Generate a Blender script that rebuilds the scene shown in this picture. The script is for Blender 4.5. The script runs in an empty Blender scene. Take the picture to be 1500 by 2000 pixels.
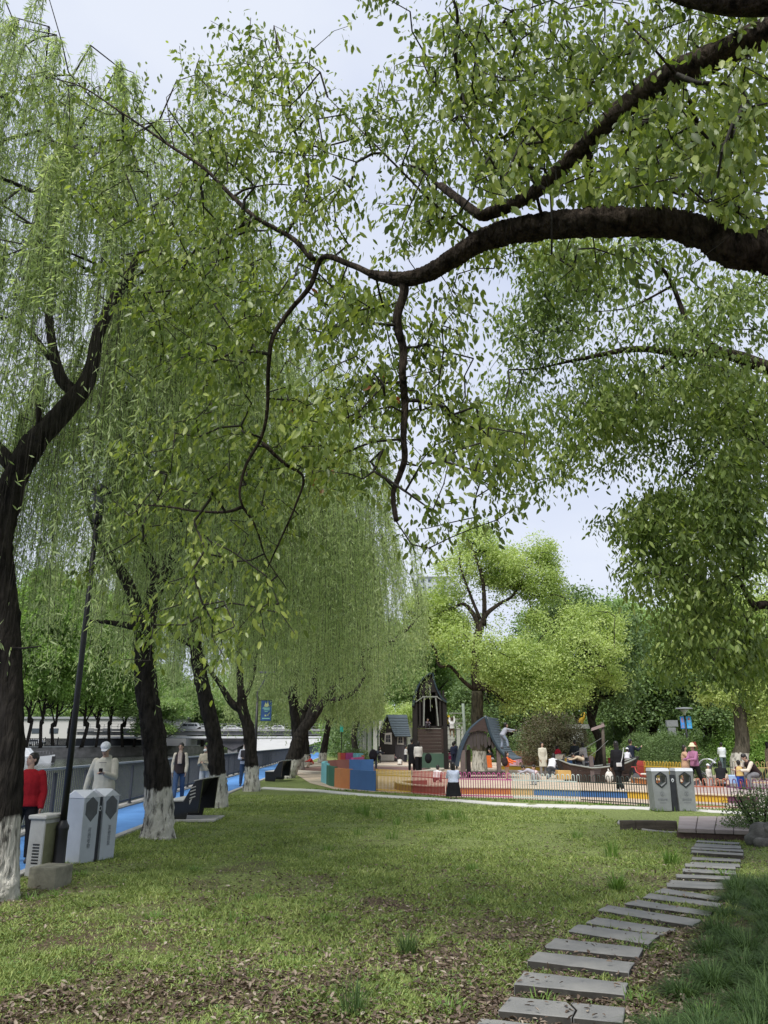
import bpy, bmesh, math, random
import numpy as np
from mathutils import Vector, Matrix
random.seed(7)
RNG = np.random.default_rng(11)
R = math.radians
scene = bpy.context.scene
COL = scene.collection

# ---------------------------------------------------------------- camera
CAM_H = 1.57
PITCH = math.atan(451 / 1500)
cam_d = bpy.data.cameras.new('camera')
cam_d.sensor_fit = 'HORIZONTAL'
cam_d.sensor_width = 36
cam_d.lens = 36
cam_d.clip_start = 0.05
cam_d.clip_end = 4000
cam = bpy.data.objects.new('camera', cam_d)
COL.objects.link(cam)
cam.location = (0, 0, CAM_H)
cam.rotation_euler = (R(90) + PITCH, 0, 0)
scene.camera = cam

# ---------------------------------------------------------------- world, sun, exposure
SUN_ELEV, SUN_ROT = R(58), R(205)
world = bpy.data.worlds.new('World')
scene.world = world
world.use_nodes = True
wn, wl = world.node_tree.nodes, world.node_tree.links
wn.clear()
sky = wn.new('ShaderNodeTexSky')
sky.sky_type = 'NISHITA'
sky.sun_disc = False
sky.sun_elevation = SUN_ELEV
sky.sun_rotation = SUN_ROT
sky.air_density = 1.0
sky.dust_density = 2.0
tc = wn.new('ShaderNodeTexCoord')
mp = wn.new('ShaderNodeMapping')
mp.inputs['Scale'].default_value = (1, 1, 2.6)
nz = wn.new('ShaderNodeTexNoise')
nz.inputs['Scale'].default_value = 1.7
nz.inputs['Detail'].default_value = 5
nz.inputs['Roughness'].default_value = 0.5
rp = wn.new('ShaderNodeValToRGB')
rp.color_ramp.elements[0].position = 0.35
rp.color_ramp.elements[0].color = (6.3, 7.0, 9.0, 1)
rp.color_ramp.elements[1].position = 0.65
rp.color_ramp.elements[1].color = (8.2, 8.7, 9.8, 1)
mx = wn.new('ShaderNodeMix')
mx.data_type = 'RGBA'
mx.inputs['Factor'].default_value = 0.9
bg = wn.new('ShaderNodeBackground')
bg.inputs['Strength'].default_value = 0.05
wo = wn.new('ShaderNodeOutputWorld')
wl.new(tc.outputs['Generated'], mp.inputs['Vector'])
wl.new(mp.outputs['Vector'], nz.inputs['Vector'])
wl.new(nz.outputs['Fac'], rp.inputs['Fac'])
wl.new(sky.outputs['Color'], mx.inputs[6])
wl.new(rp.outputs['Color'], mx.inputs[7])
wl.new(mx.outputs[2], bg.inputs['Color'])
wl.new(bg.outputs['Background'], wo.inputs['Surface'])
sd = bpy.data.lights.new('sun', 'SUN')
sd.energy = 2.3
sd.angle = R(25)
sd.color = (1.0, 0.97, 0.92)
so = bpy.data.objects.new('sun', sd)
COL.objects.link(so)
_sv = Vector((math.sin(SUN_ROT) * math.cos(SUN_ELEV), math.cos(SUN_ROT) * math.cos(SUN_ELEV), math.sin(SUN_ELEV)))
so.rotation_euler = _sv.to_track_quat('Z', 'Y').to_euler()
scene.view_settings.view_transform = 'Standard'
scene.view_settings.look = 'None'
scene.view_settings.exposure = 1.1
scene.view_settings.gamma = 1.0
scene.cycles.max_bounces = 10
scene.cycles.diffuse_bounces = 6
scene.cycles.glossy_bounces = 2
scene.cycles.transmission_bounces = 8
scene.cycles.transparent_max_bounces = 4
scene.cycles.caustics_reflective = False
scene.cycles.caustics_refractive = False
scene.cycles.use_denoising = True

# ---------------------------------------------------------------- where things of the photograph stand in the world
CP, SP = math.cos(PITCH), math.sin(PITCH)
def ray(px, py):
    u = (px - 750) / 1500.0
    v = (1000 - py) / 1500.0
    return np.array([u, CP - v * SP, SP + v * CP])
def G(px, py, z=0.0):
    d = ray(px, py)
    t = (z - CAM_H) / d[2]
    return Vector((d[0] * t, d[1] * t, z))
def P(px, py, Y):
    d = ray(px, py)
    t = Y / d[1]
    return Vector((d[0] * t, Y, CAM_H + d[2] * t))
def HT(py, Y):
    return P(750, py, Y).z

# ---------------------------------------------------------------- objects
def link(o):
    COL.objects.link(o)
    return o
def tag(o, label=None, cat=None, group=None, kind=None):
    if label: o['label'] = label
    if cat: o['category'] = cat
    if group: o['group'] = group
    if kind: o['kind'] = kind
    return o
def empty(name, loc, label, cat, rz=0.0, group=None):
    o = bpy.data.objects.new(name, None)
    link(o)
    o.location = loc
    o.rotation_euler = (0, 0, rz)
    o.empty_display_size = 0.2
    return tag(o, label, cat, group)
def copy_tree(o, parent=None):
    c = o.copy()
    COL.objects.link(c)
    c.parent = parent
    for ch in list(o.children):
        copy_tree(ch, c)
    return c

# ---------------------------------------------------------------- materials
MATS = {}
def newmat(name):
    m = bpy.data.materials.new(name)
    m.use_nodes = True
    nt = m.node_tree
    nt.nodes.clear()
    return m, nt.nodes, nt.links
def pbr(name, col, rough=0.7, var=0.15, scale=6.0, bump=0.0, bscale=None, metal=0.0, spec=0.4, col2=None, detail=5, stretch=None, emit=None, coat=0.0, coords='Object'):
    if name in MATS: return MATS[name]
    m, n, l = newmat(name)
    out = n.new('ShaderNodeOutputMaterial')
    b = n.new('ShaderNodeBsdfPrincipled')
    l.new(b.outputs[0], out.inputs['Surface'])
    b.inputs['Roughness'].default_value = rough
    b.inputs['Metallic'].default_value = metal
    b.inputs['Specular IOR Level'].default_value = spec
    b.inputs['Coat Weight'].default_value = coat
    t = n.new('ShaderNodeTexCoord')
    mpn = n.new('ShaderNodeMapping')
    if stretch: mpn.inputs['Scale'].default_value = stretch
    l.new(t.outputs[coords], mpn.inputs['Vector'])
    nz = n.new('ShaderNodeTexNoise')
    nz.inputs['Scale'].default_value = scale
    nz.inputs['Detail'].default_value = detail
    nz.inputs['Roughness'].default_value = 0.6
    l.new(mpn.outputs[0], nz.inputs['Vector'])
    cr = n.new('ShaderNodeValToRGB')
    cr.color_ramp.elements[0].position = 0.3
    cr.color_ramp.elements[1].position = 0.7
    a = [max(0, c * (1 - var)) for c in col]
    bb = [min(1, c * (1 + var)) for c in (col2 or col)]
    cr.color_ramp.elements[0].color = (*a, 1)
    cr.color_ramp.elements[1].color = (*bb, 1)
    l.new(nz.outputs['Fac'], cr.inputs['Fac'])
    l.new(cr.outputs['Color'], b.inputs['Base Color'])
    if bump:
        nb = n.new('ShaderNodeTexNoise')
        nb.inputs['Scale'].default_value = bscale or scale * 4
        nb.inputs['Detail'].default_value = 4
        l.new(mpn.outputs[0], nb.inputs['Vector'])
        bp = n.new('ShaderNodeBump')
        bp.inputs['Strength'].default_value = 1.0
        bp.inputs['Distance'].default_value = bump
        l.new(nb.outputs['Fac'], bp.inputs['Height'])
        l.new(bp.outputs[0], b.inputs['Normal'])
    if emit:
        b.inputs['Emission Color'].default_value = (*emit, 1)
        b.inputs['Emission Strength'].default_value = 1
    MATS[name] = m
    return m
def leafmat(name, stops, trans=0.4, rough=0.5, spec=0.35, nscale=0.6, nmix=0.35, tcol=(1.15, 1.2, 0.6)):
    """leaf colours differ from leaf to leaf; a slow noise shifts whole sprays"""
    if name in MATS: return MATS[name]
    m, n, l = newmat(name)
    out = n.new('ShaderNodeOutputMaterial')
    geo = n.new('ShaderNodeNewGeometry')
    t = n.new('ShaderNodeTexCoord')
    nz = n.new('ShaderNodeTexNoise')
    nz.inputs['Scale'].default_value = nscale
    nz.inputs['Detail'].default_value = 3
    l.new(t.outputs['Object'], nz.inputs['Vector'])
    mr = n.new('ShaderNodeMapRange')
    mr.inputs['From Min'].default_value = 0.3
    mr.inputs['From Max'].default_value = 0.7
    l.new(nz.outputs['Fac'], mr.inputs['Value'])
    mixf = n.new('ShaderNodeMix')
    mixf.data_type = 'FLOAT'
    mixf.inputs['Factor'].default_value = nmix
    l.new(geo.outputs['Random Per Island'], mixf.inputs[2])
    l.new(mr.outputs[0], mixf.inputs[3])
    cr = n.new('ShaderNodeValToRGB')
    els = cr.color_ramp.elements
    els[0].position, els[0].color = stops[0][0], (*stops[0][1], 1)
    els[1].position, els[1].color = stops[-1][0], (*stops[-1][1], 1)
    for p_, c_ in stops[1:-1]:
        e = els.new(p_)
        e.color = (*c_, 1)
    l.new(mixf.outputs[0], cr.inputs['Fac'])
    b = n.new('ShaderNodeBsdfPrincipled')
    b.inputs['Roughness'].default_value = rough
    b.inputs['Specular IOR Level'].default_value = spec
    l.new(cr.outputs[0], b.inputs['Base Color'])
    tr = n.new('ShaderNodeBsdfTranslucent')
    mc = n.new('ShaderNodeMix')
    mc.data_type = 'RGBA'
    mc.blend_type = 'MULTIPLY'
    mc.inputs['Factor'].default_value = 1
    l.new(cr.outputs[0], mc.inputs[6])
    mc.inputs[7].default_value = (*tcol, 1)
    l.new(mc.outputs[2], tr.inputs['Color'])
    ms = n.new('ShaderNodeMixShader')
    ms.inputs['Fac'].default_value = trans
    l.new(b.outputs[0], ms.inputs[1])
    l.new(tr.outputs[0], ms.inputs[2])
    l.new(ms.outputs[0], out.inputs['Surface'])
    MATS[name] = m
    return m
def barkmat(name, dark, light, white=None, scale=7.0, bump=0.03):
    """furrowed bark; where the trunk is limewashed the wash ends at a ragged edge `white` metres up"""
    if name in MATS: return MATS[name]
    m, n, l = newmat(name)
    out = n.new('ShaderNodeOutputMaterial')
    b = n.new('ShaderNodeBsdfPrincipled')
    b.inputs['Roughness'].default_value = 0.95
    b.inputs['Specular IOR Level'].default_value = 0.1
    l.new(b.outputs[0], out.inputs['Surface'])
    t = n.new('ShaderNodeTexCoord')
    mpn = n.new('ShaderNodeMapping')
    mpn.inputs['Scale'].default_value = (1, 1, 0.22)
    l.new(t.outputs['Object'], mpn.inputs['Vector'])
    nz = n.new('ShaderNodeTexNoise')
    nz.inputs['Scale'].default_value = scale * 2
    nz.inputs['Detail'].default_value = 6
    nz.inputs['Roughness'].default_value = 0.65
    l.new(mpn.outputs[0], nz.inputs['Vector'])
    vo = n.new('ShaderNodeTexVoronoi')
    vo.inputs['Scale'].default_value = scale * 3
    vo.feature = 'DISTANCE_TO_EDGE'
    l.new(mpn.outputs[0], vo.inputs['Vector'])
    cr = n.new('ShaderNodeValToRGB')
    cr.color_ramp.elements[0].position = 0.35
    cr.color_ramp.elements[0].color = (*dark, 1)
    cr.color_ramp.elements[1].position = 0.7
    cr.color_ramp.elements[1].color = (*light, 1)
    l.new(nz.outputs['Fac'], cr.inputs['Fac'])
    last = cr.outputs[0]
    if white:
        sx = n.new('ShaderNodeSeparateXYZ')
        l.new(t.outputs['Object'], sx.inputs[0])
        n2 = n.new('ShaderNodeTexNoise')
        n2.inputs['Scale'].default_value = 9
        n2.inputs['Detail'].default_value = 5
        l.new(mpn.outputs[0], n2.inputs['Vector'])
        ma = n.new('ShaderNodeMath')
        ma.operation = 'MULTIPLY_ADD'
        l.new(n2.outputs['Fac'], ma.inputs[0])
        ma.inputs[1].default_value = 0.22
        l.new(sx.outputs['Z'], ma.inputs[2])
        lt = n.new('ShaderNodeMapRange')
        lt.inputs['From Min'].default_value = white + 0.13
        lt.inputs['From Max'].default_value = white + 0.09
        l.new(ma.outputs[0], lt.inputs['Value'])
        # the wash has worn off the ridges in flecks
        wr = n.new('ShaderNodeValToRGB')
        wr.color_ramp.elements[0].position = 0.37
        wr.color_ramp.elements[0].color = (0.12, 0.12, 0.12, 1)
        wr.color_ramp.elements[1].position = 0.52
        wr.color_ramp.elements[1].color = (1, 1, 1, 1)
        l.new(nz.outputs['Fac'], wr.inputs['Fac'])
        mu = n.new('ShaderNodeMath')
        mu.operation = 'MULTIPLY'
        l.new(lt.outputs[0], mu.inputs[0])
        l.new(wr.outputs[0], mu.inputs[1])
        mc = n.new('ShaderNodeMix')
        mc.data_type = 'RGBA'
        l.new(mu.outputs[0], mc.inputs['Factor'])
        l.new(last, mc.inputs[6])
        mc.inputs[7].default_value = (0.50, 0.48, 0.42, 1)
        last = mc.outputs[2]
    l.new(last, b.inputs['Base Color'])
    ad = n.new('ShaderNodeMath')
    ad.operation = 'ADD'
    l.new(nz.outputs['Fac'], ad.inputs[0])
    l.new(vo.outputs['Distance'], ad.inputs[1])
    bp = n.new('ShaderNodeBump')
    bp.inputs['Strength'].default_value = 1
    bp.inputs['Distance'].default_value = bump
    l.new(ad.outputs[0], bp.inputs['Height'])
    l.new(bp.outputs[0], b.inputs['Normal'])
    MATS[name] = m
    return m

# ---------------------------------------------------------------- mesh builder
def frame(d):
    d = Vector(d).normalized()
    up = Vector((0, 0, 1)) if abs(d.z) < 0.9 else Vector((1, 0, 0))
    x = d.cross(up).normalized()
    y = x.cross(d).normalized()
    return x, y
class MB:
    def __init__(s):
        s.v, s.f, s.m, s.sm = [], [], [], []
    def add(s, vs, fs, mi=0, smooth=False):
        o = len(s.v)
        s.v += [tuple(v) for v in vs]
        for f in fs:
            s.f.append([o + i for i in f])
            s.m.append(mi)
            s.sm.append(smooth)
        return s
    def box(s, c, size, rot=None, mi=0, taper=None):
        cx, cy, cz = c
        hx, hy, hz = size[0] / 2, size[1] / 2, size[2] / 2
        vs = []
        for z in (-1, 1):
            k = (taper if (taper and z > 0) else 1)
            for x, y in ((-1, -1), (1, -1), (1, 1), (-1, 1)):
                vs.append(Vector((x * hx * k, y * hy * k, z * hz)))
        if rot is not None:
            M = rot if isinstance(rot, Matrix) else Matrix.Rotation(rot, 3, 'Z')
            vs = [M @ v for v in vs]
        vs = [v + Vector(c) for v in vs]
        return s.add(vs, [(0, 3, 2, 1), (4, 5, 6, 7), (0, 1, 5, 4), (1, 2, 6, 5), (2, 3, 7, 6), (3, 0, 4, 7)], mi)
    def bar(s, a, b, w, h, mi=0):
        """square bar from a to b"""
        a, b = Vector(a), Vector(b)
        x, y = frame(b - a)
        vs = []
        for p_ in (a, b):
            for i, j in ((-1, -1), (1, -1), (1, 1), (-1, 1)):
                vs.append(p_ + x * i * w / 2 + y * j * h / 2)
        return s.add(vs, [(0, 3, 2, 1), (4, 5, 6, 7), (0, 1, 5, 4), (1, 2, 6, 5), (2, 3, 7, 6), (3, 0, 4, 7)], mi)
    def tube(s, pts, rad, n=8, mi=0, caps=True, squash=1.0):
        pts = [Vector(p_) for p_ in pts]
        if not isinstance(rad, (list, tuple, np.ndarray)): rad = [rad] * len(pts)
        vs = []
        x = None
        for i, p_ in enumerate(pts):
            d = (pts[min(i + 1, len(pts) - 1)] - pts[max(i - 1, 0)])
            if d.length < 1e-9: d = Vector((0, 0, 1))
            d.normalize()
            if x is None: x, y = frame(d)
            else:
                x = (x - d * x.dot(d)).normalized()
            y = d.cross(x).normalized()
            for k in range(n):
                a = 2 * math.pi * k / n
                vs.append(p_ + (x * math.cos(a) + y * math.sin(a) * squash) * rad[i])
        fs = []
        for i in range(len(pts) - 1):
            for k in range(n):
                k2 = (k + 1) % n
                fs.append((i * n + k, i * n + k2, (i + 1) * n + k2, (i + 1) * n + k))
        s.add(vs, fs, mi, True)
        if caps:
            o = len(s.v) - len(vs)
            s.f.append([o + k for k in range(n)][::-1]); s.m.append(mi); s.sm.append(False)
            s.f.append([o + (len(pts) - 1) * n + k for k in range(n)]); s.m.append(mi); s.sm.append(False)
        return s
    def cyl(s, a, b, r, n=12, r2=None, mi=0):
        return s.tube([a, b], [r, r if r2 is None else r2], n, mi)
    def lathe(s, prof, c=(0, 0, 0), n=20, mi=0, sx=1.0, sy=1.0):
        vs = []
        for r_, z in prof:
            for k in range(n):
                a = 2 * math.pi * k / n
                vs.append((c[0] + r_ * math.cos(a) * sx, c[1] + r_ * math.sin(a) * sy, c[2] + z))
        fs = []
        for i in range(len(prof) - 1):
            for k in range(n):
                k2 = (k + 1) % n
                fs.append((i * n + k, i * n + k2, (i + 1) * n + k2, (i + 1) * n + k))
        return s.add(vs, fs, mi, True)
    def ell(s, c, r, n=12, m=8, mi=0, rot=None):
        vs = []
        for i in range(m + 1):
            th = math.pi * i / m
            for k in range(n):
                a = 2 * math.pi * k / n
                v = Vector((r[0] * math.sin(th) * math.cos(a), r[1] * math.sin(th) * math.sin(a), -r[2] * math.cos(th)))
                if rot is not None: v = rot @ v
                vs.append(v + Vector(c))
        fs = []
        for i in range(m):
            for k in range(n):
                k2 = (k + 1) % n
                fs.append((i * n + k, i * n + k2, (i + 1) * n + k2, (i + 1) * n + k))
        return s.add(vs, fs, mi, True)
    def prism(s, poly, a, b, mi=0, smooth=False):
        """poly: 2-D points (u, w); a and b: functions (u, w) -> 3-D point on either face"""
        n = len(poly)
        vs = [a(u, w) for u, w in poly] + [b(u, w) for u, w in poly]
        fs = [tuple(range(n))[::-1], tuple(range(n, 2 * n))]
        for k in range(n):
            k2 = (k + 1) % n
            fs.append((k, k2, n + k2, n + k))
        return s.add(vs, fs, mi, smooth)
    def slab(s, poly, z0, z1, mi=0):
        return s.prism([(p_[0], p_[1]) for p_ in poly], lambda u, w: (u, w, z0), lambda u, w: (u, w, z1), mi)
    def build(s, name, mat, parent=None, bevel=0.0, fixn=True, seg=1):
        me = bpy.data.meshes.new(name)
        me.from_pydata(s.v, [], s.f)
        mats = mat if isinstance(mat, (list, tuple)) else [mat]
        for m_ in mats: me.materials.append(m_)
        me.polygons.foreach_set('material_index', s.m)
        me.polygons.foreach_set('use_smooth', s.sm)
        if fixn:
            bm = bmesh.new()
            bm.from_mesh(me)
            bmesh.ops.remove_doubles(bm, verts=bm.verts, dist=1e-6)
            bmesh.ops.recalc_face_normals(bm, faces=bm.faces)
            if bevel:
                es = [e for e in bm.edges if len(e.link_faces) == 2 and e.calc_face_angle(0) > 0.5]
                bmesh.ops.bevel(bm, geom=es, offset=bevel, segments=seg, affect='EDGES', profile=0.6)
            bm.to_mesh(me)
            bm.free()
        me.update()
        o = bpy.data.objects.new(name, me)
        link(o)
        o.parent = parent
        return o
def fastmesh(name, V, F, mat, parent=None, smooth=False):
    """V (n,3), F (m,k) equal-sided faces, via foreach_set"""
    me = bpy.data.meshes.new(name)
    V = np.ascontiguousarray(V, dtype=np.float32)
    F = np.ascontiguousarray(F, dtype=np.int32)
    me.vertices.add(len(V))
    me.vertices.foreach_set('co', V.ravel())
    k = F.shape[1]
    me.loops.add(F.size)
    me.loops.foreach_set('vertex_index', F.ravel())
    me.polygons.add(len(F))
    me.polygons.foreach_set('loop_start', np.arange(0, F.size, k, dtype=np.int32))
    me.polygons.foreach_set('loop_total', np.full(len(F), k, dtype=np.int32))
    if smooth: me.polygons.foreach_set('use_smooth', np.ones(len(F), dtype=bool))
    me.materials.append(mat)
    me.update(calc_edges=True)
    o = bpy.data.objects.new(name, me)
    link(o)
    o.parent = parent
    return o
def mirror_text(txt, size, mat, name='lettering', parent=None, loc=(0, 0, 0), rot=(0, 0, 0), extrude=0.001, vertical=False):
    """letters as a thin mesh, laid in the x-y plane then turned"""
    c = bpy.data.curves.new(name, 'FONT')
    c.body = '\n'.join(txt) if vertical else txt
    c.size = size
    c.extrude = extrude
    c.align_x = 'CENTER'
    c.align_y = 'CENTER'
    if vertical: c.space_line = 0.95
    o = bpy.data.objects.new(name, c)
    link(o)
    dg = bpy.context.evaluated_depsgraph_get()
    me = bpy.data.meshes.new_from_object(o.evaluated_get(dg))
    bpy.data.objects.remove(o)
    me.materials.clear()
    me.materials.append(mat)
    o = bpy.data.objects.new(name, me)
    link(o)
    o.parent = parent
    o.location = loc
    o.rotation_euler = rot
    return o

# ---------------------------------------------------------------- curves, leaves, twigs
def catmull(pts, per=6):
    pts = [np.array(p_, float) for p_ in pts]
    if len(pts) < 3: per = max(per, 2)
    P_ = [2 * pts[0] - pts[1]] + pts + [2 * pts[-1] - pts[-2]]
    out = []
    for i in range(1, len(P_) - 2):
        for k in range(per):
            t = k / per
            a, b, c, d = P_[i - 1], P_[i], P_[i + 1], P_[i + 2]
            out.append(0.5 * (2 * b + (c - a) * t + (2 * a - 5 * b + 4 * c - d) * t * t + (3 * b - a - 3 * c + d) * t ** 3))
    out.append(pts[-1])
    return np.array(out)
def limb(mb, pts, r0, r1, n=12, per=6, rough=0.08, rr=None, knobs=0.0, ridge=0.12):
    """a woody limb: smooth path, uneven section; returns its path and radii"""
    path = catmull(pts, per)
    m = len(path)
    if rr is None: rad = r0 + (r1 - r0) * np.linspace(0, 1, m) ** 0.9
    else: rad = np.interp(np.linspace(0, 1, m), np.linspace(0, 1, len(rr)), rr)
    ph = RNG.uniform(0, 6.28, 6)
    vs = []
    x = None
    for i in range(m):
        d = path[min(i + 1, m - 1)] - path[max(i - 1, 0)]
        d = d / (np.linalg.norm(d) + 1e-9)
        if x is None:
            xx, yy = frame(d)
            x = np.array(xx)
        x = x - d * np.dot(x, d)
        x /= np.linalg.norm(x)
        y = np.cross(d, x)
        for k in range(n):
            a = 2 * math.pi * k / n
            w = 1 + rough * (math.sin(2 * a + ph[0] + i * 0.31) + 0.7 * math.sin(3 * a + ph[1] - i * 0.23) + 0.5 * math.sin(5 * a + ph[2] + i * 0.5)) + rough * 0.8 * RNG.normal() * 0.5
            w += ridge * (vnoise(np.array([k * 24.0 / n * 1.7]), np.array([i * .55 + ph[5]]), 13)[0] - .5) + ridge * .6 * (vnoise(np.array([k * 24.0 / n * 3.9]), np.array([i * 1.3 + ph[5]]), 17)[0] - .5)
            w += knobs * max(0, math.sin(i * 0.9 + ph[3]) - 0.6) * max(0, math.cos(a - ph[4] - i * .4))
            vs.append(path[i] + (x * math.cos(a) + y * math.sin(a)) * rad[i] * w)
    fs = []
    for i in range(m - 1):
        for k in range(n):
            k2 = (k + 1) % n
            fs.append((i * n + k, i * n + k2, (i + 1) * n + k2, (i + 1) * n + k))
    fs.append(tuple(range(n))[::-1])
    fs.append(tuple((m - 1) * n + k for k in range(n)))
    mb.add(vs, fs, 0, True)
    return path, rad

LEAF_OVAL = (  # base, side points, tip, two midrib points: four quads
    np.array([[0, 0, 0], [.30, .42, .10], [.68, .36, .08], [1, 0, -.06], [.68, -.36, .08], [.30, -.42, .10], [.34, 0, 0], [.70, 0, -.01]]),
    np.array([[0, 6, 1, 1], [6, 7, 2, 1], [7, 3, 2, 2], [0, 5, 6, 6], [6, 5, 4, 7], [7, 4, 3, 3]]))
LEAF_KITE = (np.array([[0, 0, 0], [.45, .38, .08], [1, 0, -.03], [.45, -.38, .08]]), np.array([[0, 3, 2, 1]]))
LEAF_HEX = (np.array([[0, 0, 0], [.32, .40, .10], [.72, .30, .06], [1, 0, -.05], [.72, -.30, .06], [.32, -.40, .10]]),
            np.array([[0, 3, 2, 1], [0, 5, 4, 3]]))
LEAF_STRAP = (np.array([[0, 0, 0], [.5, .5, 0.02], [1, 0, -.05], [.5, -.5, .02]]), np.array([[0, 3, 2, 1]]))
def norm(a):
    return a / (np.linalg.norm(a, axis=-1, keepdims=True) + 1e-9)
def leaves(pos, axis, nrm, length, width, shape):
    """place the template leaf n times; returns V, F"""
    T, F = shape
    axis = norm(axis)
    side = norm(np.cross(nrm, axis))
    up = np.cross(axis, side)
    L = np.asarray(length)[:, None, None]
    W = np.asarray(width)[:, None, None]
    V = pos[:, None, :] + axis[:, None, :] * (T[None, :, 0:1] * L) + side[:, None, :] * (T[None, :, 1:2] * W) + up[:, None, :] * (T[None, :, 2:3] * W)
    n, k = len(pos), len(T)
    FF = F[None] + (np.arange(n) * k)[:, None, None]
    return V.reshape(-1, 3), FF.reshape(-1, F.shape[1])
def quads_to_mesh(name, V, F, mat, parent, smooth=False):
    """quads in which a repeated last index marks a triangle"""
    tri = F[:, 2] == F[:, 3]
    if not tri.any(): return fastmesh(name, V, F, mat, parent, smooth)
    me = bpy.data.meshes.new(name)
    me.vertices.add(len(V))
    me.vertices.foreach_set('co', np.ascontiguousarray(V, dtype=np.float32).ravel())
    tot = np.where(tri, 3, 4).astype(np.int32)
    st = np.concatenate([[0], np.cumsum(tot)[:-1]]).astype(np.int32)
    keep = np.ones(F.shape, bool)
    keep[tri, 3] = False
    me.loops.add(int(tot.sum()))
    me.loops.foreach_set('vertex_index', F[keep].astype(np.int32))
    me.polygons.add(len(F))
    me.polygons.foreach_set('loop_start', st)
    me.polygons.foreach_set('loop_total', tot)
    me.materials.append(mat)
    me.update(calc_edges=True)
    o = bpy.data.objects.new(name, me)
    link(o)
    o.parent = parent
    return o
def segs_mesh(A, B, ra, rb, n=4):
    """vectorised thin tubes between point pairs"""
    d = norm(B - A)
    up = np.where(np.abs(d[:, 2:3]) < 0.9, np.array([[0, 0, 1.0]]), np.array([[1.0, 0, 0]]))
    x = norm(np.cross(d, up))
    y = np.cross(x, d)
    a = np.arange(n) * 2 * math.pi / n
    ring = x[:, None, :] * np.cos(a)[None, :, None] + y[:, None, :] * np.sin(a)[None, :, None]
    V = np.concatenate([A[:, None, :] + ring * ra[:, None, None], B[:, None, :] + ring * rb[:, None, None]], axis=1)
    k = np.arange(n)
    F1 = np.stack([k, (k + 1) % n, n + (k + 1) % n, n + k], axis=1)
    F = F1[None] + (np.arange(len(A)) * 2 * n)[:, None, None]
    return V.reshape(-1, 3), F.reshape(-1, 4)
def grow(skel, targets, step=0.35, rtip=0.004, power=0.46, jit=0.05, maxr=0.06, sag=0.06, pull=0.25, root=None):
    """join every target to the wood by twigs that run into each other; returns segments (A, B, ra, rb) and each target's twig direction"""
    nodes = [np.asarray(skel, float)]
    cap = len(skel) + len(targets) * 12
    N = np.zeros((cap, 3))
    N[:len(skel)] = skel
    depth = np.zeros(cap)
    par = np.full(cap, -1)
    cnt = len(skel)
    if root is None: root = N[0]
    d0 = np.array([np.min(np.linalg.norm(N[:cnt] - t, axis=1)) for t in targets])
    order = np.argsort(d0)
    tips = np.zeros(len(targets), int)
    for j in order:
        t = targets[j]
        dist = np.linalg.norm(N[:cnt] - t, axis=1)
        i = int(np.argmin(dist + depth[:cnt] * pull))
        a = N[i]
        D = dist[i]
        k = int(min(10, max(1, round(D / step))))
        off = RNG.normal(0, jit * min(D, 1.5), 3)
        prev = i
        for q in range(1, k + 1):
            s = q / k
            p_ = a + (t - a) * s + off * math.sin(math.pi * s) + np.array([0, 0, sag * D * math.sin(math.pi * s)])
            N[cnt] = p_
            par[cnt] = prev
            depth[cnt] = depth[prev] + D / k
            prev = cnt
            cnt += 1
        tips[j] = prev
    load = np.zeros(cnt)
    load[tips] = 1
    for i in range(cnt - 1, len(skel) - 1, -1):
        load[par[i]] += load[i]
    idx = np.arange(len(skel), cnt)
    rB = np.minimum(maxr, rtip * np.maximum(load[idx], 1) ** power)
    pa = par[idx]
    rA = np.where(pa >= len(skel), np.minimum(maxr, rtip * np.maximum(load[pa], 1) ** power), rB * 1.15)
    rA = np.minimum(rA, rB * 1.6)
    dirs = norm(N[tips] - N[par[tips]])
    return (N[pa], N[idx], rA, rB), dirs
# ================================================================ THE SETTING
def kerb_x(y): return -4.1 - 0.034 * y          # lawn edge of the blue path
def bank_x(y): return -6.3 - 0.042 * y          # water edge of the blue path
PATH_Z = -0.08
WATER_Z = -1.3

# lawn and the park ground beyond it, one sheet
def vnoise(x, y, seed=0):
    """smooth value noise, vectorised"""
    xi, yi = np.floor(x).astype(int), np.floor(y).astype(int)
    fx, fy = x - xi, y - yi
    fx, fy = fx * fx * (3 - 2 * fx), fy * fy * (3 - 2 * fy)
    def h(a, b):
        n = (a * 374761393 + b * 668265263 + seed * 1442695041) & 0x7fffffff
        n = (n ^ (n >> 13)) * 1274126177 & 0x7fffffff
        return ((n ^ (n >> 16)) & 0xffff) / 65535.0
    return (h(xi, yi) * (1 - fx) + h(xi + 1, yi) * fx) * (1 - fy) + (h(xi, yi + 1) * (1 - fx) + h(xi + 1, yi + 1) * fx) * fy
def fbm(x, y, seed=0, o=4):
    s, a = 0, 0.5
    for i in range(o):
        s = s + a * vnoise(x * 2 ** i, y * 2 ** i, seed + i)
        a *= 0.5
    return s
def ground_z(x, y):
    fade = np.clip((24.5 - y) / 3.0, 0, 1) * np.clip((x - kerb_x(y)) / 0.8, 0, 1)
    return (fbm(x * 1.3, y * 1.3, 3) - 0.47) * 0.10 * fade + (fbm(x * 7, y * 7, 9) - 0.47) * 0.03 * fade

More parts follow.
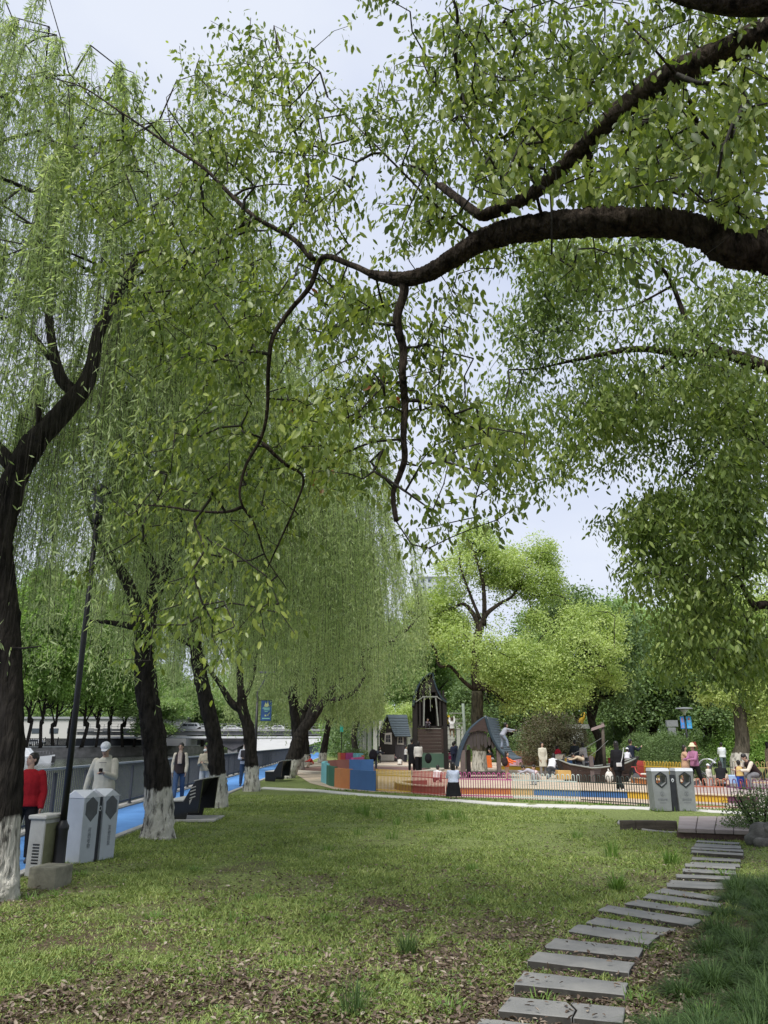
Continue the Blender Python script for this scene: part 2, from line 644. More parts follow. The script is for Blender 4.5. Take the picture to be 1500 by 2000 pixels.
m, n, l = newmat('turf')
out = n.new('ShaderNodeOutputMaterial')
b = n.new('ShaderNodeBsdfPrincipled')
b.inputs['Roughness'].default_value = 0.95
b.inputs['Specular IOR Level'].default_value = 0.15
l.new(b.outputs[0], out.inputs[0])
t = n.new('ShaderNodeTexCoord')
def noise_node(sc, det=5, ro=0.6):
    q = n.new('ShaderNodeTexNoise')
    q.inputs['Scale'].default_value = sc
    q.inputs['Detail'].default_value = det
    q.inputs['Roughness'].default_value = ro
    l.new(t.outputs['Object'], q.inputs['Vector'])
    return q
n1 = noise_node(22, 6, 0.7)
c1 = n.new('ShaderNodeValToRGB')
c1.color_ramp.elements[0].position = 0.34
c1.color_ramp.elements[0].color = (0.065, 0.085, 0.028, 1)
c1.color_ramp.elements[1].position = 0.66
c1.color_ramp.elements[1].color = (0.25, 0.30, 0.10, 1)
l.new(n1.outputs['Fac'], c1.inputs['Fac'])
n2 = noise_node(40, 5, 0.7)
c2 = n.new('ShaderNodeValToRGB')
c2.color_ramp.elements[0].position = 0.35
c2.color_ramp.elements[0].color = (0.04, 0.030, 0.020, 1)
c2.color_ramp.elements[1].position = 0.68
c2.color_ramp.elements[1].color = (0.17, 0.13, 0.085, 1)
l.new(n2.outputs['Fac'], c2.inputs['Fac'])
n3 = noise_node(0.9, 4, 0.6)
# bare, littered soil under the near trees, thick turf further out
sx = n.new('ShaderNodeSeparateXYZ')
l.new(t.outputs['Object'], sx.inputs[0])
gr = n.new('ShaderNodeMapRange')
gr.inputs['From Min'].default_value = 5
gr.inputs['From Max'].default_value = 13
gr.inputs['To Min'].default_value = 0.28
gr.inputs['To Max'].default_value = -0.10
l.new(sx.outputs['Y'], gr.inputs['Value'])
ad = n.new('ShaderNodeMath')
ad.operation = 'ADD'
l.new(n3.outputs['Fac'], ad.inputs[0])
l.new(gr.outputs[0], ad.inputs[1])
mr = n.new('ShaderNodeMapRange')
mr.inputs['From Min'].default_value = 0.48
mr.inputs['From Max'].default_value = 0.70
l.new(ad.outputs[0], mr.inputs['Value'])
mxx = n.new('ShaderNodeMix')
mxx.data_type = 'RGBA'
l.new(mr.outputs[0], mxx.inputs['Factor'])
l.new(c1.outputs[0], mxx.inputs[6])
l.new(c2.outputs[0], mxx.inputs[7])
l.new(mxx.outputs[2], b.inputs['Base Color'])
bp = n.new('ShaderNodeBump')
bp.inputs['Distance'].default_value = 0.03
l.new(n1.outputs['Fac'], bp.inputs['Height'])
l.new(bp.outputs[0], b.inputs['Normal'])
MATS['turf'] = m

ys = np.concatenate([np.arange(-30, 4, 2.0), np.arange(4, 14, 0.07), np.arange(14, 26, 0.14), np.arange(26, 60, 2.0), [62, 70, 90, 120, 170, 230, 400, 900, 2500]])
ss = np.concatenate([np.arange(0, 0.4, 0.1), np.arange(0.4, 13, 0.09), np.arange(13, 20, 0.5), [22, 26, 32, 45, 70, 120, 300, 900, 2500]])
Yg, Sg = np.meshgrid(ys, ss, indexing='ij')
Xg = kerb_x(np.clip(Yg, -30, 210)) + Sg
Zg = ground_z(Xg, Yg)
V = np.stack([Xg, Yg, Zg], -1).reshape(-1, 3)
ny, ns = Yg.shape
I = np.arange(ny * ns).reshape(ny, ns)
F = np.stack([I[:-1, :-1], I[:-1, 1:], I[1:, 1:], I[1:, :-1]], -1).reshape(-1, 4)
tag(fastmesh('ground', V, F, MATS['turf'], smooth=True), kind='structure')

def ribbon(name, xl, xr, y0, y1, z, mat, step=4.0, z1=None):
    yy = np.arange(y0, y1 + step, step)
    mb = MB()
    for a, c in zip(yy[:-1], yy[1:]):
        mb.add([(xl(a), a, z), (xr(a), a, z), (xr(c), c, z), (xl(c), c, z)], [(0, 1, 2, 3)])
    return mb.build(name, mat)
blue = pbr('blue_rubber', (0.065, 0.19, 0.46), rough=0.85, var=0.10, scale=1.2, bump=0.002, bscale=300, col2=(0.085, 0.23, 0.50))
conc = pbr('pale_concrete', (0.36, 0.35, 0.33), rough=0.9, var=0.18, scale=5, bump=0.003, bscale=60)
conc_d = pbr('weathered_concrete', (0.24, 0.235, 0.22), rough=0.9, var=0.35, scale=3, bump=0.004, bscale=40)
tag(ribbon('running_path', lambda y: bank_x(y) + 0.30, lambda y: kerb_x(y) - 0.36, -10, 170, PATH_Z, blue), kind='structure')
tag(ribbon('path_border', lambda y: kerb_x(y) - 0.36, lambda y: kerb_x(y) - 0.13, -10, 170, PATH_Z + .004, conc), kind='structure')
mb = MB()
for y in np.arange(-10, 170, 1.0):
    mb.add([(kerb_x(y) - .13, y, PATH_Z - .05), (kerb_x(y) + .01, y, PATH_Z - .05), (kerb_x(y) + .01, y, .035), (kerb_x(y) - .13, y, .035),
            (kerb_x(y + .985) - .13, y + .985, PATH_Z - .05), (kerb_x(y + .985) + .01, y + .985, PATH_Z - .05), (kerb_x(y + .985) + .01, y + .985, .035), (kerb_x(y + .985) - .13, y + .985, .035)],
           [(0, 1, 2, 3), (4, 7, 6, 5), (0, 4, 5, 1), (1, 5, 6, 2), (2, 6, 7, 3), (3, 7, 4, 0)])
tag(mb.build('path_kerb', conc, bevel=0.008), kind='structure')
mb = MB()
for y in np.arange(-30, 186, 3.0):
    a, c = bank_x(y), bank_x(y + 3)
    mb.add([(a - .1, y, WATER_Z - 1), (a + .30, y, WATER_Z - 1), (a + .30, y, PATH_Z + .03), (a - .1, y, PATH_Z + .03),
            (c - .1, y + 3, WATER_Z - 1), (c + .30, y + 3, WATER_Z - 1), (c + .30, y + 3, PATH_Z + .03), (c - .1, y + 3, PATH_Z + .03)],
           [(0, 1, 2, 3), (4, 7, 6, 5), (0, 4, 5, 1), (1, 5, 6, 2), (2, 6, 7, 3), (3, 7, 4, 0)])
tag(mb.build('quay_wall', conc_d), kind='structure')

# river
m, n, l = newmat('river_water')
out = n.new('ShaderNodeOutputMaterial')
b = n.new('ShaderNodeBsdfPrincipled')
b.inputs['Base Color'].default_value = (0.045, 0.05, 0.045, 1)
b.inputs['Roughness'].default_value = 0.12
t = n.new('ShaderNodeTexCoord')
mpn = n.new('ShaderNodeMapping')
mpn.inputs['Scale'].default_value = (1.0, 0.55, 1)
nzz = n.new('ShaderNodeTexNoise')
nzz.inputs['Scale'].default_value = 1.6
nzz.inputs['Detail'].default_value = 4
l.new(t.outputs['Object'], mpn.inputs[0])
l.new(mpn.outputs[0], nzz.inputs['Vector'])
bp = n.new('ShaderNodeBump')
bp.inputs['Distance'].default_value = 0.12
l.new(nzz.outputs['Fac'], bp.inputs['Height'])
l.new(bp.outputs[0], b.inputs['Normal'])
l.new(b.outputs[0], out.inputs[0])
MATS['river_water'] = m
mb = MB()
mb.add([(-700, -60, WATER_Z), (-2, -60, WATER_Z), (-8, 900, WATER_Z), (-700, 900, WATER_Z)], [(0, 1, 2, 3)])
tag(mb.build('river', m), kind='structure')

# far bank: embankment wall, promenade and ground behind it
def far_x(y): return -67 + (y - 160) * 0.26
FB = [(-260, 40), (-150, 92), (-67, 160), (-57, 200), (-48, 300), (-45, 700)]
wall_m = pbr('embankment_stone', (0.26, 0.245, 0.225), rough=0.95, var=0.3, scale=0.5, bump=0.02, bscale=8, stretch=(1, 1, 2))
mb = MB()
for (xa, ya), (xb, yb) in zip(FB[:-1], FB[1:]):
    d = Vector((xb - xa, yb - ya, 0)).normalized()
    nn = Vector((-d.y, d.x, 0)) * 0.6
    mb.add([(xa, ya, WATER_Z - 1), (xb, yb, WATER_Z - 1), (xb, yb, 0.72), (xa, ya, 0.72),
            (xa + nn.x, ya + nn.y, WATER_Z - 1), (xb + nn.x, yb + nn.y, WATER_Z - 1), (xb + nn.x, yb + nn.y, 0.72), (xa + nn.x, ya + nn.y, 0.72)],
           [(0, 1, 2, 3), (4, 7, 6, 5), (3, 2, 6, 7)])
tag(mb.build('embankment', wall_m), kind='structure')
mb = MB()
for (xa, ya), (xb, yb) in zip(FB[:-1], FB[1:]):
    d = Vector((xb - xa, yb - ya, 0)).normalized()
    nn = Vector((-d.y, d.x, 0))
    for o0, o1, z0, z1 in ((-.12, .8, .72, .95),):
        mb.add([(xa + nn.x * o0, ya + nn.y * o0, z0), (xb + nn.x * o0, yb + nn.y * o0, z0), (xb + nn.x * o0, yb + nn.y * o0, z1), (xa + nn.x * o0, ya + nn.y * o0, z1),
                (xa + nn.x * o1, ya + nn.y * o1, z0), (xb + nn.x * o1, yb + nn.y * o1, z0), (xb + nn.x * o1, yb + nn.y * o1, z1), (xa + nn.x * o1, ya + nn.y * o1, z1)],
               [(0, 1, 2, 3), (4, 7, 6, 5), (3, 2, 6, 7), (0, 4, 5, 1)])
tag(mb.build('embankment_coping', pbr('coping', (0.42, 0.42, 0.40), var=0.15, scale=2)), kind='structure')
mb = MB()
mb.add([(x, y, 0.9) for x, y in FB] + [(-900, 700, 0.9), (-900, 40, 0.9)], [tuple(range(8))])
tag(mb.build('far_bank', pbr('far_turf', (0.06, 0.08, 0.035), var=0.3, scale=0.4)), kind='structure')

# concrete garden path across the lawn
ct = [G(516, 1538), G(560, 1540.5), G(620, 1543), G(700, 1550.5), G(800, 1557), G(860, 1560), G(1000, 1570), G(1130, 1573.5), G(1260, 1577.5), G(1367, 1582), G(1455, 1586.5), G(1560, 1591), G(1700, 1598)]
mb = MB()
cc = catmull(ct, 4)
W = 1.05
for i in range(len(cc) - 1):
    a, c = cc[i], cc[i + 1]
    mb.add([(a[0], a[1] - W, .022), (c[0], c[1] - W, .022), (c[0], c[1], .022), (a[0], a[1], .022), (a[0], a[1] - W, -.04), (c[0], c[1] - W, -.04)],
           [(0, 1, 2, 3), (4, 5, 1, 0)])
tag(mb.build('garden_path', pbr('path_concrete', (0.50, 0.49, 0.45), var=0.12, scale=3, rough=0.9)), kind='structure')

# playground floor
FENCE = [G(*p_) for p_ in ((686, 1541), (735, 1546), (805, 1551), (875, 1557), (897, 1558), (1003, 1561.5), (1135, 1567), (1230, 1573.5), (1270, 1576.5), (1345, 1579.5), (1425, 1582.5), (1500, 1586), (1560, 1589))]
poly = [(p_.x, p_.y + .05) for p_ in FENCE[2:]] + [(22, 21), (24, 34), (17, 38), (15.5, 47), (14, 60), (6, 72), (-4.5, 76), (-7.0, 62), (-6.0, 50), (-4.2, 40), (-3.0, 33), (-1.6, 28.2)]
mb = MB()
mb.add([(x, y, .012) for x, y in poly], [tuple(range(len(poly)))])
sand = pbr('playground_sand', (0.42, 0.335, 0.25), rough=0.95, var=0.12, scale=1.4, bump=0.015, bscale=18, col2=(0.47, 0.38, 0.29))
tag(mb.build('playground_sand', sand), kind='structure')
mb = MB()
pv = [G(1320, 1568), G(1500, 1580), G(1620, 1586), G(1620, 1520), G(1500, 1524), G(1340, 1530)]
mb.add([(p_.x, p_.y, .018) for p_ in pv], [tuple(range(6))])
tag(mb.build('playground_paving', pbr('pink_grey_paving', (0.34, 0.29, 0.265), var=0.12, scale=2, rough=0.9)), kind='structure')
# worn paving ring with a red centre, left part of the playground
def ring(name, c, r0, r1, z, mat, sy=1.0, a0=0, a1=360, thick=0.0):
    mb = MB()
    k = 40
    for i in range(k):
        a, b_ = R(a0 + (a1 - a0) * i / k), R(a0 + (a1 - a0) * (i + 1) / k)
        vs = [(c[0] + r * math.cos(q), c[1] + r * math.sin(q) * sy, z) for q, r in ((a, r0), (a, r1), (b_, r1), (b_, r0))]
        if thick:
            vs += [(x, y, z - thick) for x, y, _ in vs]
            mb.add(vs, [(0, 1, 2, 3), (0, 4, 5, 1), (3, 2, 6, 7), (1, 5, 6, 2), (0, 3, 7, 4)])
        else: mb.add(vs, [(0, 1, 2, 3)])
    return mb.build(name, mat)
rc = (G(710, 1500).x, 49.5)
tag(ring('ring_paving', rc, 0.01, 4.2, .020, pbr('dull_red_paving', (0.22, 0.12, 0.10), var=0.15, scale=2), sy=1.5), kind='structure')
tag(ring('ring_kerb', rc, 4.2, 5.0, .10, pbr('cream_kerb', (0.52, 0.47, 0.39), var=0.1, scale=3), sy=1.5, thick=0.2), kind='structure')

# ---------------------------------------------------------------- stepping stones
stone_m = pbr('slate_slab', (0.165, 0.170, 0.172), rough=0.8, var=0.25, scale=2.2, bump=0.003, bscale=45, col2=(0.19, 0.186, 0.172))
stone_side = pbr('soiled_slab_edge', (0.045, 0.042, 0.035), rough=.95, var=.5, scale=9)
SL = [[(-60, 1180), (745, 1262), (735, 1330), (-130, 1262)],
      [(100, 1075), (725, 1135), (712, 1215), (35, 1150)], [(175, 937), (742, 998), (722, 1062), (120, 1003)], [(250, 835), (778, 895), (745, 952), (193, 885)],
      [(340, 755), (822, 805), (795, 855), (283, 805)], [(470, 678), (912, 738), (850, 788), (413, 715)], [(565, 630), (1000, 690), (925, 722), (510, 660)],
      [(630, 573), (1140, 650), (1090, 680), (575, 600)], [(790, 553), (1200, 620), (1180, 640), (720, 575)], [(860, 515), (1255, 575), (1230, 593), (820, 540)],
      [(930, 480), (1250, 527), (1225, 543), (880, 500)]]
far_rows = [(462, 950, 1262), (438, 965, 1255), (410, 1000, 1300), (386, 1035, 1325), (361, 1050, 1322), (337, 1078, 1345), (313, 1085, 1350), (291, 1083, 1366), (271, 1084, 1368), (252, 1098, 1352), (236, 1102, 1350), (221, 1112, 1345)]
SLABS = []
names = ['grey stepping slab nearest the camera, cut by the frame', 'cracked grey stepping slab with a curved split near its middle', 'pale bluish stepping slab with grass sprigs at both ends, beyond the cracked slab',
         'grey stepping slab, third beyond the cracked slab counting it as first', 'grey stepping slab, fourth of the path counting the cracked slab as first', 'grey stepping slab, fifth of the path counting the cracked slab as first',
         'grey stepping slab with a clipped far corner, sixth counting the cracked slab as first', 'long stepping slab scattered with twigs at the bend of the path']
def slab_at(c4, lab, jig=0.0):
    top = [Vector(p_) for p_ in c4]
    c = sum(top, Vector()) / 4
    zb = float(ground_z(np.array([c.x]), np.array([c.y]))[0])
    mb = MB()
    e = []
    for i in range(4):          # edges are a little broken
        a, b_ = top[i], top[(i + 1) % 4]
        k = 7 if i % 2 == 0 else 3
        for q in range(k):
            w = a.lerp(b_, q / k)
            if q: w += Vector((RNG.normal() * .005, RNG.normal() * .005, 0))
            e.append(w)
    mb.prism([(p_.x - c.x, p_.y - c.y) for p_ in e], lambda u, w: (u, w, -.06), lambda u, w: (u, w, .015))
    mb.m = [0, 0] + [1] * (len(mb.f) - 2)
    o = mb.build('stepping_stone', [stone_m, stone_side], bevel=0.005)
    o.location = (c.x, c.y, zb + .022 + jig)
    o.rotation_euler = (R(RNG.normal() * .5), R(RNG.normal() * .5), 0)
    tag(o, lab, 'stepping stone', 'stepping stones across the lawn')
    SLABS.append([(p_.x, p_.y) for p_ in top])
    return o
def c7(x, y): return G(960 + x / 2.778, 1560 + y / 2.778, 0.04)
for i, q in enumerate(SL):
    lab = names[i] if i < len(names) else 'narrow stepping slab just past the bend of the path'
    if i == 1:
        tl, tr, br, bl = [c7(*p_) for p_ in q]
        t1, b1 = tl.lerp(tr, .505), bl.lerp(br, .60)
        t2, b2 = tl.lerp(tr, .535), bl.lerp(br, .612)
        mid1, mid2 = t1.lerp(b1, .5) + Vector((.035, 0, 0)), t2.lerp(b2, .5) + Vector((.035, 0, 0))
        root = empty('stepping_stone', (0, 0, 0.015), lab, 'stepping stone', group='stepping stones across the lawn')
        for pl, nm in (([tl, t1, mid1, b1, bl], 'stone_half'), ([t2, tr, br, b2, mid2], 'stone_half')):
            mb = MB()
            mb.prism([(p_.x, p_.y) for p_ in pl], lambda u, w: (u, w, -.05), lambda u, w: (u, w, .028))
            mb.m = [0, 0] + [1] * (len(mb.f) - 2)
            mb.build(nm, [stone_m, stone_side], root, bevel=0.005)
        SLABS.append([(p_.x, p_.y) for p_ in (tl, tr, br, bl)])
        continue
    if i >= 8: lab = 'narrow grey stepping slab just past the bend of the path'
    slab_at([c7(*p_) for p_ in q], lab)
for yy_, xl, xr in far_rows:
    a, b_ = c7(xl, yy_), c7(xr, yy_ + (xr - xl) * .05)
    d = (b_ - a).normalized()
    nn = Vector((-d.y, d.x, 0)) * 0.125
    slab_at([a + nn, b_ + nn, b_ - nn, a - nn], 'thin grey stepping slab in the straight far run of the path')

# ---------------------------------------------------------------- retaining edge, sunken bed and paved step at the end of the slabs
step_m = pbr('pinkish_flagstone', (0.31, 0.26, 0.245), rough=0.9, var=0.16, scale=3, bump=0.004, bscale=40)
a = G(1325, 1595, .17); b_ = G(1500, 1600, .17); c = G(1500, 1626, .17); d = G(1324, 1615, .17)
fa, fb_ = G(1326, 1594, .17), G(1475, 1594, .17)
na, nb = G(1323, 1617.5, .17), G(1470, 1622.5, .17)
root = empty('paved_step', (0, 0, 0), 'low paved step of pinkish flagstones where the stepping stones end', 'step')
k = 4
for i in range(k):
    p0, p1 = na.lerp(nb, i / k), na.lerp(nb, (i + 1) / k)
    q0, q1 = fa.lerp(fb_, i / k), fa.lerp(fb_, (i + 1) / k)
    e = (p1 - p0).normalized() * .006
    mb = MB()
    mb.prism([(v.x, v.y) for v in (p0 + e, p1 - e, q1 - e, q0 + e)], lambda u, w: (u, w, .10), lambda u, w: (u, w, .17))
    mb.build('flagstone', step_m, root, bevel=0.008)
mb = MB()
nd = Vector((0, 0.05, 0))
mb.prism([(v.x, v.y) for v in (na + nd, nb + nd, fb_ - nd, fa - nd)], lambda u, w: (u, w, -.15), lambda u, w: (u, w, .097))
mb.build('riser', pbr('dark_brick_course', (0.10, 0.065, 0.055), var=0.4, scale=12, rough=0.95), root)
wood = pbr('dark_sleeper', (0.075, 0.062, 0.05), rough=0.95, var=0.45, scale=4, stretch=(.4, 1, 4), bump=0.01, bscale=20)
mb = MB()
ra = [G(1212, 1603, .16), G(1240, 1602.5, .16), G(1280, 1602.5, .16), G(1323, 1604, .16)]
for i in range(3):
    a, b_ = ra[i], ra[i + 1]
    mb.bar(Vector((a.x, a.y, .03)), Vector((b_.x - .015, b_.y, .03)), .12, .27)
tag(mb.build('retaining_board', wood, bevel=0.01), 'dark weathered timber retaining edge sunk into the lawn beside the paved step', 'edging')
mb = MB()
rim = catmull([G(1210, 1604), G(1209, 1609), G(1225, 1615), G(1262, 1622), G(1300, 1626), G(1322, 1627)], 4)
mb.tube([Vector((p_[0], p_[1], .0)) for p_ in rim], .03, 6)
tag(mb.build('bed_rim', conc_d), 'thin curved pale concrete rim around the sunken bed beside the paved step', 'edging')
# ================================================================ TREES
CAM_G = [(0.0, (0.06, 0.10, 0.025)), (0.4, (0.16, 0.225, 0.05)), (0.78, (0.34, 0.405, 0.095)), (0.975, (0.52, 0.56, 0.18)), (0.99, (0.34, 0.09, 0.03))]
camphor_near = leafmat('camphor_leaf', CAM_G, trans=0.5, rough=0.38, spec=0.45, nscale=0.9, nmix=0.4)
camphor_far = leafmat('camphor_leaf_green', [(0.0, (0.06, 0.10, 0.035)), (0.5, (0.19, 0.265, 0.07)), (0.93, (0.40, 0.47, 0.15)), (0.99, (0.35, 0.28, 0.10))], trans=0.45, rough=0.4, spec=0.4, nscale=0.7, nmix=0.45)
fresh = leafmat('fresh_camphor_leaf', [(0.0, (0.25, 0.34, 0.11)), (0.5, (0.41, 0.51, 0.18)), (1.0, (0.57, 0.64, 0.30))], trans=0.45, rough=0.5, nscale=0.5, nmix=0.5)
willow_m = leafmat('willow_leaf', [(0.0, (0.22, 0.30, 0.13)), (0.5, (0.40, 0.495, 0.235)), (1.0, (0.62, 0.68, 0.41))], trans=0.58, rough=0.5, nscale=0.45, nmix=0.4, tcol=(1.1, 1.15, .7))
mid_leaf = leafmat('broad_leaf', [(0.0, (0.12, 0.21, 0.07)), (0.5, (0.25, 0.37, 0.13)), (1.0, (0.40, 0.51, 0.20))], trans=0.4, rough=0.55, nscale=0.35, nmix=0.6)
dark_leaf = leafmat('dark_leaf', [(0.0, (0.06, 0.11, 0.04)), (0.5, (0.13, 0.20, 0.07)), (1.0, (0.22, 0.31, 0.12))], trans=0.3, rough=0.5, nscale=0.5, nmix=0.5)
pale_leaf = leafmat('feathery_leaf', [(0.0, (0.16, 0.28, 0.06)), (0.5, (0.26, 0.41, 0.10)), (1.0, (0.38, 0.52, 0.15))], trans=0.45, rough=0.6, nscale=0.4, nmix=0.5)
plum_leaf = leafmat('plum_leaf', [(0.0, (0.07, 0.07, 0.04)), (0.5, (0.15, 0.13, 0.08)), (1.0, (0.20, 0.24, 0.12))], trans=0.3, rough=0.6, nscale=0.8, nmix=0.6)
bark_w = barkmat('willow_bark', (0.010, 0.009, 0.008), (0.050, 0.043, 0.036), white=0.80, scale=6, bump=0.035)
bark_up = barkmat('willow_limb_bark', (0.012, 0.011, 0.009), (0.060, 0.052, 0.044), scale=6, bump=0.02)
bark_c = barkmat('camphor_bark', (0.012, 0.010, 0.008), (0.10, 0.078, 0.062), scale=9, bump=0.04)
bark_cw = barkmat('camphor_bark_washed', (0.03, 0.028, 0.020), (0.13, 0.115, 0.085), white=1.15, scale=6, bump=0.03)
twig_m = pbr('twig_bark', (0.028, 0.024, 0.018), rough=0.9, var=0.3, scale=30)

def rand_dirs(n):
    v = RNG.normal(size=(n, 3))
    return norm(v)
def dens_noise(p_, s, seed):
    return 0.5 * (vnoise(p_[:, 0] * s + 31, p_[:, 2] * s + 7, seed) + vnoise(p_[:, 1] * s + 11, p_[:, 2] * s - 5, seed + 3))

# ---------------------------------------------------------------- near camphors, foliage laid out as density over the view and given depth
def density_targets(rows, x0, y0, cell, per, depth, spread, sg=.020):
    out_ = []
    for r_, row in enumerate(rows):
        for c_, ch in enumerate(row):
            if ch in '. ': continue
            k = RNG.poisson(int(ch) / 9 * per / 3.5)
            for _ in range(k):
                px = x0 + (c_ + RNG.random()) * cell
                py = y0 + (r_ + RNG.random()) * cell
                Y = depth(px, py) + RNG.uniform(-spread, spread)
                # keep an uneven outline
                c3 = np.array(P(px, py, Y))
                s3 = sg * Y + .02
                for _k in range(RNG.integers(2, 6)):
                    out_.append(c3 + RNG.normal(0, 1, 3) * s3 * np.array([1, 1, .8]))
    return np.array(out_)
def camphor_sprays(T, dirs, per, ln, wd, spread, shape):
    n = len(T) * per
    base = np.repeat(T, per, 0)
    d = np.repeat(dirs, per, 0)
    pos = base + RNG.normal(0, 1, (n, 3)) * spread - d * RNG.uniform(0, spread * 1.6, (n, 1))
    ax = norm(rand_dirs(n) * 0.62 + d * 0.2 + np.array([0, 0, -0.80]))
    nr = norm(rand_dirs(n) * 0.9 + np.array([0, 0, 0.8]))
    L = ln * RNG.uniform(0.45, 1.25, n)
    return leaves(pos, ax, nr, L, L * wd * RNG.uniform(.8, 1.15, n), shape)

A_rows = [
 "........14....1.26888888888888",
 "........553.....26888888888888",
 ".1....1246631..136888888888888",
 ".3333.1566664.3577888888888888",
 ".12335567777657777888888888888",
 "..2355777777777777778888888888",
 "..2356777777777777777778888888",
 "...34666656777777777777777776",
 "...345654447777777777777777777",
 "....35667777777776777777777777",
 "....256677777777662...........",
 ".....46677777775551...........",
 ".....5677777776552............",
 "......6777777765531...........",
 ".....4777777776665............",
 "......5777777665652...........",
 "......57767776666552..........",
 "....2.466677766554331.........",
 "...33445666665565421.........",
 "...35544455544554321.........",
 "...556543443212322............",
 "...5654333321...2.............",
 "...454333321..................",
 "...24544333...................",
 "....2444431...................",
 ".....12332....................",
 "......111.....................",
]
def dA(px, py):
    d = 7.6 - 3.0 * np.clip(px / 1500, 0, 1) ** 0.8
    if px > 850 and py < 420: d = 3.9 + (420 - py) / 420 * 0.9 + (1500 - px) / 1500 * 1.2
    if py > 900: d += 0.5
    return d
A_main = [(1760, 600, 4.6), (1600, 530, 4.7), (1500, 492, 4.8), (1430, 488, 4.85), (1380, 458, 4.9), (1300, 436, 5.0), (1180, 434, 5.1), (1080, 440, 5.3), (1000, 452, 5.4), (940, 470, 5.5), (880, 508, 5.6), (830, 536, 5.7), (780, 545, 5.8), (722, 535, 5.9)]
A_sub = [
 ([(782, 546, 5.8), (790, 568, 5.8), (777, 612, 5.82), (778, 645, 5.85), (788, 685, 5.9), (786, 730, 5.9), (791, 790, 6.0), (788, 850, 6.0), (790, 895, 6.05), (780, 930, 6.1), (768, 965, 6.1), (774, 1018, 6.1)], .044, .020),
 ([(725, 535, 5.9), (680, 515, 6.1), (630, 503, 6.3), (605, 560, 6.4), (560, 615, 6.5), (533, 660, 6.5), (524, 720, 6.6), (522, 800, 6.7), (510, 855, 6.8), (480, 910, 6.9), (468, 960, 6.9), (474, 990, 6.9)], .030, .011),
 ([(474, 990, 6.9), (440, 1000, 7.0), (380, 998, 7.1), (330, 990, 7.2), (262, 985, 7.4)], .018, .006),
 ([(512, 865, 6.8), (555, 905, 6.9), (592, 932, 7.0), (578, 985, 7.0), (545, 1060, 7.1), (522, 1110, 7.2)], .02, .006),
 ([(474, 990, 6.9), (500, 1030, 7.0), (520, 1090, 7.2), (560, 1150, 7.3)], .013, .004),
 ([(612, 508, 6.3), (570, 465, 6.4), (500, 425, 6.5), (455, 385, 6.6), (400, 330, 6.7), (340, 290, 6.8), (300, 262, 6.9), (230, 215, 7.0), (160, 170, 7.2), (85, 148, 7.3)], .030, .006),
 ([(455, 385, 6.6), (480, 370, 6.6), (530, 360, 6.6), (570, 362, 6.7)], .014, .005),
 ([(560, 455, 6.4), (600, 380, 6.4), (590, 290, 6.5), (553, 210, 6.6), (550, 120, 6.8), (535, 50, 7.0)], .022, .006),
 ([(340, 290, 6.8), (330, 230, 6.8), (325, 190, 6.9)], .008, .004),
 ([(1900, -80, 4.0), (1640, 0, 4.2), (1500, 62, 4.3), (1400, 108, 4.4), (1320, 145, 4.5), (1240, 195, 4.7), (1190, 235, 4.8), (1130, 295, 5.0), (1080, 345, 5.1), (1030, 385, 5.2), (960, 415, 5.3), (935, 418, 5.3), (890, 385, 5.5), (860, 362, 5.7)], .125, .030),
 ([(1150, 300, 5.0), (1152, 350, 5.1), (1165, 400, 5.1)], .04, .028),
 ([(1140, 408, 5.1), (1165, 404, 5.1), (1190, 402, 5.1)], .028, .014),
 ([(1940, -260, 3.7), (1700, -60, 3.8), (1500, 5, 3.9), (1350, -6, 4.0), (1250, -60, 4.2)], .12, .05),
 ([(1060, 430, 5.3), (1050, 390, 5.1), (1030, 320, 4.8), (960, 250, 4.6), (860, 180, 4.6), (820, 110, 4.7)], .016, .005),
 ([(1410, 430, 4.9), (1405, 380, 4.7), (1380, 300, 4.5), (1340, 180, 4.2), (1290, 110, 4.0), (1220, 40, 4.0)], .022, .006),
 ([(920, 455, 5.5), (850, 400, 5.3), (770, 320, 5.2), (700, 250, 5.3), (640, 190, 5.4)], .013, .004),
 ([(970, 395, 5.3), (930, 300, 5.2), (900, 180, 5.2), (880, 60, 5.3)], .012, .005),
 ([(1500, 270, 5.4), (1440, 285, 5.5), (1390, 300, 5.6)], .024, .010),
 ([(1000, 20, 5.4), (960, 60, 5.4), (900, 25, 5.4)], .010, .005),
 ([(860, 365, 5.7), (820, 330, 5.9), (780, 322, 6.0)], .020, .006),
]
A_trunk_pts = [(5.6, 3.6, -0.1), (5.5, 3.65, 1.0), (5.2, 3.8, 2.2), (4.7, 4.1, 3.3)]
root = empty('camphor_tree', (5.6, 3.6, 0), 'near camphor whose dark crooked limb crosses overhead, its leaves hanging closest to the camera', 'tree')
off = Vector((5.6, 3.6, 0))
def loc(p_): return [Vector(q) - off for q in p_]
mb = MB()
limb(mb, loc(A_trunk_pts), .34, .25, 20, 6, .04)
mb.build('trunk', bark_c, root)
mb = MB()
skel = []
pth, _ = limb(mb, loc([(4.7, 4.1, 3.3), (4.0, 4.4, 3.65)] + [P(*q) for q in A_main]), .20, .045, 44, 26, .03, ridge=.20, rr=[.22, .20, .17, .155, .15, .13, .118, .112, .11, .108, .105, .10, .085, .075, .066, .06, .035], knobs=.25)
skel.append(pth[len(pth) // 3:])
limb(mb, loc([(4.7, 4.1, 3.3), (4.75, 4.0, 4.4), P(1900, -80, 4.0)]), .22, .15, 16, 6, .04)
limb(mb, loc([(4.75, 4.0, 4.4), (4.6, 3.9, 5.4), P(1940, -260, 3.7)]), .2, .14, 16, 6, .04)
for q, r0, r1 in A_sub:
    pth, _ = limb(mb, loc([P(*w) for w in q]), r0, r1, 14 if r0 > .03 else 8, 7, .05, knobs=.2 if r0 > .04 else 0)
    skel.append(pth)
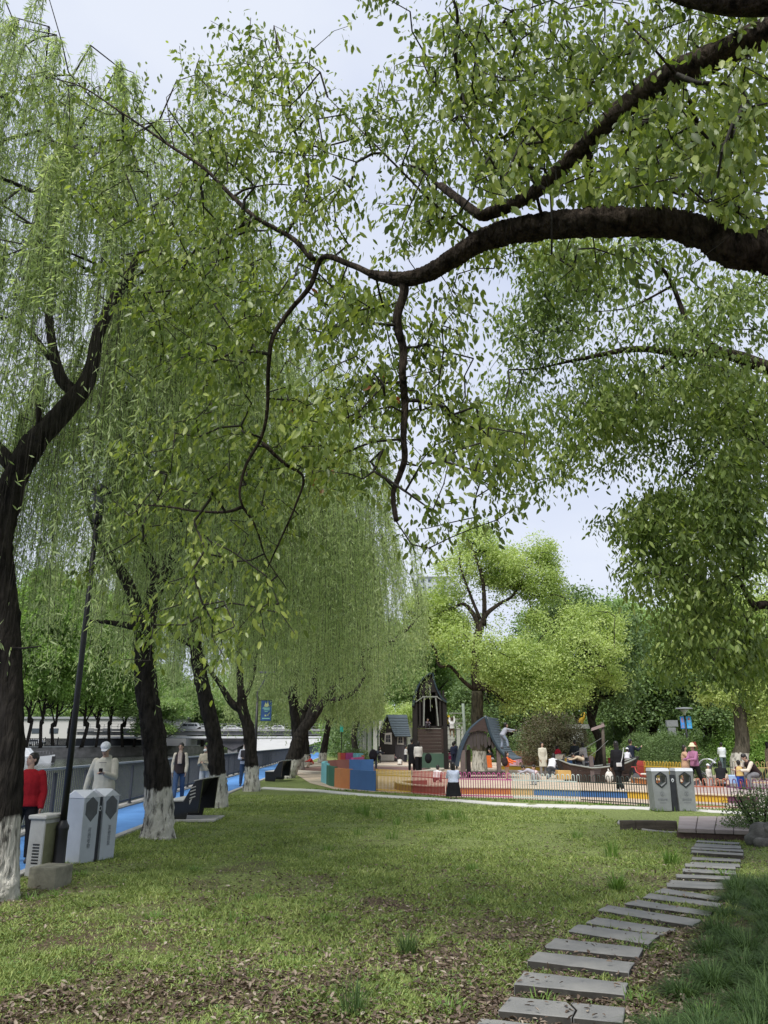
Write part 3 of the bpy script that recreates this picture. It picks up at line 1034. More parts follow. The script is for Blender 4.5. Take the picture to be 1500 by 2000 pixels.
mb.build('branch', bark_c, root)
skel = np.concatenate(skel)
T = density_targets(A_rows, 0, 0, 50, 10.5, dA, 1.1)
# the crown goes on out of view: sprays added overhead to shade the near lawn
xt = np.stack([RNG.uniform(-.5, 6.5, 1000), RNG.uniform(-3, 5.5, 1000), RNG.uniform(6.2, 9.0, 1000)], 1)
xt = xt[(xt[:, 2] - CAM_H) > 1.36 * xt[:, 1] + .3]
# the heavy limbs are bare on the camera's side
LP = [np.array([w for w in catmull([(a, b_, c) for a, b_, c in q], 8)]) for q in (A_main[1:], A_sub[0][0], A_sub[1][0], A_sub[9][0], A_sub[2][0], A_sub[3][0], A_sub[4][0], A_sub[5][0], A_sub[6][0])]
def clear_of_limbs(T, pad, dz=.25, LP=LP):
    ok = np.ones(len(T), bool)
    rel = T - np.array([0, 0, CAM_H])
    dep = rel[:, 1] * CP + rel[:, 2] * SP
    u = rel[:, 0] / dep * 1500 + 750
    v = 1000 - (rel[:, 2] * CP - rel[:, 1] * SP) / dep * 1500
    for q, pd in zip(LP, pad):
        for a in q:
            ok &= ~(((u - a[0]) ** 2 + (v - a[1]) ** 2 < pd ** 2) & (T[:, 1] < a[2] + dz))
    return ok
T = T[clear_of_limbs(T, (50, 26, 22, 22, 12, 12, 8, 12, 8))]
g_ = fbm(T[:, 0] * 1.5 + 20, T[:, 2] * 1.5 + 20, 77)
T = T[RNG.random(len(T)) < np.clip((g_ - .28) * 6, .2, 1)]
nA = len(T)
T = np.concatenate([T, xt]) - np.array(off)
print('camphor A targets', len(T))
segs, dirs = grow(skel, T, step=.22, rtip=.0030, power=.42, jit=.10, maxr=.02, sag=.05, pull=.12)
V, F = segs_mesh(*segs, n=4)
fastmesh('twig', V, F, twig_m, root, smooth=True)
V, F = camphor_sprays(T, dirs, 22, .077, .48, .082, LEAF_OVAL)
ctr = V.reshape(-1, 8, 3).mean(1) + np.array(off)
okl = clear_of_limbs(ctr, (34, 12, 9, 12, 6, 6, 4, 6, 5), .0)
F = F.reshape(-1, 6, 4)[okl].reshape(-1, 4)
used = np.repeat(okl, 8)
remap = np.cumsum(used) - 1
V, F = V[used], remap[F]
quads_to_mesh('foliage', V, F, camphor_near, root)

B_rows = [  # from x=900, y=450
 "..3555555566",
 "..6777777777",
 "..4777777777",
 ".37777777777",
 ".67777777777",
 ".77777777666",
 "777777777777",
 "677777446677",
 "265553343677",
 "..2211..5777",
 "......267777",
 "......367777",
 "......367777",
 "......267777",
 ".......37777",
 "........5777",
 "........4666",
 "........2453",
]
def dB(px, py): return 9.6 + (1500 - px) / 600 * 1.8 + (py - 500) / 700 * 1.2
B_limbs = [
 ([(9.2, 11.6, 4.6), P(1620, 760, 10.6), P(1500, 718, 10.6), P(1420, 692, 10.6), P(1330, 690, 10.7), P(1240, 682, 10.8), P(1140, 700, 11), P(1050, 720, 11.2)], .15, .012),
 ([P(1420, 692, 10.6), P(1350, 640, 10.5), P(1315, 560, 10.4), P(1290, 520, 10.2), P(1245, 480, 10.0)], .05, .02),
 ([P(1330, 690, 10.7), P(1260, 740, 10.9), P(1190, 760, 11.0), P(1140, 745, 11.1)], .03, .01),
 ([(9.2, 11.6, 4.6), P(1600, 840, 10.8), P(1500, 802, 10.9), P(1440, 830, 11), P(1390, 880, 11), P(1330, 930, 11.1)], .08, .012),
 ([(9.3, 11.6, 3.6), P(1640, 1210, 11.2), P(1500, 1182, 11.2), P(1470, 1180, 11.2), P(1440, 1130, 11.3), P(1390, 1090, 11.4), P(1310, 1060, 11.5)], .09, .012),
 ([P(1500, 1182, 11.2), P(1440, 1200, 11.2), P(1370, 1190, 11.2)], .03, .008),
 ([P(1310, 560, 10.4), P(1230, 600, 10.6), P(1150, 610, 10.8)], .02, .006),
 ([P(1440, 830, 11), P(1350, 850, 11.2), P(1250, 880, 11.4)], .02, .006),
]
off = Vector((9.3, 11.6, 0))
root = empty('camphor_tree', off, 'second camphor with smaller leaves drooping above the two-part bin and boat', 'tree')
mb = MB()
limb(mb, loc([(9.3, 11.6, -.1), (9.25, 11.6, 1.5), (9.3, 11.6, 3.6), (9.2, 11.6, 4.6), (9.4, 11.9, 7), (9.3, 12, 9)]), .38, .14, 18, 6, .04)
mb.build('trunk', bark_c, root)
mb = MB()
skel = []
for q, r0, r1 in B_limbs:
    pth, _ = limb(mb, loc(q), r0, r1, 10, 7, .05)
    skel.append(pth)
limb(mb, loc([(9.3, 11.8, 6), (8.2, 11.2, 8), (6.5, 10.8, 9.6), (4.5, 10.6, 10.4)]), .12, .03, 10, 6, .05)
mb.build('branch', bark_c, root)
skel = np.concatenate(skel)
T = density_targets(B_rows, 900, 450, 50, 19, dB, 1.5, .014)
LPB = [np.array(catmull([q for q in (((np.array([750 + 1500 * w[0] / (w[1] * CP + (w[2] - CAM_H) * SP), 1000 - 1500 * ((w[2] - CAM_H) * CP - w[1] * SP) / (w[1] * CP + (w[2] - CAM_H) * SP), w[1]])) for w in L0[0][1:]))], 8)) for L0 in B_limbs]
T = T[clear_of_limbs(T, (20, 16, 12, 14, 14, 10, 9, 9), .1, LPB)]
g_ = fbm(T[:, 0] * .75 + 20, T[:, 2] * .75 + 20, 55)
T = T[RNG.random(len(T)) < np.clip((g_ - .30) * 7, .12, 1)]
xt = np.stack([RNG.uniform(6, 13, 300), RNG.uniform(8.5, 15, 300), RNG.uniform(5, 11, 300)], 1)
xt = xt[xt[:, 0] > 0.55 * xt[:, 1]]
T = np.concatenate([T, xt]) - np.array(off)
print('camphor B targets', len(T))
segs, dirs = grow(skel, T, step=.4, rtip=.0035, power=.44, jit=.10, maxr=.04, sag=.05, pull=.15)
V, F = segs_mesh(*segs, n=3)
fastmesh('twig', V, F, twig_m, root, smooth=True)
V, F = camphor_sprays(T, dirs, 44, .105, .50, .15, LEAF_HEX)
fastmesh('foliage', V, F, camphor_far, root)

# ---------------------------------------------------------------- willows along the path
def willow(base, trunk, limbs, dome, n_end, strands, seglen, leafs, label, ln=.085, wd=.17, washed=True, r0=.25, sides=20, low=2.6, name='willow_tree', nside=3, thin=1.0, keep=None):
    """trunk and limbs in world points; dome = (cx, cy, cz, rx, ry, rz) of the crown; branch ends fill its upper shell and strands of narrow leaves fall from them"""
    off_ = Vector(base)
    L_ = lambda q: [Vector(w) - off_ for w in q]
    root = empty(name, off_, label, 'tree', group='willows along the river path')
    mb = MB()
    k = len(trunk)
    flare = [1.35, 1.05] + [1.0] * (k - 2)
    rr = [r0 * flare[i] * (1 - .28 * i / (k - 1)) for i in range(k)]
    pth, _ = limb(mb, L_(trunk), r0, r0, sides, 14, .04, ridge=.16, rr=rr, knobs=.2)
    mb.build('trunk', bark_w if washed else bark_up, root)
    mb = MB()
    skel = []
    for q, a, b_ in limbs:
        pth, _ = limb(mb, L_(q), a, b_, max(8, sides // 2), 6, .05, knobs=.2)
        skel.append(pth)
    mb.build('branch', bark_up, root)
    skel = np.concatenate(skel)
    cx, cy, cz, rx, ry, rz = dome
    d = rand_dirs(n_end * 3)
    d = d[d[:, 2] > -0.25][:n_end]
    rad = RNG.uniform(0.35, 1.0, len(d)) ** 0.5
    bump = 1 + 0.38 * (fbm(d[:, 0] * 2.2 + 5, d[:, 1] * 2.2 + d[:, 2] * 1.7 + 9, int(abs(cx * 10)) + 2) - .5) * 2
    E = np.stack([cx + d[:, 0] * rx * rad * bump, cy + d[:, 1] * ry * rad * bump, cz + d[:, 2] * rz * rad * bump], 1)
    gE = fbm(E[:, 0] * .55 + 40, E[:, 2] * .55 + E[:, 1] * .4 + 40, int(abs(cy * 3)))
    E = E[RNG.random(len(E)) < np.clip((gE - .32) * 8, .07, 1)]
    E = E - np.array(off_)
    segs, dirs = grow(skel, E, step=.5, rtip=.006, power=.5, jit=.12, maxr=.09, sag=.12, pull=.2)
    V, F = segs_mesh(*segs, n=4)
    # strands start at the ends and at points along the outer twigs
    src = np.concatenate([E, segs[1][RNG.integers(0, len(segs[1]), len(E))]])
    S = np.repeat(src, strands, 0)
    n = len(S)
    # only fall where the curtain is: a clumpy choice of length
    zlow = low + 1.7 * dens_noise(np.stack([S[:, 0] + off_.x, S[:, 1] + off_.y, S[:, 2] * 0], 1) + 50, 0.8, 5) * 1.4 - 1.2 + RNG.normal(0, .35, n)
    length = np.minimum(np.clip(S[:, 2] - zlow, .5, None), RNG.uniform(1.0, 4.8, n))
    hd = norm(np.stack([S[:, 0] + off_.x - cx, S[:, 1] + off_.y - cy, np.zeros(n)], 1) + RNG.normal(0, .8, (n, 3)) * [1, 1, 0])
    segc = 7
    tt = np.linspace(0, 1, segc + 1)
    reach = RNG.uniform(.15, .55, n)
    rise = RNG.uniform(.0, .18, n)
    pts = []
    sway = RNG.normal(0, .05, (n, 2))
    for t_ in tt:
        out_r = reach * (1 - (1 - t_) ** 2.2)
        dz = -length * t_ ** 1.15 + rise * np.sin(min(1, t_ * 3) * math.pi) * .6
        q = S + hd * out_r[:, None]
        q[:, 2] += dz
        q[:, 0] += sway[:, 0] * length * t_ ** 1.5
        q[:, 1] += sway[:, 1] * length * t_ ** 1.5
        pts.append(q)
    pts = np.stack(pts, 1)          # n, segc+1, 3
    A = pts[:, :-1].reshape(-1, 3)
    B = pts[:, 1:].reshape(-1, 3)
    th = .0022 * thin
    V2, F2 = segs_mesh(A, B, np.full(len(A), th), np.full(len(A), th * .8), n=nside)
    V = np.concatenate([V, V2])
    F = np.concatenate([F, F2 + len(V) - len(V2)])
    fastmesh('twig', V, F, twig_m, root, smooth=True)
    # leaves
    per = max(3, int(round(leafs)))
    tq = RNG.uniform(0.04, 1, (n, per)) * segc
    i0 = np.minimum(tq.astype(int), segc - 1)
    fr = (tq - i0)[..., None]
    rows = np.arange(n)[:, None]
    a, b2 = pts[rows, i0], pts[rows, i0 + 1]
    pos = (a + (b2 - a) * fr).reshape(-1, 3)
    dd = norm((b2 - a).reshape(-1, 3))
    # shorter strands carry fewer leaves
    keepm = RNG.random(len(pos)) < np.repeat(np.clip(length / 2.2, .35, 1), per)
    pos, dd = pos[keepm], dd[keepm]
    m_ = len(pos)
    ax = norm(dd * 0.62 + rand_dirs(m_) * 0.68 + np.array([0, 0, -.12]))
    if keep:
        w_ = pos + np.array(off_)
        rel = w_ - np.array([0, 0, CAM_H])
        dep = rel[:, 1] * CP + rel[:, 2] * SP
        u = rel[:, 0] / dep * 1500 + 750
        v = 1000 - (rel[:, 2] * CP - rel[:, 1] * SP) / dep * 1500
        kk = np.ones(m_, bool)
        for a_, b_, r_ in keep: kk &= ~(((u - a_) ** 2 + (v - b_) ** 2 < r_ ** 2) & (w_[:, 1] < base[1] + .2) & (RNG.random(m_) < .93))
        pos, ax = pos[kk], ax[kk]
        m_ = len(pos)
    V, F = leaves(pos, ax, rand_dirs(m_), ln * RNG.uniform(.6, 1.2, m_), np.full(m_, ln * wd), LEAF_STRAP)
    fastmesh('foliage', V, F, willow_m, root)
    return root

# first willow, at the picture's left edge
willow((-4.05, 8.8, 0), [(-4.05, 8.8, -.1), (-4.08, 8.8, .5), P(14, 1400, 8.8), P(4, 1200, 8.8), P(-2, 1050, 8.8), P(30, 930, 8.85), P(70, 860, 8.9)],
       [([P(70, 860, 8.9), P(110, 820, 8.9), P(160, 760, 8.9), P(178, 720, 8.95), P(192, 655, 9.0), P(220, 590, 9.1), P(262, 515, 9.2), P(300, 470, 9.3)], .14, .035),
        ([P(150, 770, 8.9), P(120, 740, 8.9), P(105, 690, 8.9), P(95, 610, 9.0), P(92, 500, 9.2), P(110, 380, 9.4), P(120, 250, 9.6)], .085, .022),
        ([P(35, 920, 8.85), P(-80, 800, 8.9), P(-220, 700, 9.1), P(-300, 560, 9.3)], .10, .03),
        ([P(98, 700, 8.95), P(50, 640, 8.9), P(-20, 610, 8.9), P(-90, 560, 8.8)], .04, .015),
        ([P(96, 500, 9.2), P(70, 474, 9.0), P(140, 510, 9.1), P(220, 552, 9.2), P(280, 570, 9.3), P(312, 612, 9.4)], .03, .012),
        ([P(75, 855, 8.9), P(76, 820, 8.8), P(75, 790, 8.75)], .035, .03),
        ([P(0, 1264, 8.8), P(40, 1266, 8.6), P(80, 1262, 8.5)], .018, .006)],
       (-4.6, 9.6, 7.6, 3.0, 3.1, 5.0), 470, 5, .3, 78, 'willow with a thick forked trunk at the left edge beside the concrete cabinet', r0=.195, sides=36, low=2.0, ln=.105, wd=.16, keep=[(20, 1000, 60), (20, 1100, 50), (15, 1200, 50), (40, 920, 60), (75, 860, 60), (110, 820, 60), (150, 765, 60), (180, 700, 45), (200, 640, 40), (230, 580, 35), (262, 515, 30), (115, 720, 45), (100, 640, 35)])
# second willow
willow((-3.93, 14.4, 0), [(-3.93, 14.4, -.1), (-3.95, 14.4, .45), P(305, 1480, 14.4), P(297, 1420, 14.4), P(287, 1350, 14.4), P(281, 1270, 14.4), P(285, 1230, 14.4)],
       [([P(283, 1240, 14.4), P(290, 1200, 14.4), P(305, 1150, 14.4), P(335, 1090, 14.5), P(350, 1010, 14.6), P(370, 900, 14.8), P(420, 790, 15), P(440, 700, 15.2)], .19, .03),
        ([P(280, 1250, 14.4), P(268, 1190, 14.4), P(245, 1130, 14.4), P(200, 1060, 14.3), P(170, 980, 14.2), P(150, 850, 14.2)], .15, .03),
        ([P(268, 1225, 14.4), P(215, 1216, 14.3), P(172, 1212, 14.2)], .07, .02),
        ([P(310, 1140, 14.4), P(270, 1020, 14.6), P(290, 880, 14.8), P(300, 720, 15)], .10, .02)],
       (-3.9, 14.9, 7.4, 3.7, 3.6, 4.3), 380, 4, .35, 70, 'willow with the thickest bare leaning trunk, its limewashed foot before the near bench', r0=.235, sides=32, low=2.2, ln=.115, wd=.17, keep=[(285, 1180, 40), (300, 1140, 30), (283, 1240, 45), (290, 1300, 45), (255, 1150, 30)])
# third willow
willow((-4.2, 20.7, 0), [(-4.2, 20.7, -.1), (-4.22, 20.7, .5), P(424, 1500, 20.7), P(418, 1440, 20.7), P(405, 1380, 20.7), P(392, 1320, 20.7), P(383, 1270, 20.7), P(380, 1240, 20.7)],
       [([P(381, 1250, 20.7), P(372, 1200, 20.7), P(372, 1140, 20.7), P(390, 1060, 20.9), P(410, 980, 21)], .17, .03),
        ([P(382, 1262, 20.7), P(345, 1240, 20.6), P(315, 1195, 20.5), P(290, 1120, 20.4)], .11, .03),
        ([P(383, 1240, 20.7), P(400, 1180, 20.8), P(440, 1100, 21), P(480, 1020, 21.2)], .11, .03)],
       (-3.9, 21.0, 7.4, 4.1, 4.0, 4.1), 340, 4, .4, 52, 'willow with a slim leaning trunk directly behind the near bench', r0=.225, sides=20, low=2.5, ln=.13, wd=.19, keep=[(385, 1260, 30), (395, 1320, 30), (375, 1210, 22), (345, 1240, 18)])
# fourth willow
willow((-4.5, 27.7, 0), [(-4.5, 27.7, -.1), (-4.52, 27.7, .6), P(490, 1470, 27.7), P(484, 1420, 27.7), P(474, 1385, 27.7), P(472, 1360, 27.7)],
       [([P(474, 1388, 27.7), P(452, 1372, 27.6), P(432, 1340, 27.5), P(405, 1300, 27.4), P(380, 1240, 27.3)], .15, .04),
        ([P(473, 1370, 27.7), P(468, 1320, 27.7), P(470, 1240, 27.8), P(500, 1140, 28)], .15, .04),
        ([P(473, 1380, 27.7), P(495, 1320, 27.8), P(505, 1260, 28), P(540, 1180, 28)], .08, .03)],
       (-4.2, 28, 7.2, 4.4, 4.3, 4.0), 300, 4, .5, 46, 'willow whose trunk splits low, standing in front of the man in white shirt', r0=.235, sides=16, low=2.9, ln=.15, wd=.2)
# fifth: two trunks with a long limb reaching out over the playground
willow((-4.6, 37.6, 0), [(-4.6, 37.6, -.1), P(566, 1500, 37.6), P(580, 1450, 37.6), P(592, 1425, 37.6), P(612, 1400, 37.6)],
       [([P(612, 1400, 37.6), P(640, 1360, 37.5), P(662, 1330, 37.4), P(700, 1305, 37.2), P(712, 1270, 37), P(760, 1255, 36.8), P(800, 1225, 36.6), P(830, 1190, 36.6)], .22, .03),
        ([P(600, 1412, 37.6), P(612, 1370, 37.6), P(614, 1320, 37.6), P(622, 1270, 37.6), P(610, 1200, 37.8)], .19, .04),
        ([P(645, 1370, 37.5), P(690, 1352, 37.3), P(712, 1320, 37.1), P(705, 1290, 37)], .14, .04)],
       (-2.6, 37.2, 7.6, 4.2, 4.4, 4.2), 290, 4, .5, 38, 'willow with two dark limbs stretched out over the playground beside the far bench', r0=.33, sides=16, low=3.6, ln=.17, wd=.18, keep=[(615, 1400, 26), (640, 1362, 24), (665, 1330, 22), (695, 1308, 20), (712, 1275, 14), (760, 1255, 12), (800, 1225, 10), (614, 1340, 20), (620, 1280, 16), (690, 1352, 16), (712, 1322, 14)])
willow((-5.0, 41.5, 0), [(-5.0, 41.5, -.1), P(582, 1470, 41.5), P(578, 1420, 41.5), P(572, 1360, 41.5), P(574, 1300, 41.5)],
       [([P(574, 1310, 41.5), P(570, 1260, 41.5), P(560, 1200, 41.5), P(545, 1120, 41.5)], .22, .04), ([P(574, 1320, 41.5), P(590, 1270, 41.5), P(600, 1200, 41.5), P(620, 1120, 41.5)], .18, .04)],
       (-4.6, 41.5, 7.6, 4.8, 4.6, 4.6), 280, 4, .5, 38, 'upright willow just behind the long-limbed one on the river path', r0=.30, sides=14, low=3.6, ln=.18, wd=.19)
for i, (bx, by, lean) in enumerate(((-5.2, 49, .6), (-5.5, 57, -.5), (-5.0, 65, 1.2))):
    willow((bx, by, 0), [(bx, by, -.1), (bx + .1 * lean, by, .9), (bx + .3 * lean, by, 2.4), (bx + .5 * lean, by, 3.4)],
           [([(bx + .5 * lean, by, 3.4), (bx + 1.5 * lean, by, 5.2), (bx + 1.8 * lean, by, 7.5)], .2, .05), ([(bx + .45 * lean, by, 3.2), (bx - 1.2, by, 5.0), (bx - 1.6, by, 7)], .15, .05)],
           (bx + .8 * lean, by, 6.8, 4.6, 4.5, 4.6), 260, 6, .6, 26,
           ['far willow with a limewashed foot, first behind the twin-trunk clump', 'far willow in the middle of the last three on the river path', 'farthest willow of the row on the river path'][i], r0=.3, sides=12, low=2.4, ln=.24, wd=.2)

# ---------------------------------------------------------------- broadleaved trees by blobs of foliage
def blob_crown(blobs, n_clump, per, lsize, spread, mat, root, off_, skel=None, flat=.75, seed=1, shape=LEAF_KITE, width=.55, droop=.35, twigs=True, clumpy=.35, gap=0, LPx=None, padx=9):
    """blobs: (x, y, z, rx, ry, rz); clumps of leaves on and inside each blob"""
    vol = np.array([b[3] * b[4] + b[5] * b[4] for b in blobs])
    pick = RNG.choice(len(blobs), n_clump, p=vol / vol.sum())
    Bk = np.array(blobs)[pick]
    d = rand_dirs(n_clump)
    d[:, 2] = np.where(d[:, 2] < -.5, -d[:, 2] * .6, d[:, 2])
    rad = RNG.uniform(.25, 1.0, n_clump) ** .4
    C = Bk[:, :3] + d * Bk[:, 3:] * rad[:, None]
    C += (np.stack([vnoise(C[:, 0] * .9, C[:, 2] * .9, seed), vnoise(C[:, 1] * .9, C[:, 2] * .9, seed + 1), vnoise(C[:, 0] * .9, C[:, 1] * .9, seed + 2)], 1) - .5) * clumpy * 2
    if gap:
        g3 = .5 * (fbm(C[:, 0] * gap + 30, C[:, 2] * gap + 30, seed + 9) + fbm(C[:, 1] * gap + 30, C[:, 2] * gap + C[:, 0] * gap * .5 + 30, seed + 19))
        kq = RNG.random(len(C)) < np.clip((g3 - .36) * 9, .05, 1)
        if LPx is not None: kq &= clear_of_limbs(C, [padx] * len(LPx), .2, LPx)
        C, d = C[kq], d[kq]
        n_clump = len(C)
    C -= np.array(off_)
    if twigs and skel is not None:
        sub = C[:: max(1, len(C) // 500)]
        segs, _ = grow(skel, sub, step=.7, rtip=.012, power=.45, jit=.12, maxr=.10, sag=.05, pull=.2)
        V, F = segs_mesh(*segs, n=4)
        fastmesh('twig', V, F, twig_m, root, smooth=True)
    n = n_clump * per
    pos = np.repeat(C, per, 0) + RNG.normal(0, 1, (n, 3)) * np.array([spread, spread, spread * flat])
    outd = np.repeat(d, per, 0)
    nr = norm(outd * .6 + rand_dirs(n) * .8 + np.array([0, 0, .6]))
    ax = norm(rand_dirs(n) + outd * .3 + np.array([0, 0, -droop]))
    L = lsize * RNG.uniform(.6, 1.2, n)
    V, F = leaves(pos, ax, nr, L, L * width * 1.3, shape)
    fastmesh('foliage', V, F, mat, root)

# the fresh green camphor in the middle of the playground
MY = 43.0
bx = P(937, 1500, MY).x
root = empty('camphor_tree', (bx, MY, 0), 'bright yellow-green camphor growing out of the playground sand beside the wooden hut', 'tree')
off = Vector((bx, MY, 0))
mb = MB()
limb(mb, loc([(bx, MY, -.1), (bx, MY, 1.0), P(933, 1420, MY), P(932, 1350, MY)]), .40, .32, 18, 6, .04, rr=[.46, .36, .33, .33])
mb.build('trunk', bark_cw, root)
mb = MB()
skel = []
for q, r0, r1 in [
    ([P(932, 1350, MY), P(928, 1290, MY), P(934, 1240, MY), P(940, 1222, MY)], .30, .2),
    ([P(936, 1230, MY), P(925, 1200, MY), P(905, 1180, MY), P(880, 1190, MY - .3), P(855, 1200, MY)], .16, .04),
    ([P(936, 1230, MY), P(950, 1200, MY), P(975, 1180, MY), P(1005, 1160, MY), P(1030, 1110, MY)], .17, .04),
    ([P(945, 1222, MY), P(946, 1170, MY), P(940, 1120, MY), P(925, 1080, MY), P(912, 1050, MY)], .16, .04),
    ([P(938, 1210, MY), P(918, 1160, MY), P(900, 1110, MY), P(898, 1080, MY)], .10, .04),
    ([P(928, 1348, MY), P(905, 1330, MY), P(880, 1302, MY), P(858, 1300, MY), P(850, 1270, MY), P(828, 1240, MY), P(815, 1205, MY)], .12, .04),
    ([P(938, 1345, MY), P(965, 1352, MY - 1), P(985, 1372, MY - 1.5)], .13, .05),
    ([P(938, 1340, MY), P(985, 1342, MY - .5), P(1050, 1370, MY - 1), P(1095, 1340, MY - 1), P(1130, 1310, MY - 1), P(1170, 1300, MY - 1)], .15, .04),
    ([P(934, 1300, MY), P(960, 1290, MY - 1), P(955, 1260, MY - 2)], .09, .03)]:
    pth, _ = limb(mb, loc(q), r0, r1, 10, 6, .05)
    skel.append(pth)
mb.build('branch', bark_c, root)
def blob(px, py, Y, rx, rz, ry=None):
    c = P(px, py, Y)
    k = Y / 1500 * 1.0
    return (c.x, c.y, c.z, rx * k * 1.12, (ry or rx) * k * 1.12, rz * k * 1.12)
bl = [blob(930, 1085, MY, 50, 48), blob(900, 1130, MY, 52, 50), blob(985, 1100, MY - .5, 45, 42), blob(1050, 1110, MY, 52, 55), blob(1065, 1150, MY, 42, 45), blob(940, 1155, MY + .6, 55, 45), blob(1000, 1160, MY, 60, 45),
      blob(845, 1195, MY, 48, 45), blob(865, 1240, MY, 52, 42), blob(825, 1225, MY, 30, 35), blob(910, 1275, MY - 1.5, 52, 48), blob(965, 1290, MY - 2, 60, 50), blob(1010, 1250, MY - .5, 65, 50), blob(1090, 1240, MY - .5, 75, 45), blob(1150, 1215, MY - .5, 70, 40),
      blob(1190, 1270, MY - .5, 42, 45), blob(1130, 1290, MY - 1, 65, 45), blob(1060, 1310, MY - 1, 70, 45), blob(1000, 1340, MY - 1.5, 45, 48), blob(1035, 1370, MY - 1.5, 45, 35), blob(960, 1335, MY - 1.8, 35, 30), blob(1090, 1355, MY - 1, 55, 28), blob(1170, 1330, MY, 40, 30)]
bl += [blob(930, 1048, MY, 30, 22), blob(1065, 1085, MY, 30, 26), blob(985, 1210, MY, 70, 40), blob(880, 1225, MY, 40, 40)]
def topix(w):
    w = np.array(w) + np.array(off)
    dep = w[:, 1] * CP + (w[:, 2] - CAM_H) * SP
    return np.stack([750 + 1500 * w[:, 0] / dep, 1000 - 1500 * ((w[:, 2] - CAM_H) * CP - w[:, 1] * SP) / dep, w[:, 1]], 1)
blob_crown(bl, 7800, 24, .15, .22, fresh, root, off, np.concatenate(skel), seed=4, gap=.55, LPx=[topix(s_) for s_ in skel[:7]], padx=9)

# a generic tree for the background, then copies
def make_tree(h, w, trunk_r, mat, label, n_clump, per, ls, nb=14, trunk_h=.32, name='broadleaf_tree', bark=None, shape_z=.38, seed=3):
    root = empty(name, (0, 0, 0), label, 'tree')
    mb = MB()
    limb(mb, [(0, 0, -.2), (.05 * w, 0, h * .15), (0, .02 * w, h * trunk_h), (.03 * w, 0, h * .55)], trunk_r, trunk_r * .6, 12, 5, .05)
    mb.build('trunk', bark or bark_up, root)
    mb = MB()
    sk = []
    for i in range(6):
        a = i * 1.05 + RNG.random()
        r_ = w * RNG.uniform(.25, .4)
        pth, _ = limb(mb, [(0, 0, h * (trunk_h - .02 + .03 * i)), (r_ * .5 * math.cos(a), r_ * .5 * math.sin(a), h * (trunk_h + .14)), (r_ * math.cos(a), r_ * math.sin(a), h * (.55 + .06 * i))], trunk_r * .5, trunk_r * .12, 8, 5, .05)
        sk.append(pth)
    mb.build('branch', bark or bark_up, root)
    bl = []
    for i in range(nb):
        a = RNG.uniform(0, 6.28)
        zz = RNG.uniform(-.9, 1)
        rr = w * .5 * math.sqrt(max(.05, 1 - zz * zz)) * RNG.uniform(.3, .75)
        s = w * RNG.uniform(.15, .24)
        bl.append((rr * math.cos(a), rr * math.sin(a), h * (.62 + shape_z * .72 * zz), s, s, s * .8))
    blob_crown(bl, n_clump, per, ls, ls * 1.6, mat, root, (0, 0, 0), np.concatenate(sk), seed=seed)
    return root
def place(proto, spots, group, labels):
    """first spot moves the prototype itself, the rest are copies"""
    for i, (x, y, s, rz) in enumerate(spots):
        o = proto if i == 0 else copy_tree(proto)
        o.location = (x, y, 0 if x > -30 else .9)
        o.rotation_euler = (0, 0, rz)
        sc = s if isinstance(s, tuple) else (s, s, s)
        o.scale = sc
        tag(o, labels[i] if isinstance(labels, (list, tuple)) else labels, 'tree', group)
def X(px, Y): return P(px, 1451, Y).x
pro = make_tree(14, 11, .35, mid_leaf, '', 2600, 14, .30, seed=8)
place(pro, [(X(1130, 78), 78, (1.1, 1.1, 1.10), .3), (X(1215, 84), 84, (1.2, 1.2, 1.22), 1.9), (X(1290, 62), 62, (1.1, 1.1, .86), 2.7), (X(745, 95), 95, (1.1, 1.1, 1.22), 4.1), (X(835, 100), 100, (1.2, 1.2, 1.18), 5.2), (X(1400, 74), 74, (1.3, 1.3, 1.05), .9),
            (X(700, 84), 84, (.9, .9, 1.05), 3.3), (X(1030, 92), 92, (1.3, 1.3, 1.0), 2.2), (X(1500, 66), 66, (1.2, 1.2, 1.0), 3.9), (X(1330, 100), 100, (1.5, 1.5, 1.25), 1.2), (X(900, 115), 115, (1.4, 1.4, 1.15), 1.5), (X(660, 112), 112, (1.2, 1.2, 1.1), 2.5)],
      'tall trees behind the playground',
      ['tall mid-green tree behind the playground, round top right of the bright camphor', 'tallest mid-green tree, its top against the sky in the gap below the drooping crown', 'mid-green tree standing behind the clipped bushes', 'tall tree behind the pergola roof vines',
       'broad tree behind the tall playground tower', 'mid-green tree behind the lamp with blue banners', 'slim mid-green tree at the pergola end nearest the willows', 'wide tree hidden behind the bright camphor crown', 'tree behind the lawn at the picture edge, above the seated man', 'wide backmost tree above the walker in white',
       'backmost tree between tower and bright camphor', 'backmost tree beyond the end of the willow row'])
pro = make_tree(9, 9, .30, dark_leaf, '', 2200, 13, .24, trunk_h=.30, seed=12)
place(pro, [(X(1165, 47), 47.5, (1.1, .9, 1.15), .5), (X(1240, 60), 60, (1.1, 1.1, .95), 2.6), (X(1000, 70), 70, (1.3, 1.3, .9), 1.1), (X(1385, 57), 57, (1.1, 1.1, .85), 3.1), (X(960, 80), 80, (1.1, 1.1, .9), 4.0)], 'dark trees around the playground',
      ['dark leaning tree standing right behind the wooden boat', 'dark low tree left of the banner lamp', 'dark tree behind the pergola columns and the hut', 'dark tree whose shaded trunks stand behind the walker in white', 'dark tree in front of the pergola seen past the tower'])
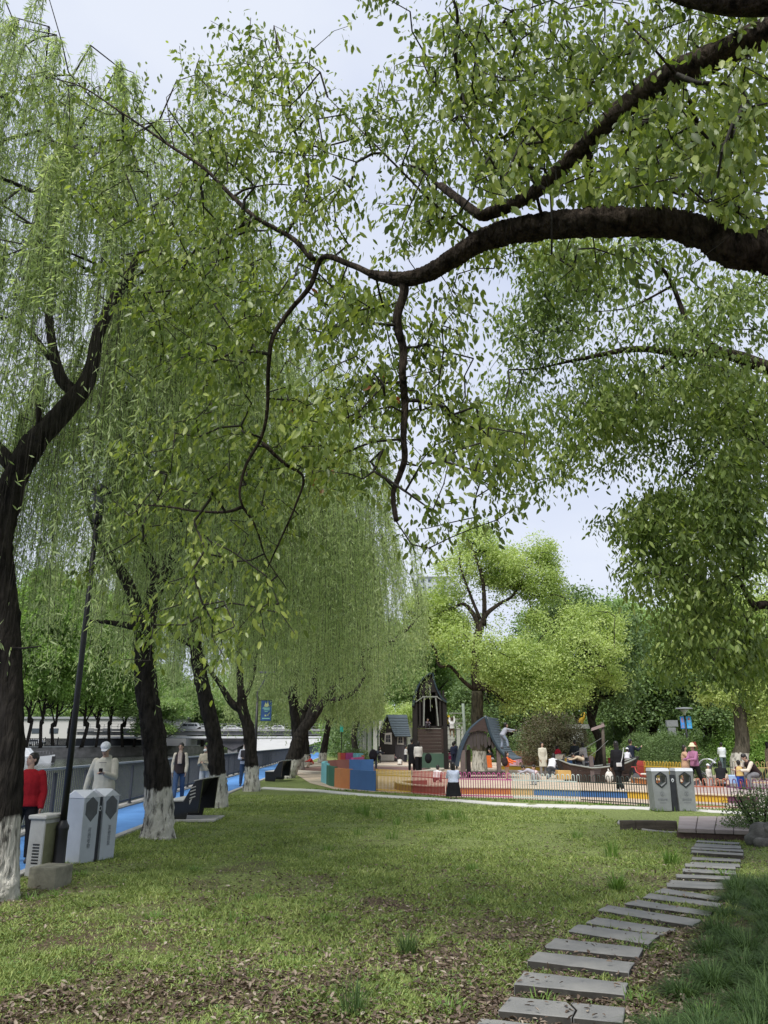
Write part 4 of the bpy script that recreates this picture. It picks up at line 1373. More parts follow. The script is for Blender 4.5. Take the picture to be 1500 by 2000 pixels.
# ================================================================ MORE PLANTS
# big camphor at the right, limewashed, at the edge of the playground
tx, ty = G(1450, 1527).x, G(1450, 1527).y
root = empty('camphor_tree', (tx, ty, 0), 'tall straight trunk with a limewashed foot behind the seated man, yellow-green leaves', 'tree')
off = Vector((tx, ty, 0))
mb = MB()
limb(mb, loc([(tx, ty, -.1), (tx, ty, .9), P(1450, 1450, ty), P(1443, 1380, ty), P(1436, 1310, ty), P(1436, 1250, ty)]), .42, .2, 18, 6, .04, rr=[.44, .36, .30, .27, .24, .22])
mb.build('trunk', bark_cw, root)
mb = MB()
skel = []
for q, r0, r1 in [([P(1443, 1390, ty), P(1425, 1350, ty), P(1400, 1345, ty), P(1370, 1360, ty)], .07, .03), ([P(1442, 1370, ty), P(1470, 1350, ty), P(1510, 1360, ty)], .10, .04), ([P(1436, 1260, ty), P(1420, 1200, ty), P(1380, 1150, ty)], .15, .04),
                  ([P(1436, 1260, ty), P(1470, 1190, ty), P(1540, 1130, ty)], .15, .04), ([P(1437, 1300, ty), P(1380, 1280, ty - 1), P(1340, 1260, ty - 2)], .09, .03)]:
    pth, _ = limb(mb, loc(q), r0, r1, 10, 6, .05)
    skel.append(pth)
mb.build('branch', bark_c, root)
bl = [blob(1390, 1290, ty, 65, 40), blob(1450, 1270, ty, 75, 45), blob(1345, 1280, ty - 1, 50, 38), blob(1430, 1350, ty, 45, 30), blob(1490, 1360, ty, 60, 50), blob(1520, 1400, ty, 50, 40), blob(1540, 1290, ty, 80, 60), blob(1400, 1360, ty - .5, 35, 22),
      blob(1440, 1200, ty, 90, 50), blob(1380, 1170, ty, 60, 40), blob(1500, 1130, ty, 90, 60), blob(1490, 1420, ty + 1, 40, 35)]
blob_crown(bl, 2600, 15, .14, .20, camphor_far if False else fresh, root, off, np.concatenate(skel), seed=9)

# willow-like fringe at the lawn's far edge
def bush(name, x, y, rx, ry, h, mat, n_, per, ls, label, cat='bush', group=None, z=0.0, stems=7, sp=1.3, shape=LEAF_KITE, tight=True):
    root = empty(name, (x, y, z), label, cat, group=group)
    mb = MB()
    for i in range(stems):
        a = 6.28 * i / stems
        mb.tube([(0.05 * math.cos(a), .05 * math.sin(a), -.05), (rx * .3 * math.cos(a), ry * .3 * math.sin(a), h * .4), (rx * .6 * math.cos(a), ry * .6 * math.sin(a), h * .8)], [.03, .02, .008], 6)
    mb.build('stem', bark_up, root)
    d = rand_dirs(n_)
    d[:, 2] = np.abs(d[:, 2])
    rad = RNG.uniform(.55 if tight else .15, 1.0, n_) ** .5
    C = d * np.array([rx, ry, h]) * rad[:, None] * (1 + .12 * (fbm(d[:, 0] * 3 + 4, d[:, 1] * 3 + 8, 5) - .5))[:, None]
    C[:, 2] = np.maximum(C[:, 2], .05)
    pos = np.repeat(C, per, 0) + RNG.normal(0, ls * sp, (n_ * per, 3))
    dd = np.repeat(d, per, 0)
    V, F = leaves(pos, norm(rand_dirs(len(pos)) + dd * .4), norm(dd * .8 + rand_dirs(len(pos)) * .7), ls * RNG.uniform(.7, 1.2, len(pos)), np.full(len(pos), ls * .7), shape)
    fastmesh('foliage', V, F, mat, root)
    return root
g1 = G(1252, 1500)
bush('clipped_bush', P(1252, 1451, 41).x, 41, 1.25, 1.2, 2.1, dark_leaf, 2400, 9, .07, 'round clipped bush behind the boat, nearer the woman in black', group='clipped round bushes')
bush('clipped_bush', P(1304, 1451, 38.5).x, 38.5, 1.75, 1.4, 2.05, dark_leaf, 3200, 9, .07, 'wide domed clipped bush behind the yellow hoop fence', group='clipped round bushes')
bush('plum_bush', P(1083, 1451, 54).x, 54, 2.6, 1.8, 4.0, plum_leaf, 1500, 14, .13, 'loose reddish-grey shrub in front of the pergola, behind the family at the sand pit', tight=False)
bush('broadleaf_shrub', P(1040, 1451, 60).x, 60, 2.2, 1.8, 2.6, dark_leaf, 900, 12, .13, 'dark shrub between the pergola columns and the reddish shrub', tight=False)
bush('broadleaf_shrub', P(1165, 1451, 58).x, 58, 2.6, 1.5, 1.3, mid_leaf, 1000, 9, .10, 'low green hedge bush seen through the mast of the boat', tight=True)
bush('broadleaf_shrub', P(1205, 1451, 62).x, 62, 3.0, 2.0, 3.2, dark_leaf, 1100, 12, .14, 'dark shrub behind the clipped bushes', tight=False)
bush('broadleaf_shrub', P(695, 1451, 58).x, 58, 1.5, 1.0, 1.2, dark_leaf, 600, 9, .10, 'low dark shrub in front of the pergola columns', tight=False)
bush('broadleaf_shrub', P(1380, 1451, 56).x, 56, 4.0, 1.6, 2.0, mid_leaf, 1500, 9, .13, 'leafy undergrowth along the back of the far lawn', tight=False)
bush('broadleaf_shrub', P(1480, 1451, 55).x, 55, 3.5, 1.6, 4.5, pale_leaf, 1500, 12, .14, 'pale green thicket behind the far lawn at the picture edge', tight=False)
# right foreground: loose shrub, rock
sp = G(1490, 1640)
bush('garden_shrub', sp.x + .12, sp.y + .3, .62, .5, .82, dark_leaf, 800, 7, .045, 'small-leaved shrub beside the paved step at the picture edge', tight=False, stems=9, sp=1.6)
mb = MB()
for c_, r_ in (((0, 0, .1), (.30, .22, .22)), ((.28, .1, .16), (.26, .2, .26)), ((-.12, -.22, .04), (.16, .12, .12)), ((.1, -.1, .22), (.16, .14, .14))):
    o0 = len(mb.v)
    mb.ell(c_, r_, 14, 9)
    for i in range(o0, len(mb.v)):
        v = Vector(mb.v[i])
        k = 1 + .22 * (vnoise(np.array([v.x * 9 + 40]), np.array([v.z * 9 + v.y * 7 + 40]), 3)[0] - .5) * 2
        cc_ = Vector(c_)
        mb.v[i] = tuple(cc_ + (v - cc_) * k)
o = mb.build('garden_rock', pbr('grey_rock', (0.11, 0.105, 0.095), var=.45, scale=7, bump=.02, bscale=18, rough=.95))
rp_ = G(1494, 1652)
o.location = (rp_.x, rp_.y, 0)
tag(o, 'rough grey rock at the foot of the small-leaved shrub', 'rock')

# ---------------------------------------------------------------- grass, litter, weeds
def inside_slab(x, y, pad=.02):
    r_ = np.zeros(len(x), bool)
    for q in SLABS:
        w = np.ones(len(x), bool)
        c = np.mean(q, 0)
        for i in range(4):
            a, b_ = np.array(q[i]), np.array(q[(i + 1) % 4])
            e = b_ - a
            nn = np.array([-e[1], e[0]]) / (np.linalg.norm(e) + 1e-9)
            if np.dot(nn, c - a) < 0: nn = -nn
            w &= ((x - a[0]) * nn[0] + (y - a[1]) * nn[1]) > -pad
        r_ |= w
    return r_
cc_path = np.array(cc)
gp = catmull(ct, 4)
def sample_lawn(n, y0, y1, power=1.6):
    u = RNG.random(n)
    a, b_ = y0 ** (1 - power), y1 ** (1 - power)
    y = (a + (b_ - a) * u) ** (1 / (1 - power))
    x = RNG.uniform(-1, 1, n) * (.56 * y + .6)
    ok = x > kerb_x(y) + .05
    yp = np.interp(x, gp[:, 0], gp[:, 1])
    ok &= (y < yp - 1.05) | (x < gp[0, 0])
    ok &= ~((x > G(1210, 1603).x) & (y > G(1250, 1618).y) & (x < G(1480, 1600).x))
    return x[ok], y[ok]
def lushness(x, y):
    return np.clip((fbm(x * 1.1, y * 1.1, 21) - .38) * 3.6 + (fbm(x * 4, y * 4, 25) - .47) * 1.6 + (y - 8) * .06 - .02, 0.06, 1.0)
x, y = sample_lawn(680000, 4.3, 25.5, 1.6)
k = (RNG.random(len(x)) < lushness(x, y) * .85 + .14) & ~inside_slab(x, y, .015)
x, y = x[k], y[k]
n_ = len(x)
print('grass blades', n_)
z = ground_z(x, y)
pos = np.stack([x, y, z - .004], 1)
ax = norm(rand_dirs(n_) * [1, 1, .3] * 1.0 + np.array([0, 0, .75]))
ax[:, 2] = np.abs(ax[:, 2])
L = (.018 + .05 * RNG.random(n_) ** 1.7) * (0.6 + .7 * lushness(x, y))
W = .0045 + .00075 * y
V, F = leaves(pos, ax, rand_dirs(n_), L, W, (np.array([[0, -.5, 0], [0, .5, 0], [.6, .38, .4], [1, 0, .2]]), np.array([[0, 1, 2, 3]])))
grass_m = leafmat('grass_blade', [(0.0, (0.09, 0.135, 0.035)), (0.5, (0.235, 0.30, 0.085)), (0.85, (0.40, 0.46, 0.16)), (1.0, (0.52, 0.50, 0.26))], trans=.3, rough=.6, nscale=1.5, nmix=.4)
tag(fastmesh('grass', V, F, grass_m), 'short patchy lawn grass with clover and thin spots', 'grass', kind='stuff')
# clover-like flat leaves
x, y = sample_lawn(90000, 4.3, 22, 1.8)
k = (RNG.random(len(x)) < lushness(x, y)) & ~inside_slab(x, y, .01)
x, y = x[k], y[k]
n_ = len(x)
pos = np.stack([x, y, ground_z(x, y) + RNG.uniform(.008, .03, n_)], 1)
V, F = leaves(pos, norm(rand_dirs(n_) * [1, 1, .25]), norm(rand_dirs(n_) * .45 + [0, 0, 1]), (.014 + .012 * RNG.random(n_)) * (1 + y * .03), .014 * (1 + y * .03), LEAF_KITE)
tag(fastmesh('clover', V, F, leafmat('clover_leaf', [(0, (.06, .12, .035)), (.5, (.15, .25, .075)), (1, (.28, .38, .13))], trans=.25, nscale=2)), 'low broad-leaved weeds spread through the lawn', 'ground cover', kind='stuff')
# fallen leaves
x, y = sample_lawn(62000, 4.3, 24, 2.1)
near = np.clip(1.2 - (y - 4.5) / 12, .22, 1)
patch = np.clip((.62 - fbm(x * .8 + 3, y * .8, 41)) * 4 + .35, .08, 1)
k = (RNG.random(len(x)) < near * patch)
x, y = x[k], y[k]
# litter gathers along the slabs
sx_, sy_ = [], []
for q in SLABS:
    c = np.mean(q, 0)
    m_ = 110 if c[1] < 9 else 60
    sx_.append(c[0] + RNG.normal(0, .46, m_))
    sy_.append(c[1] + RNG.normal(0, .20, m_))
sx_.append(G(1330, 1900).x + RNG.normal(0, .25, 260)); sy_.append(G(1330, 1900).y + RNG.normal(0, .5, 260))
x2, y2 = np.concatenate(sx_), np.concatenate(sy_)
k = ~inside_slab(x2, y2, .0) | (RNG.random(len(x2)) < .02)
x, y = np.concatenate([x, x2[k]]), np.concatenate([y, y2[k]])
n_ = len(x)
on = inside_slab(x, y, 0)
kk = ~on | (RNG.random(n_) < .06)
x, y, on = x[kk], y[kk], on[kk]
n_ = len(x)
pos = np.stack([x, y, ground_z(x, y) + np.where(on, .075, RNG.uniform(.006, .025, n_))], 1)
L = RNG.uniform(.022, .056, n_)
V, F = leaves(pos, norm(rand_dirs(n_) * [1, 1, .3]), norm(rand_dirs(n_) * .5 + [0, 0, 1]), L, L * .52, (LEAF_HEX[0] * np.array([1, 1, 2.2]), LEAF_HEX[1]))
lit = leafmat('fallen_leaf', [(0.0, (0.04, 0.028, 0.020)), (0.4, (0.10, 0.070, 0.050)), (0.75, (0.20, 0.150, 0.110)), (1.0, (0.42, 0.37, 0.30))], trans=.1, rough=.65, nscale=3, nmix=.2, tcol=(1, .8, .5))
tag(fastmesh('fallen_leaves', V, F, lit), 'brown fallen leaves scattered over the near lawn and between the slabs', 'leaf litter', kind='stuff')

def tuft(px, py, n, h, w, mat, name, label, cat='plant', group=None, spread=.07, droop=.6, bw=.006, xy=None, hvar=.5):
    c = G(px, py) if xy is None else Vector((xy[0], xy[1], 0))
    zb = float(ground_z(np.array([c.x]), np.array([c.y]))[0])
    a = RNG.uniform(0, 6.283, n)
    r_ = spread * np.sqrt(RNG.random(n))
    base = np.stack([r_ * np.cos(a), r_ * np.sin(a), np.full(n, -.01)], 1)
    hh = h * RNG.uniform(1 - hvar, 1.1, n)
    out_ = w * RNG.uniform(.2, 1.1, n)
    a2 = a + RNG.normal(0, .6, n)
    dirn = np.stack([np.cos(a2), np.sin(a2), np.zeros(n)], 1)
    ss_ = np.linspace(0, 1, 5)
    side = np.stack([-np.sin(a2), np.cos(a2), np.zeros(n)], 1)
    rows = []
    for s_ in ss_:
        p_ = base + dirn * (out_ * s_ ** 1.5)[:, None]
        p_[:, 2] += hh * (s_ - droop * s_ ** 2.6 * (out_ / (w + 1e-6)))
        ww = bw * (1 - .85 * s_ ** 2) * .5
        rows += [p_ - side * ww, p_ + side * ww]
    V = np.stack(rows, 1)
    f = np.array([[2 * i, 2 * i + 1, 2 * i + 3, 2 * i + 2] for i in range(4)])
    F = f[None] + (np.arange(n) * 10)[:, None, None]
    o = fastmesh(name, V.reshape(-1, 3), F.reshape(-1, 4), mat)
    o.location = (c.x, c.y, zb)
    if label: tag(o, label, cat, group)
    return o
mondo = leafmat('mondo_grass_blade', [(0.0, (0.03, 0.055, 0.018)), (0.5, (0.06, 0.11, 0.034)), (0.9, (0.13, 0.20, 0.065)), (1.0, (0.27, 0.29, 0.15))], trans=.3, rough=.6, spec=.25, nscale=3)
weed_m = leafmat('weed_blade', [(0.0, (0.08, 0.16, 0.03)), (0.6, (0.16, 0.27, 0.06)), (1.0, (0.26, 0.36, 0.10))], trans=.35, nscale=3)
# mondo grass clumps at the right
cl = []
for i in range(400):
    px = RNG.uniform(1270, 1640)
    py = RNG.uniform(1720, 2150)
    edge = np.interp(py, [1700, 1760, 1850, 1900, 1960, 2000, 2150], [1440, 1410, 1335, 1365, 1310, 1290, 1240])
    if px < edge: continue
    g_ = G(px, py)
    if any((g_.x - q[0]) ** 2 + (g_.y - q[1]) ** 2 < .235 ** 2 for q in cl): continue
    if inside_slab(np.array([g_.x]), np.array([g_.y]), .08)[0]: continue
    cl.append((g_.x, g_.y))
print('mondo clumps', len(cl))
for g_ in cl:
    tuft(0, 0, 360, RNG.uniform(.17, .27), RNG.uniform(.22, .34), mondo, 'mondo_grass', 'dark arching grass clump in the dense bed at the near corner beside the slabs', 'grass clump', 'dark grass clumps beside the stepping stones', spread=.09, droop=.85, bw=.0055, xy=g_)
gs = 'taller grass tufts in the lawn'
tl = 'taller bright grass tuft standing out of the short lawn'
for px, py, h, n_ in ((714, 1592, .42, 26), (700, 1588, .34, 20), (742, 1600, .30, 18), (765, 1640, .25, 18), (841, 1608, .36, 20), (868, 1600, .34, 22), (892, 1598, .30, 16), (905, 1604, .22, 12), (1128, 1638, .22, 16), (700, 1630, .2, 14), (775, 1612, .25, 14), (818, 1600, .22, 12),
                     (1195, 1670, .34, 26), (640, 1660, .16, 16), (500, 1760, .14, 20), (925, 1700, .15, 18)):
    tuft(px, py, n_ * 2, h, h * .35, weed_m, 'grass_tuft', tl, 'grass tuft', gs, spread=.10, droop=.35, bw=.011)
tuft(795, 1862, 90, .24, .12, mondo, 'grass_tuft', 'dark upright grass tuft alone in the near lawn, above the lower middle', 'grass tuft', gs, spread=.06, droop=.4, bw=.006)
tuft(690, 1985, 60, .26, .12, mondo, 'grass_tuft', 'dark thin grass tuft at the lower frame edge', 'grass tuft', gs, spread=.07, droop=.4, bw=.006)
for px, py, lab in ((1312, 1690, 'leafy green weed at the edge of the straight slab run'), (1207, 1735, 'leafy weed by the bend of the slab path'), (1412, 1712, 'small weed at the outer side of the slabs')):
    c = G(px, py)
    root = tuft(px, py, 70, .26 if px != 1412 else .14, .14, weed_m, 'garden_weed', lab, 'weed', 'leafy weeds beside the slab path', spread=.09, droop=.5, bw=.016)
for i, (px, py) in enumerate(((110, 1752), (155, 1710), (60, 1760), (300, 1790), (650, 1800), (470, 1800), (560, 1880), (930, 1760), (380, 1700), (1060, 1960), (880, 1975), (1250, 1960), (1250, 1850), (1390, 1995))):
    tuft(px, py, 50, .12, .12, weed_m, 'grass_tuft', 'low spreading green tuft in the thin near lawn', 'grass tuft', 'low spreading tufts in the near lawn', spread=.10, droop=.7, bw=.009)
# grass overgrowing the foot of the far bin and fence
for i in range(46):
    px = 600 + i * 19.5 + RNG.normal() * 4
    py = np.interp(px, [600, 686, 875, 1003, 1230, 1500], [1541, 1544, 1559, 1563.5, 1575, 1588]) + .8
    tuft(px, py, 30, .11, .08, weed_m, 'grass_tuft', 'grass tuft growing along the foot of the hooped fence', 'grass tuft', 'grass tufts at the foot of the playground fence', spread=.16, droop=.5, bw=.02)
for i in range(14):
    tuft(1278 + i * 6, 1586 + RNG.normal() * 1.2, 26, .15, .08, weed_m, 'grass_tuft', 'grass tuft hiding the foot of the two-part bin by the paved step', 'grass tuft', 'grass tufts round the far bin', spread=.12, droop=.5, bw=.016)

# ================================================================ LEFT SIDE: RAILING, LAMP, BINS, BENCHES
iron = pbr('slate_blue_iron', (0.05, 0.056, 0.068), rough=.5, var=.15, scale=8, metal=.2)
railtop = pbr('railing_top', (0.32, 0.34, 0.37), rough=.45, var=.1, scale=5, metal=.3)
black = pbr('black_paint', (0.012, 0.012, 0.013), rough=.45, var=.3, scale=10)
root = empty('river_railing', (bank_x(14), 14, 0), 'long slate-grey slatted railing between the blue path and the river', 'railing')
rz0 = Vector((bank_x(14), 14, 0))
def bp_(y): return Vector((bank_x(y) + .12, y, 0)) - rz0
mb = MB()
yy = list(np.arange(3.0, 182, 2.0))
for a, c in zip(yy[:-1], yy[1:]):
    mb.bar(bp_(a) + Vector((0, 0, 1.05)), bp_(c) + Vector((0, 0, 1.05)), .09, .045)
mb.build('handrail', railtop, root)
mb = MB()
for a, c in zip(yy[:-1], yy[1:]):
    mb.bar(bp_(a) + Vector((0, 0, .06)), bp_(c) + Vector((0, 0, .06)), .03, .04)
mb.build('bottom_rail', iron, root)
mb = MB()
for y_ in np.arange(3.0, 182, .115):
    p_ = bp_(y_)
    mb.bar((p_.x, p_.y, 0), (p_.x, p_.y, 1.03), .012, .018)
o = mb.build('slats', iron, root, fixn=False)
tag(o, kind='stuff')
mb = MB(); mb.box((0, 0, .5), (.07, .05, 1.04)); mb.box((0, 0, .01), (.12, .10, .02))
po = mb.build('post', iron, root)
for i, y_ in enumerate(yy[:60]):
    o = po if i == 0 else po.copy()
    if i: COL.objects.link(o)
    o.location = bp_(y_) - Vector((0, 0, .05))
# lamp post
lp = G(112, 1708)
root = empty('lamp_post', lp, 'tall black park lamp post in front of the white bins', 'lamp')
mb = MB()
mb.lathe([(0, 0), (.085, 0), (.085, .03), (.074, .05), (.070, .50), (.078, .53), (.078, .56), (.055, .60), (.045, .63)], n=20)
mb.build('base', black, root)
mb = MB()
mb.tube([(0, 0, .6), (0, 0, 2.2), (0, 0, 4.6)], [.042, .038, .034], 16)
mb.lathe([(.05, 4.55), (.07, 4.62), (.07, 4.67), (.0, 4.7)], n=16)
mb.build('pole', black, root)
mb = MB()
mb.lathe([(.05, 4.7), (.08, 4.78), (.11, 5.0), (.10, 5.02), (.0, 5.03)], n=20)
mb.build('lantern', pbr('smoked_glass', (.10, .11, .10), rough=.2), root)
mb = MB()
mb.lathe([(.15, 5.02), (.13, 5.06), (.05, 5.12), (0, 5.14)], n=20)
mb.build('cap', black, root)
# concrete cabinet and footing block
cab_l = pbr('cabinet_side', (.33, .33, .31), rough=.9, var=.2, scale=4, bump=.003, bscale=50)
cab_o = pbr('mossy_cement', (.165, .165, .095), rough=.95, var=.3, scale=5, bump=.004, bscale=40)
cb = G(68, 1712)
root = empty('utility_cabinet', cb, 'low cement utility cabinet with louvres, by the first willow', 'cabinet', rz=R(-12))
root.scale = (.82, .85, 1.0)
mb = MB()
mb.box((0, .12, .33), (.26, .40, .66))
mb.build('cabinet_body', [cab_l], root, bevel=.012)
mb = MB(); mb.box((.134, .12, .32), (.006, .36, .58)); mb.build('side_panel', cab_o, root)
mb = MB(); mb.box((0, .12, .685), (.31, .46, .05)); mb.build('cabinet_lid', pbr('lid_cement', (.44, .43, .40), rough=.85, var=.15, scale=5), root, bevel=.012)
mb = MB()
for i in range(7): mb.box((.02, -.083, .16 + i * .035), (.11, .012, .012), rot=Matrix.Rotation(R(25), 3, 'X'))
mb.build('louvres', black, root)
bk = G(86, 1733)
mb = MB(); mb.box((0, 0, .07), (.34, .36, .28))
o = mb.build('concrete_block', pbr('mossy_block', (.21, .20, .15), var=.35, scale=6, rough=.95, bump=.006, bscale=30), bevel=.02, seg=2)
o.location = (bk.x, bk.y + .15, 0); o.rotation_euler = (0, 0, R(-10))
tag(o, 'rough mossy concrete block on the grass at the foot of the black lamp post', 'block')

# bins
bin_w = pbr('bin_pale_paint', (.38, .41, .45), rough=.5, var=.10, scale=3, bump=.001, bscale=20, coat=.2)
bin_g = pbr('bin_grey_paint', (.20, .21, .215), rough=.5, var=.16, scale=4)
bin_r = pbr('bin_hood_white', (.56, .58, .62), rough=.4, var=.04, scale=3)
dark_in = pbr('bin_dark', (.02, .022, .028), rough=.5, var=.3)
grey_hole = pbr('bin_opening_frame', (.07, .075, .085), rough=.5)
hexin = [(0, .21), (.115, .135), (.115, -.0), (0, -.09), (-.115, -.0), (-.115, .135)]
def hexpts(k=1.0, cz=.0): return [(x_ * k, cz + (z_ - .06) * k) for x_, z_ in hexin]
def bin_unit(root, x0, w, d, h, body, hood, front_hex, glyph, through=False, side_peak=False, vertical=False):
    """one compartment standing at x0..x0+w; the front faces -y; the hood folds up to a ridge"""
    xc = x0 + w / 2
    tw, bw = w / 2, w / 2 * .94
    mb = MB()
    if through:
        # front and back plates with a hexagonal hole, joined by sides
        for y_, s_ in ((-d / 2, 1), (d / 2, -1)):
            hp = hexpts(1.0, h * .74)
            outer = [(0, h * .93), (tw, h * .93), (tw * .985, h * .55), (bw, .04), (-bw, .04), (-tw * .985, h * .55), (-tw, h * .93)]
            out_ring = [(0, h * .93), (tw, h * .93), (tw * .985, h * .5), (0, .04), (-tw * .985, h * .5), (-tw, h * .93)]
            vs = [(xc + a, y_, b_) for a, b_ in out_ring] + [(xc + a, y_, b_) for a, b_ in hp]
            fs = [(i, (i + 1) % 6, 6 + (i + 1) % 6, 6 + i) for i in range(6)]
            vs += [(xc + bw, y_, .04), (xc - bw, y_, .04)]
            fs += [(2, 12, 3), (3, 13, 4)]
            mb.add(vs, fs)
        hp = hexpts(1.0, h * .74)
        mb.prism(hp[:1] + hp[1:], lambda u, w_: (xc + u, -d / 2, w_), lambda u, w_: (xc + u, d / 2, w_))
        # take the prism's end caps off again
        del mb.f[-8:-6]; del mb.m[-8:-6]; del mb.sm[-8:-6]
        for s_ in (-1, 1):
            mb.add([(xc + s_ * bw, -d / 2, .04), (xc + s_ * tw * .985, -d / 2, h * .5), (xc + s_ * tw, -d / 2, h * .93), (xc + s_ * tw, d / 2, h * .93), (xc + s_ * tw * .985, d / 2, h * .5), (xc + s_ * bw, d / 2, .04)], [(0, 1, 2, 3, 4, 5)])
        mb.add([(xc - bw, -d / 2, .04), (xc + bw, -d / 2, .04), (xc + bw, d / 2, .04), (xc - bw, d / 2, .04)], [(0, 1, 2, 3)])
        mb.build('bin_body', body, root, fixn=True)
    else:
        mb.add([(xc - bw, -d / 2, .0), (xc + bw, -d / 2, .0), (xc + bw, d / 2, .0), (xc - bw, d / 2, .0), (xc - tw, -d / 2, h * .90), (xc + tw, -d / 2, h * .90), (xc + tw, d / 2, h * .90), (xc - tw, d / 2, h * .90)],
               [(0, 3, 2, 1), (0, 1, 5, 4), (1, 2, 6, 5), (2, 3, 7, 6), (3, 0, 4, 7), (4, 5, 6, 7)])
        mb.build('bin_body', body, root, bevel=.008)
    # faceted hood
    mb = MB()
    z0, z1 = h * .90 if not through else h * .932, h
    e = .006
    vs = [(xc - tw - e, -d / 2 - e, z0), (xc + tw + e, -d / 2 - e, z0), (xc + tw + e, d / 2 + e, z0), (xc - tw - e, d / 2 + e, z0), (xc, -d / 2 - e, z1), (xc + tw + e, 0, z1), (xc, d / 2 + e, z1), (xc - tw - e, 0, z1), (xc, 0, z1 + (.01 if not through else 0))]
    fs = [(0, 1, 4), (1, 2, 5), (2, 3, 6), (3, 0, 7), (4, 1, 5, 8), (5, 2, 6, 8), (6, 3, 7, 8), (7, 0, 4, 8), (0, 3, 2, 1)]
    if through:
        vs = [(xc - tw - e, -d / 2 - e, z0), (xc + tw + e, -d / 2 - e, z0), (xc + tw + e, d / 2 + e, z0), (xc - tw - e, d / 2 + e, z0), (xc - tw, -d / 2 + .02, z1), (xc + tw, -d / 2 + .02, z1), (xc + tw, d / 2 - .02, z1), (xc - tw, d / 2 - .02, z1)]
        fs = [(0, 1, 5, 4), (1, 2, 6, 5), (2, 3, 7, 6), (3, 0, 4, 7), (4, 5, 6, 7), (0, 3, 2, 1)]
    mb.add(vs, fs)
    mb.build('hood', hood, root)
    # opening
    mb = MB()
    if through:
        ho, hi = hexpts(1.22, h * .74 - .0), hexpts(1.0, h * .74)
        for y_ in (-d / 2 - .012, d / 2 + .012):
            s_ = .012 if y_ < 0 else -.012
            vs = [(xc + a, y_, b_) for a, b_ in ho] + [(xc + a, y_, b_) for a, b_ in hi] + [(xc + a, y_ + s_, b_) for a, b_ in ho]
            mb.add(vs, [(i, (i + 1) % 6, 6 + (i + 1) % 6, 6 + i) for i in range(6)] + [(i, (i + 1) % 6, 12 + (i + 1) % 6, 12 + i) for i in range(6)])
        mb.build('opening_frame', dark_in, root, fixn=True)
    else:
        hp = hexpts(1.15, h * .74)
        mb.prism(hp, lambda u, w_: (xc + u, -d / 2 - .006, w_), lambda u, w_: (xc + u, -d / 2 + .004, w_))
        mb.build('opening', grey_hole, root)
# left bins, seen from the side: front faces towards +x
lb = G(186, 1683)
root = empty('litter_bin', (lb.x - .03, lb.y + .12, 0), 'tall white twin litter bin with faceted hoods beside the lamp post', 'bin', rz=R(65))
root.scale = (.80, .82, .95)
root.location.x -= .13
bin_unit(root, -.42, .37, .43, .98, bin_w, bin_r, True, '')
bin_unit(root, .05, .37, .43, .98, bin_w, bin_r, True, '')
mb = MB(); mb.box((.0, .0, .44), (.08, .36, .88)); mb.build('centre_post', dark_in, root)
mb = MB(); mb.lathe([(.030, -.002), (.036, 0), (.036, .004), (.026, .004), (.026, -.002)], n=20)
o = mb.build('ring_emblem', bin_r, root); o.location = (.0, -.186, .72); o.rotation_euler = (R(90), 0, 0)
txt_m = pbr('bin_lettering', (.16, .17, .19), rough=.6)
mirror_text('可回收物', .075, txt_m, 'lettering', root, (-.235, -.223, .33), (R(90), 0, 0), vertical=True)
mirror_text('其他垃圾', .075, txt_m, 'lettering', root, (.235, -.223, .33), (R(90), 0, 0), vertical=True)
# far bins
fbn = G(1315, 1586)
root = empty('litter_bin', (fbn.x, fbn.y, 0), 'grey two-part litter bin with hexagonal openings in front of the playground fence', 'bin', rz=R(2))
bin_unit(root, -.50, .42, .36, .99, bin_g, bin_r, True, '', through=True)
bin_unit(root, .08, .42, .36, .99, bin_g, bin_r, True, '', through=True)
mb = MB(); mb.box((0, 0, .42), (.13, .30, .84)); mb.build('centre_post', dark_in, root)
mb = MB(); mb.prism([(0, .045), (.03, .02), (.03, -.015), (0, -.05), (-.03, -.015), (-.03, .02)], lambda u, w: (u, -.158, w + .72), lambda u, w: (u, -.15, w + .72)); mb.build('emblem', bin_r, root)
mb = MB(); mb.prism([(0, -.028), (.017, 0), (.012, .016), (0, .006), (-.012, .016), (-.017, 0)], lambda u, w: (u, -.161, w + .72), lambda u, w: (u, -.157, w + .72)); mb.build('emblem_heart', dark_in, root)
for xo, t1 in ((-.29, '可回收物'), (.29, '其他垃圾')):
    mirror_text(t1, .058, txt_m, 'lettering', root, (xo, -.183, .285), (R(90), 0, 0))
    mirror_text('RECYCLABLE' if xo < 0 else 'OTHER WASTE', .026, txt_m, 'lettering', root, (xo, -.183, .22), (R(90), 0, 0))
    mb = MB()
    k = 6
    for i in range(k):
        a0, a1 = R(90 + 60 * i), R(90 + 60 * (i + 1))
        mb.bar((xo + .05 * math.cos(a0), -.183, .42 + .05 * math.sin(a0)), (xo + .05 * math.cos(a1), -.183, .42 + .05 * math.sin(a1)), .004, .007)
    for i in range(3):
        a0, a1 = R(90 + 120 * i), R(90 + 120 * (i + 1))
        mb.bar((xo + .024 * math.cos(a0), -.183, .415 + .024 * math.sin(a0)), (xo + .024 * math.cos(a1), -.183, .415 + .024 * math.sin(a1)), .004, .007)
    mb.build('sorting_symbol', txt_m, root)

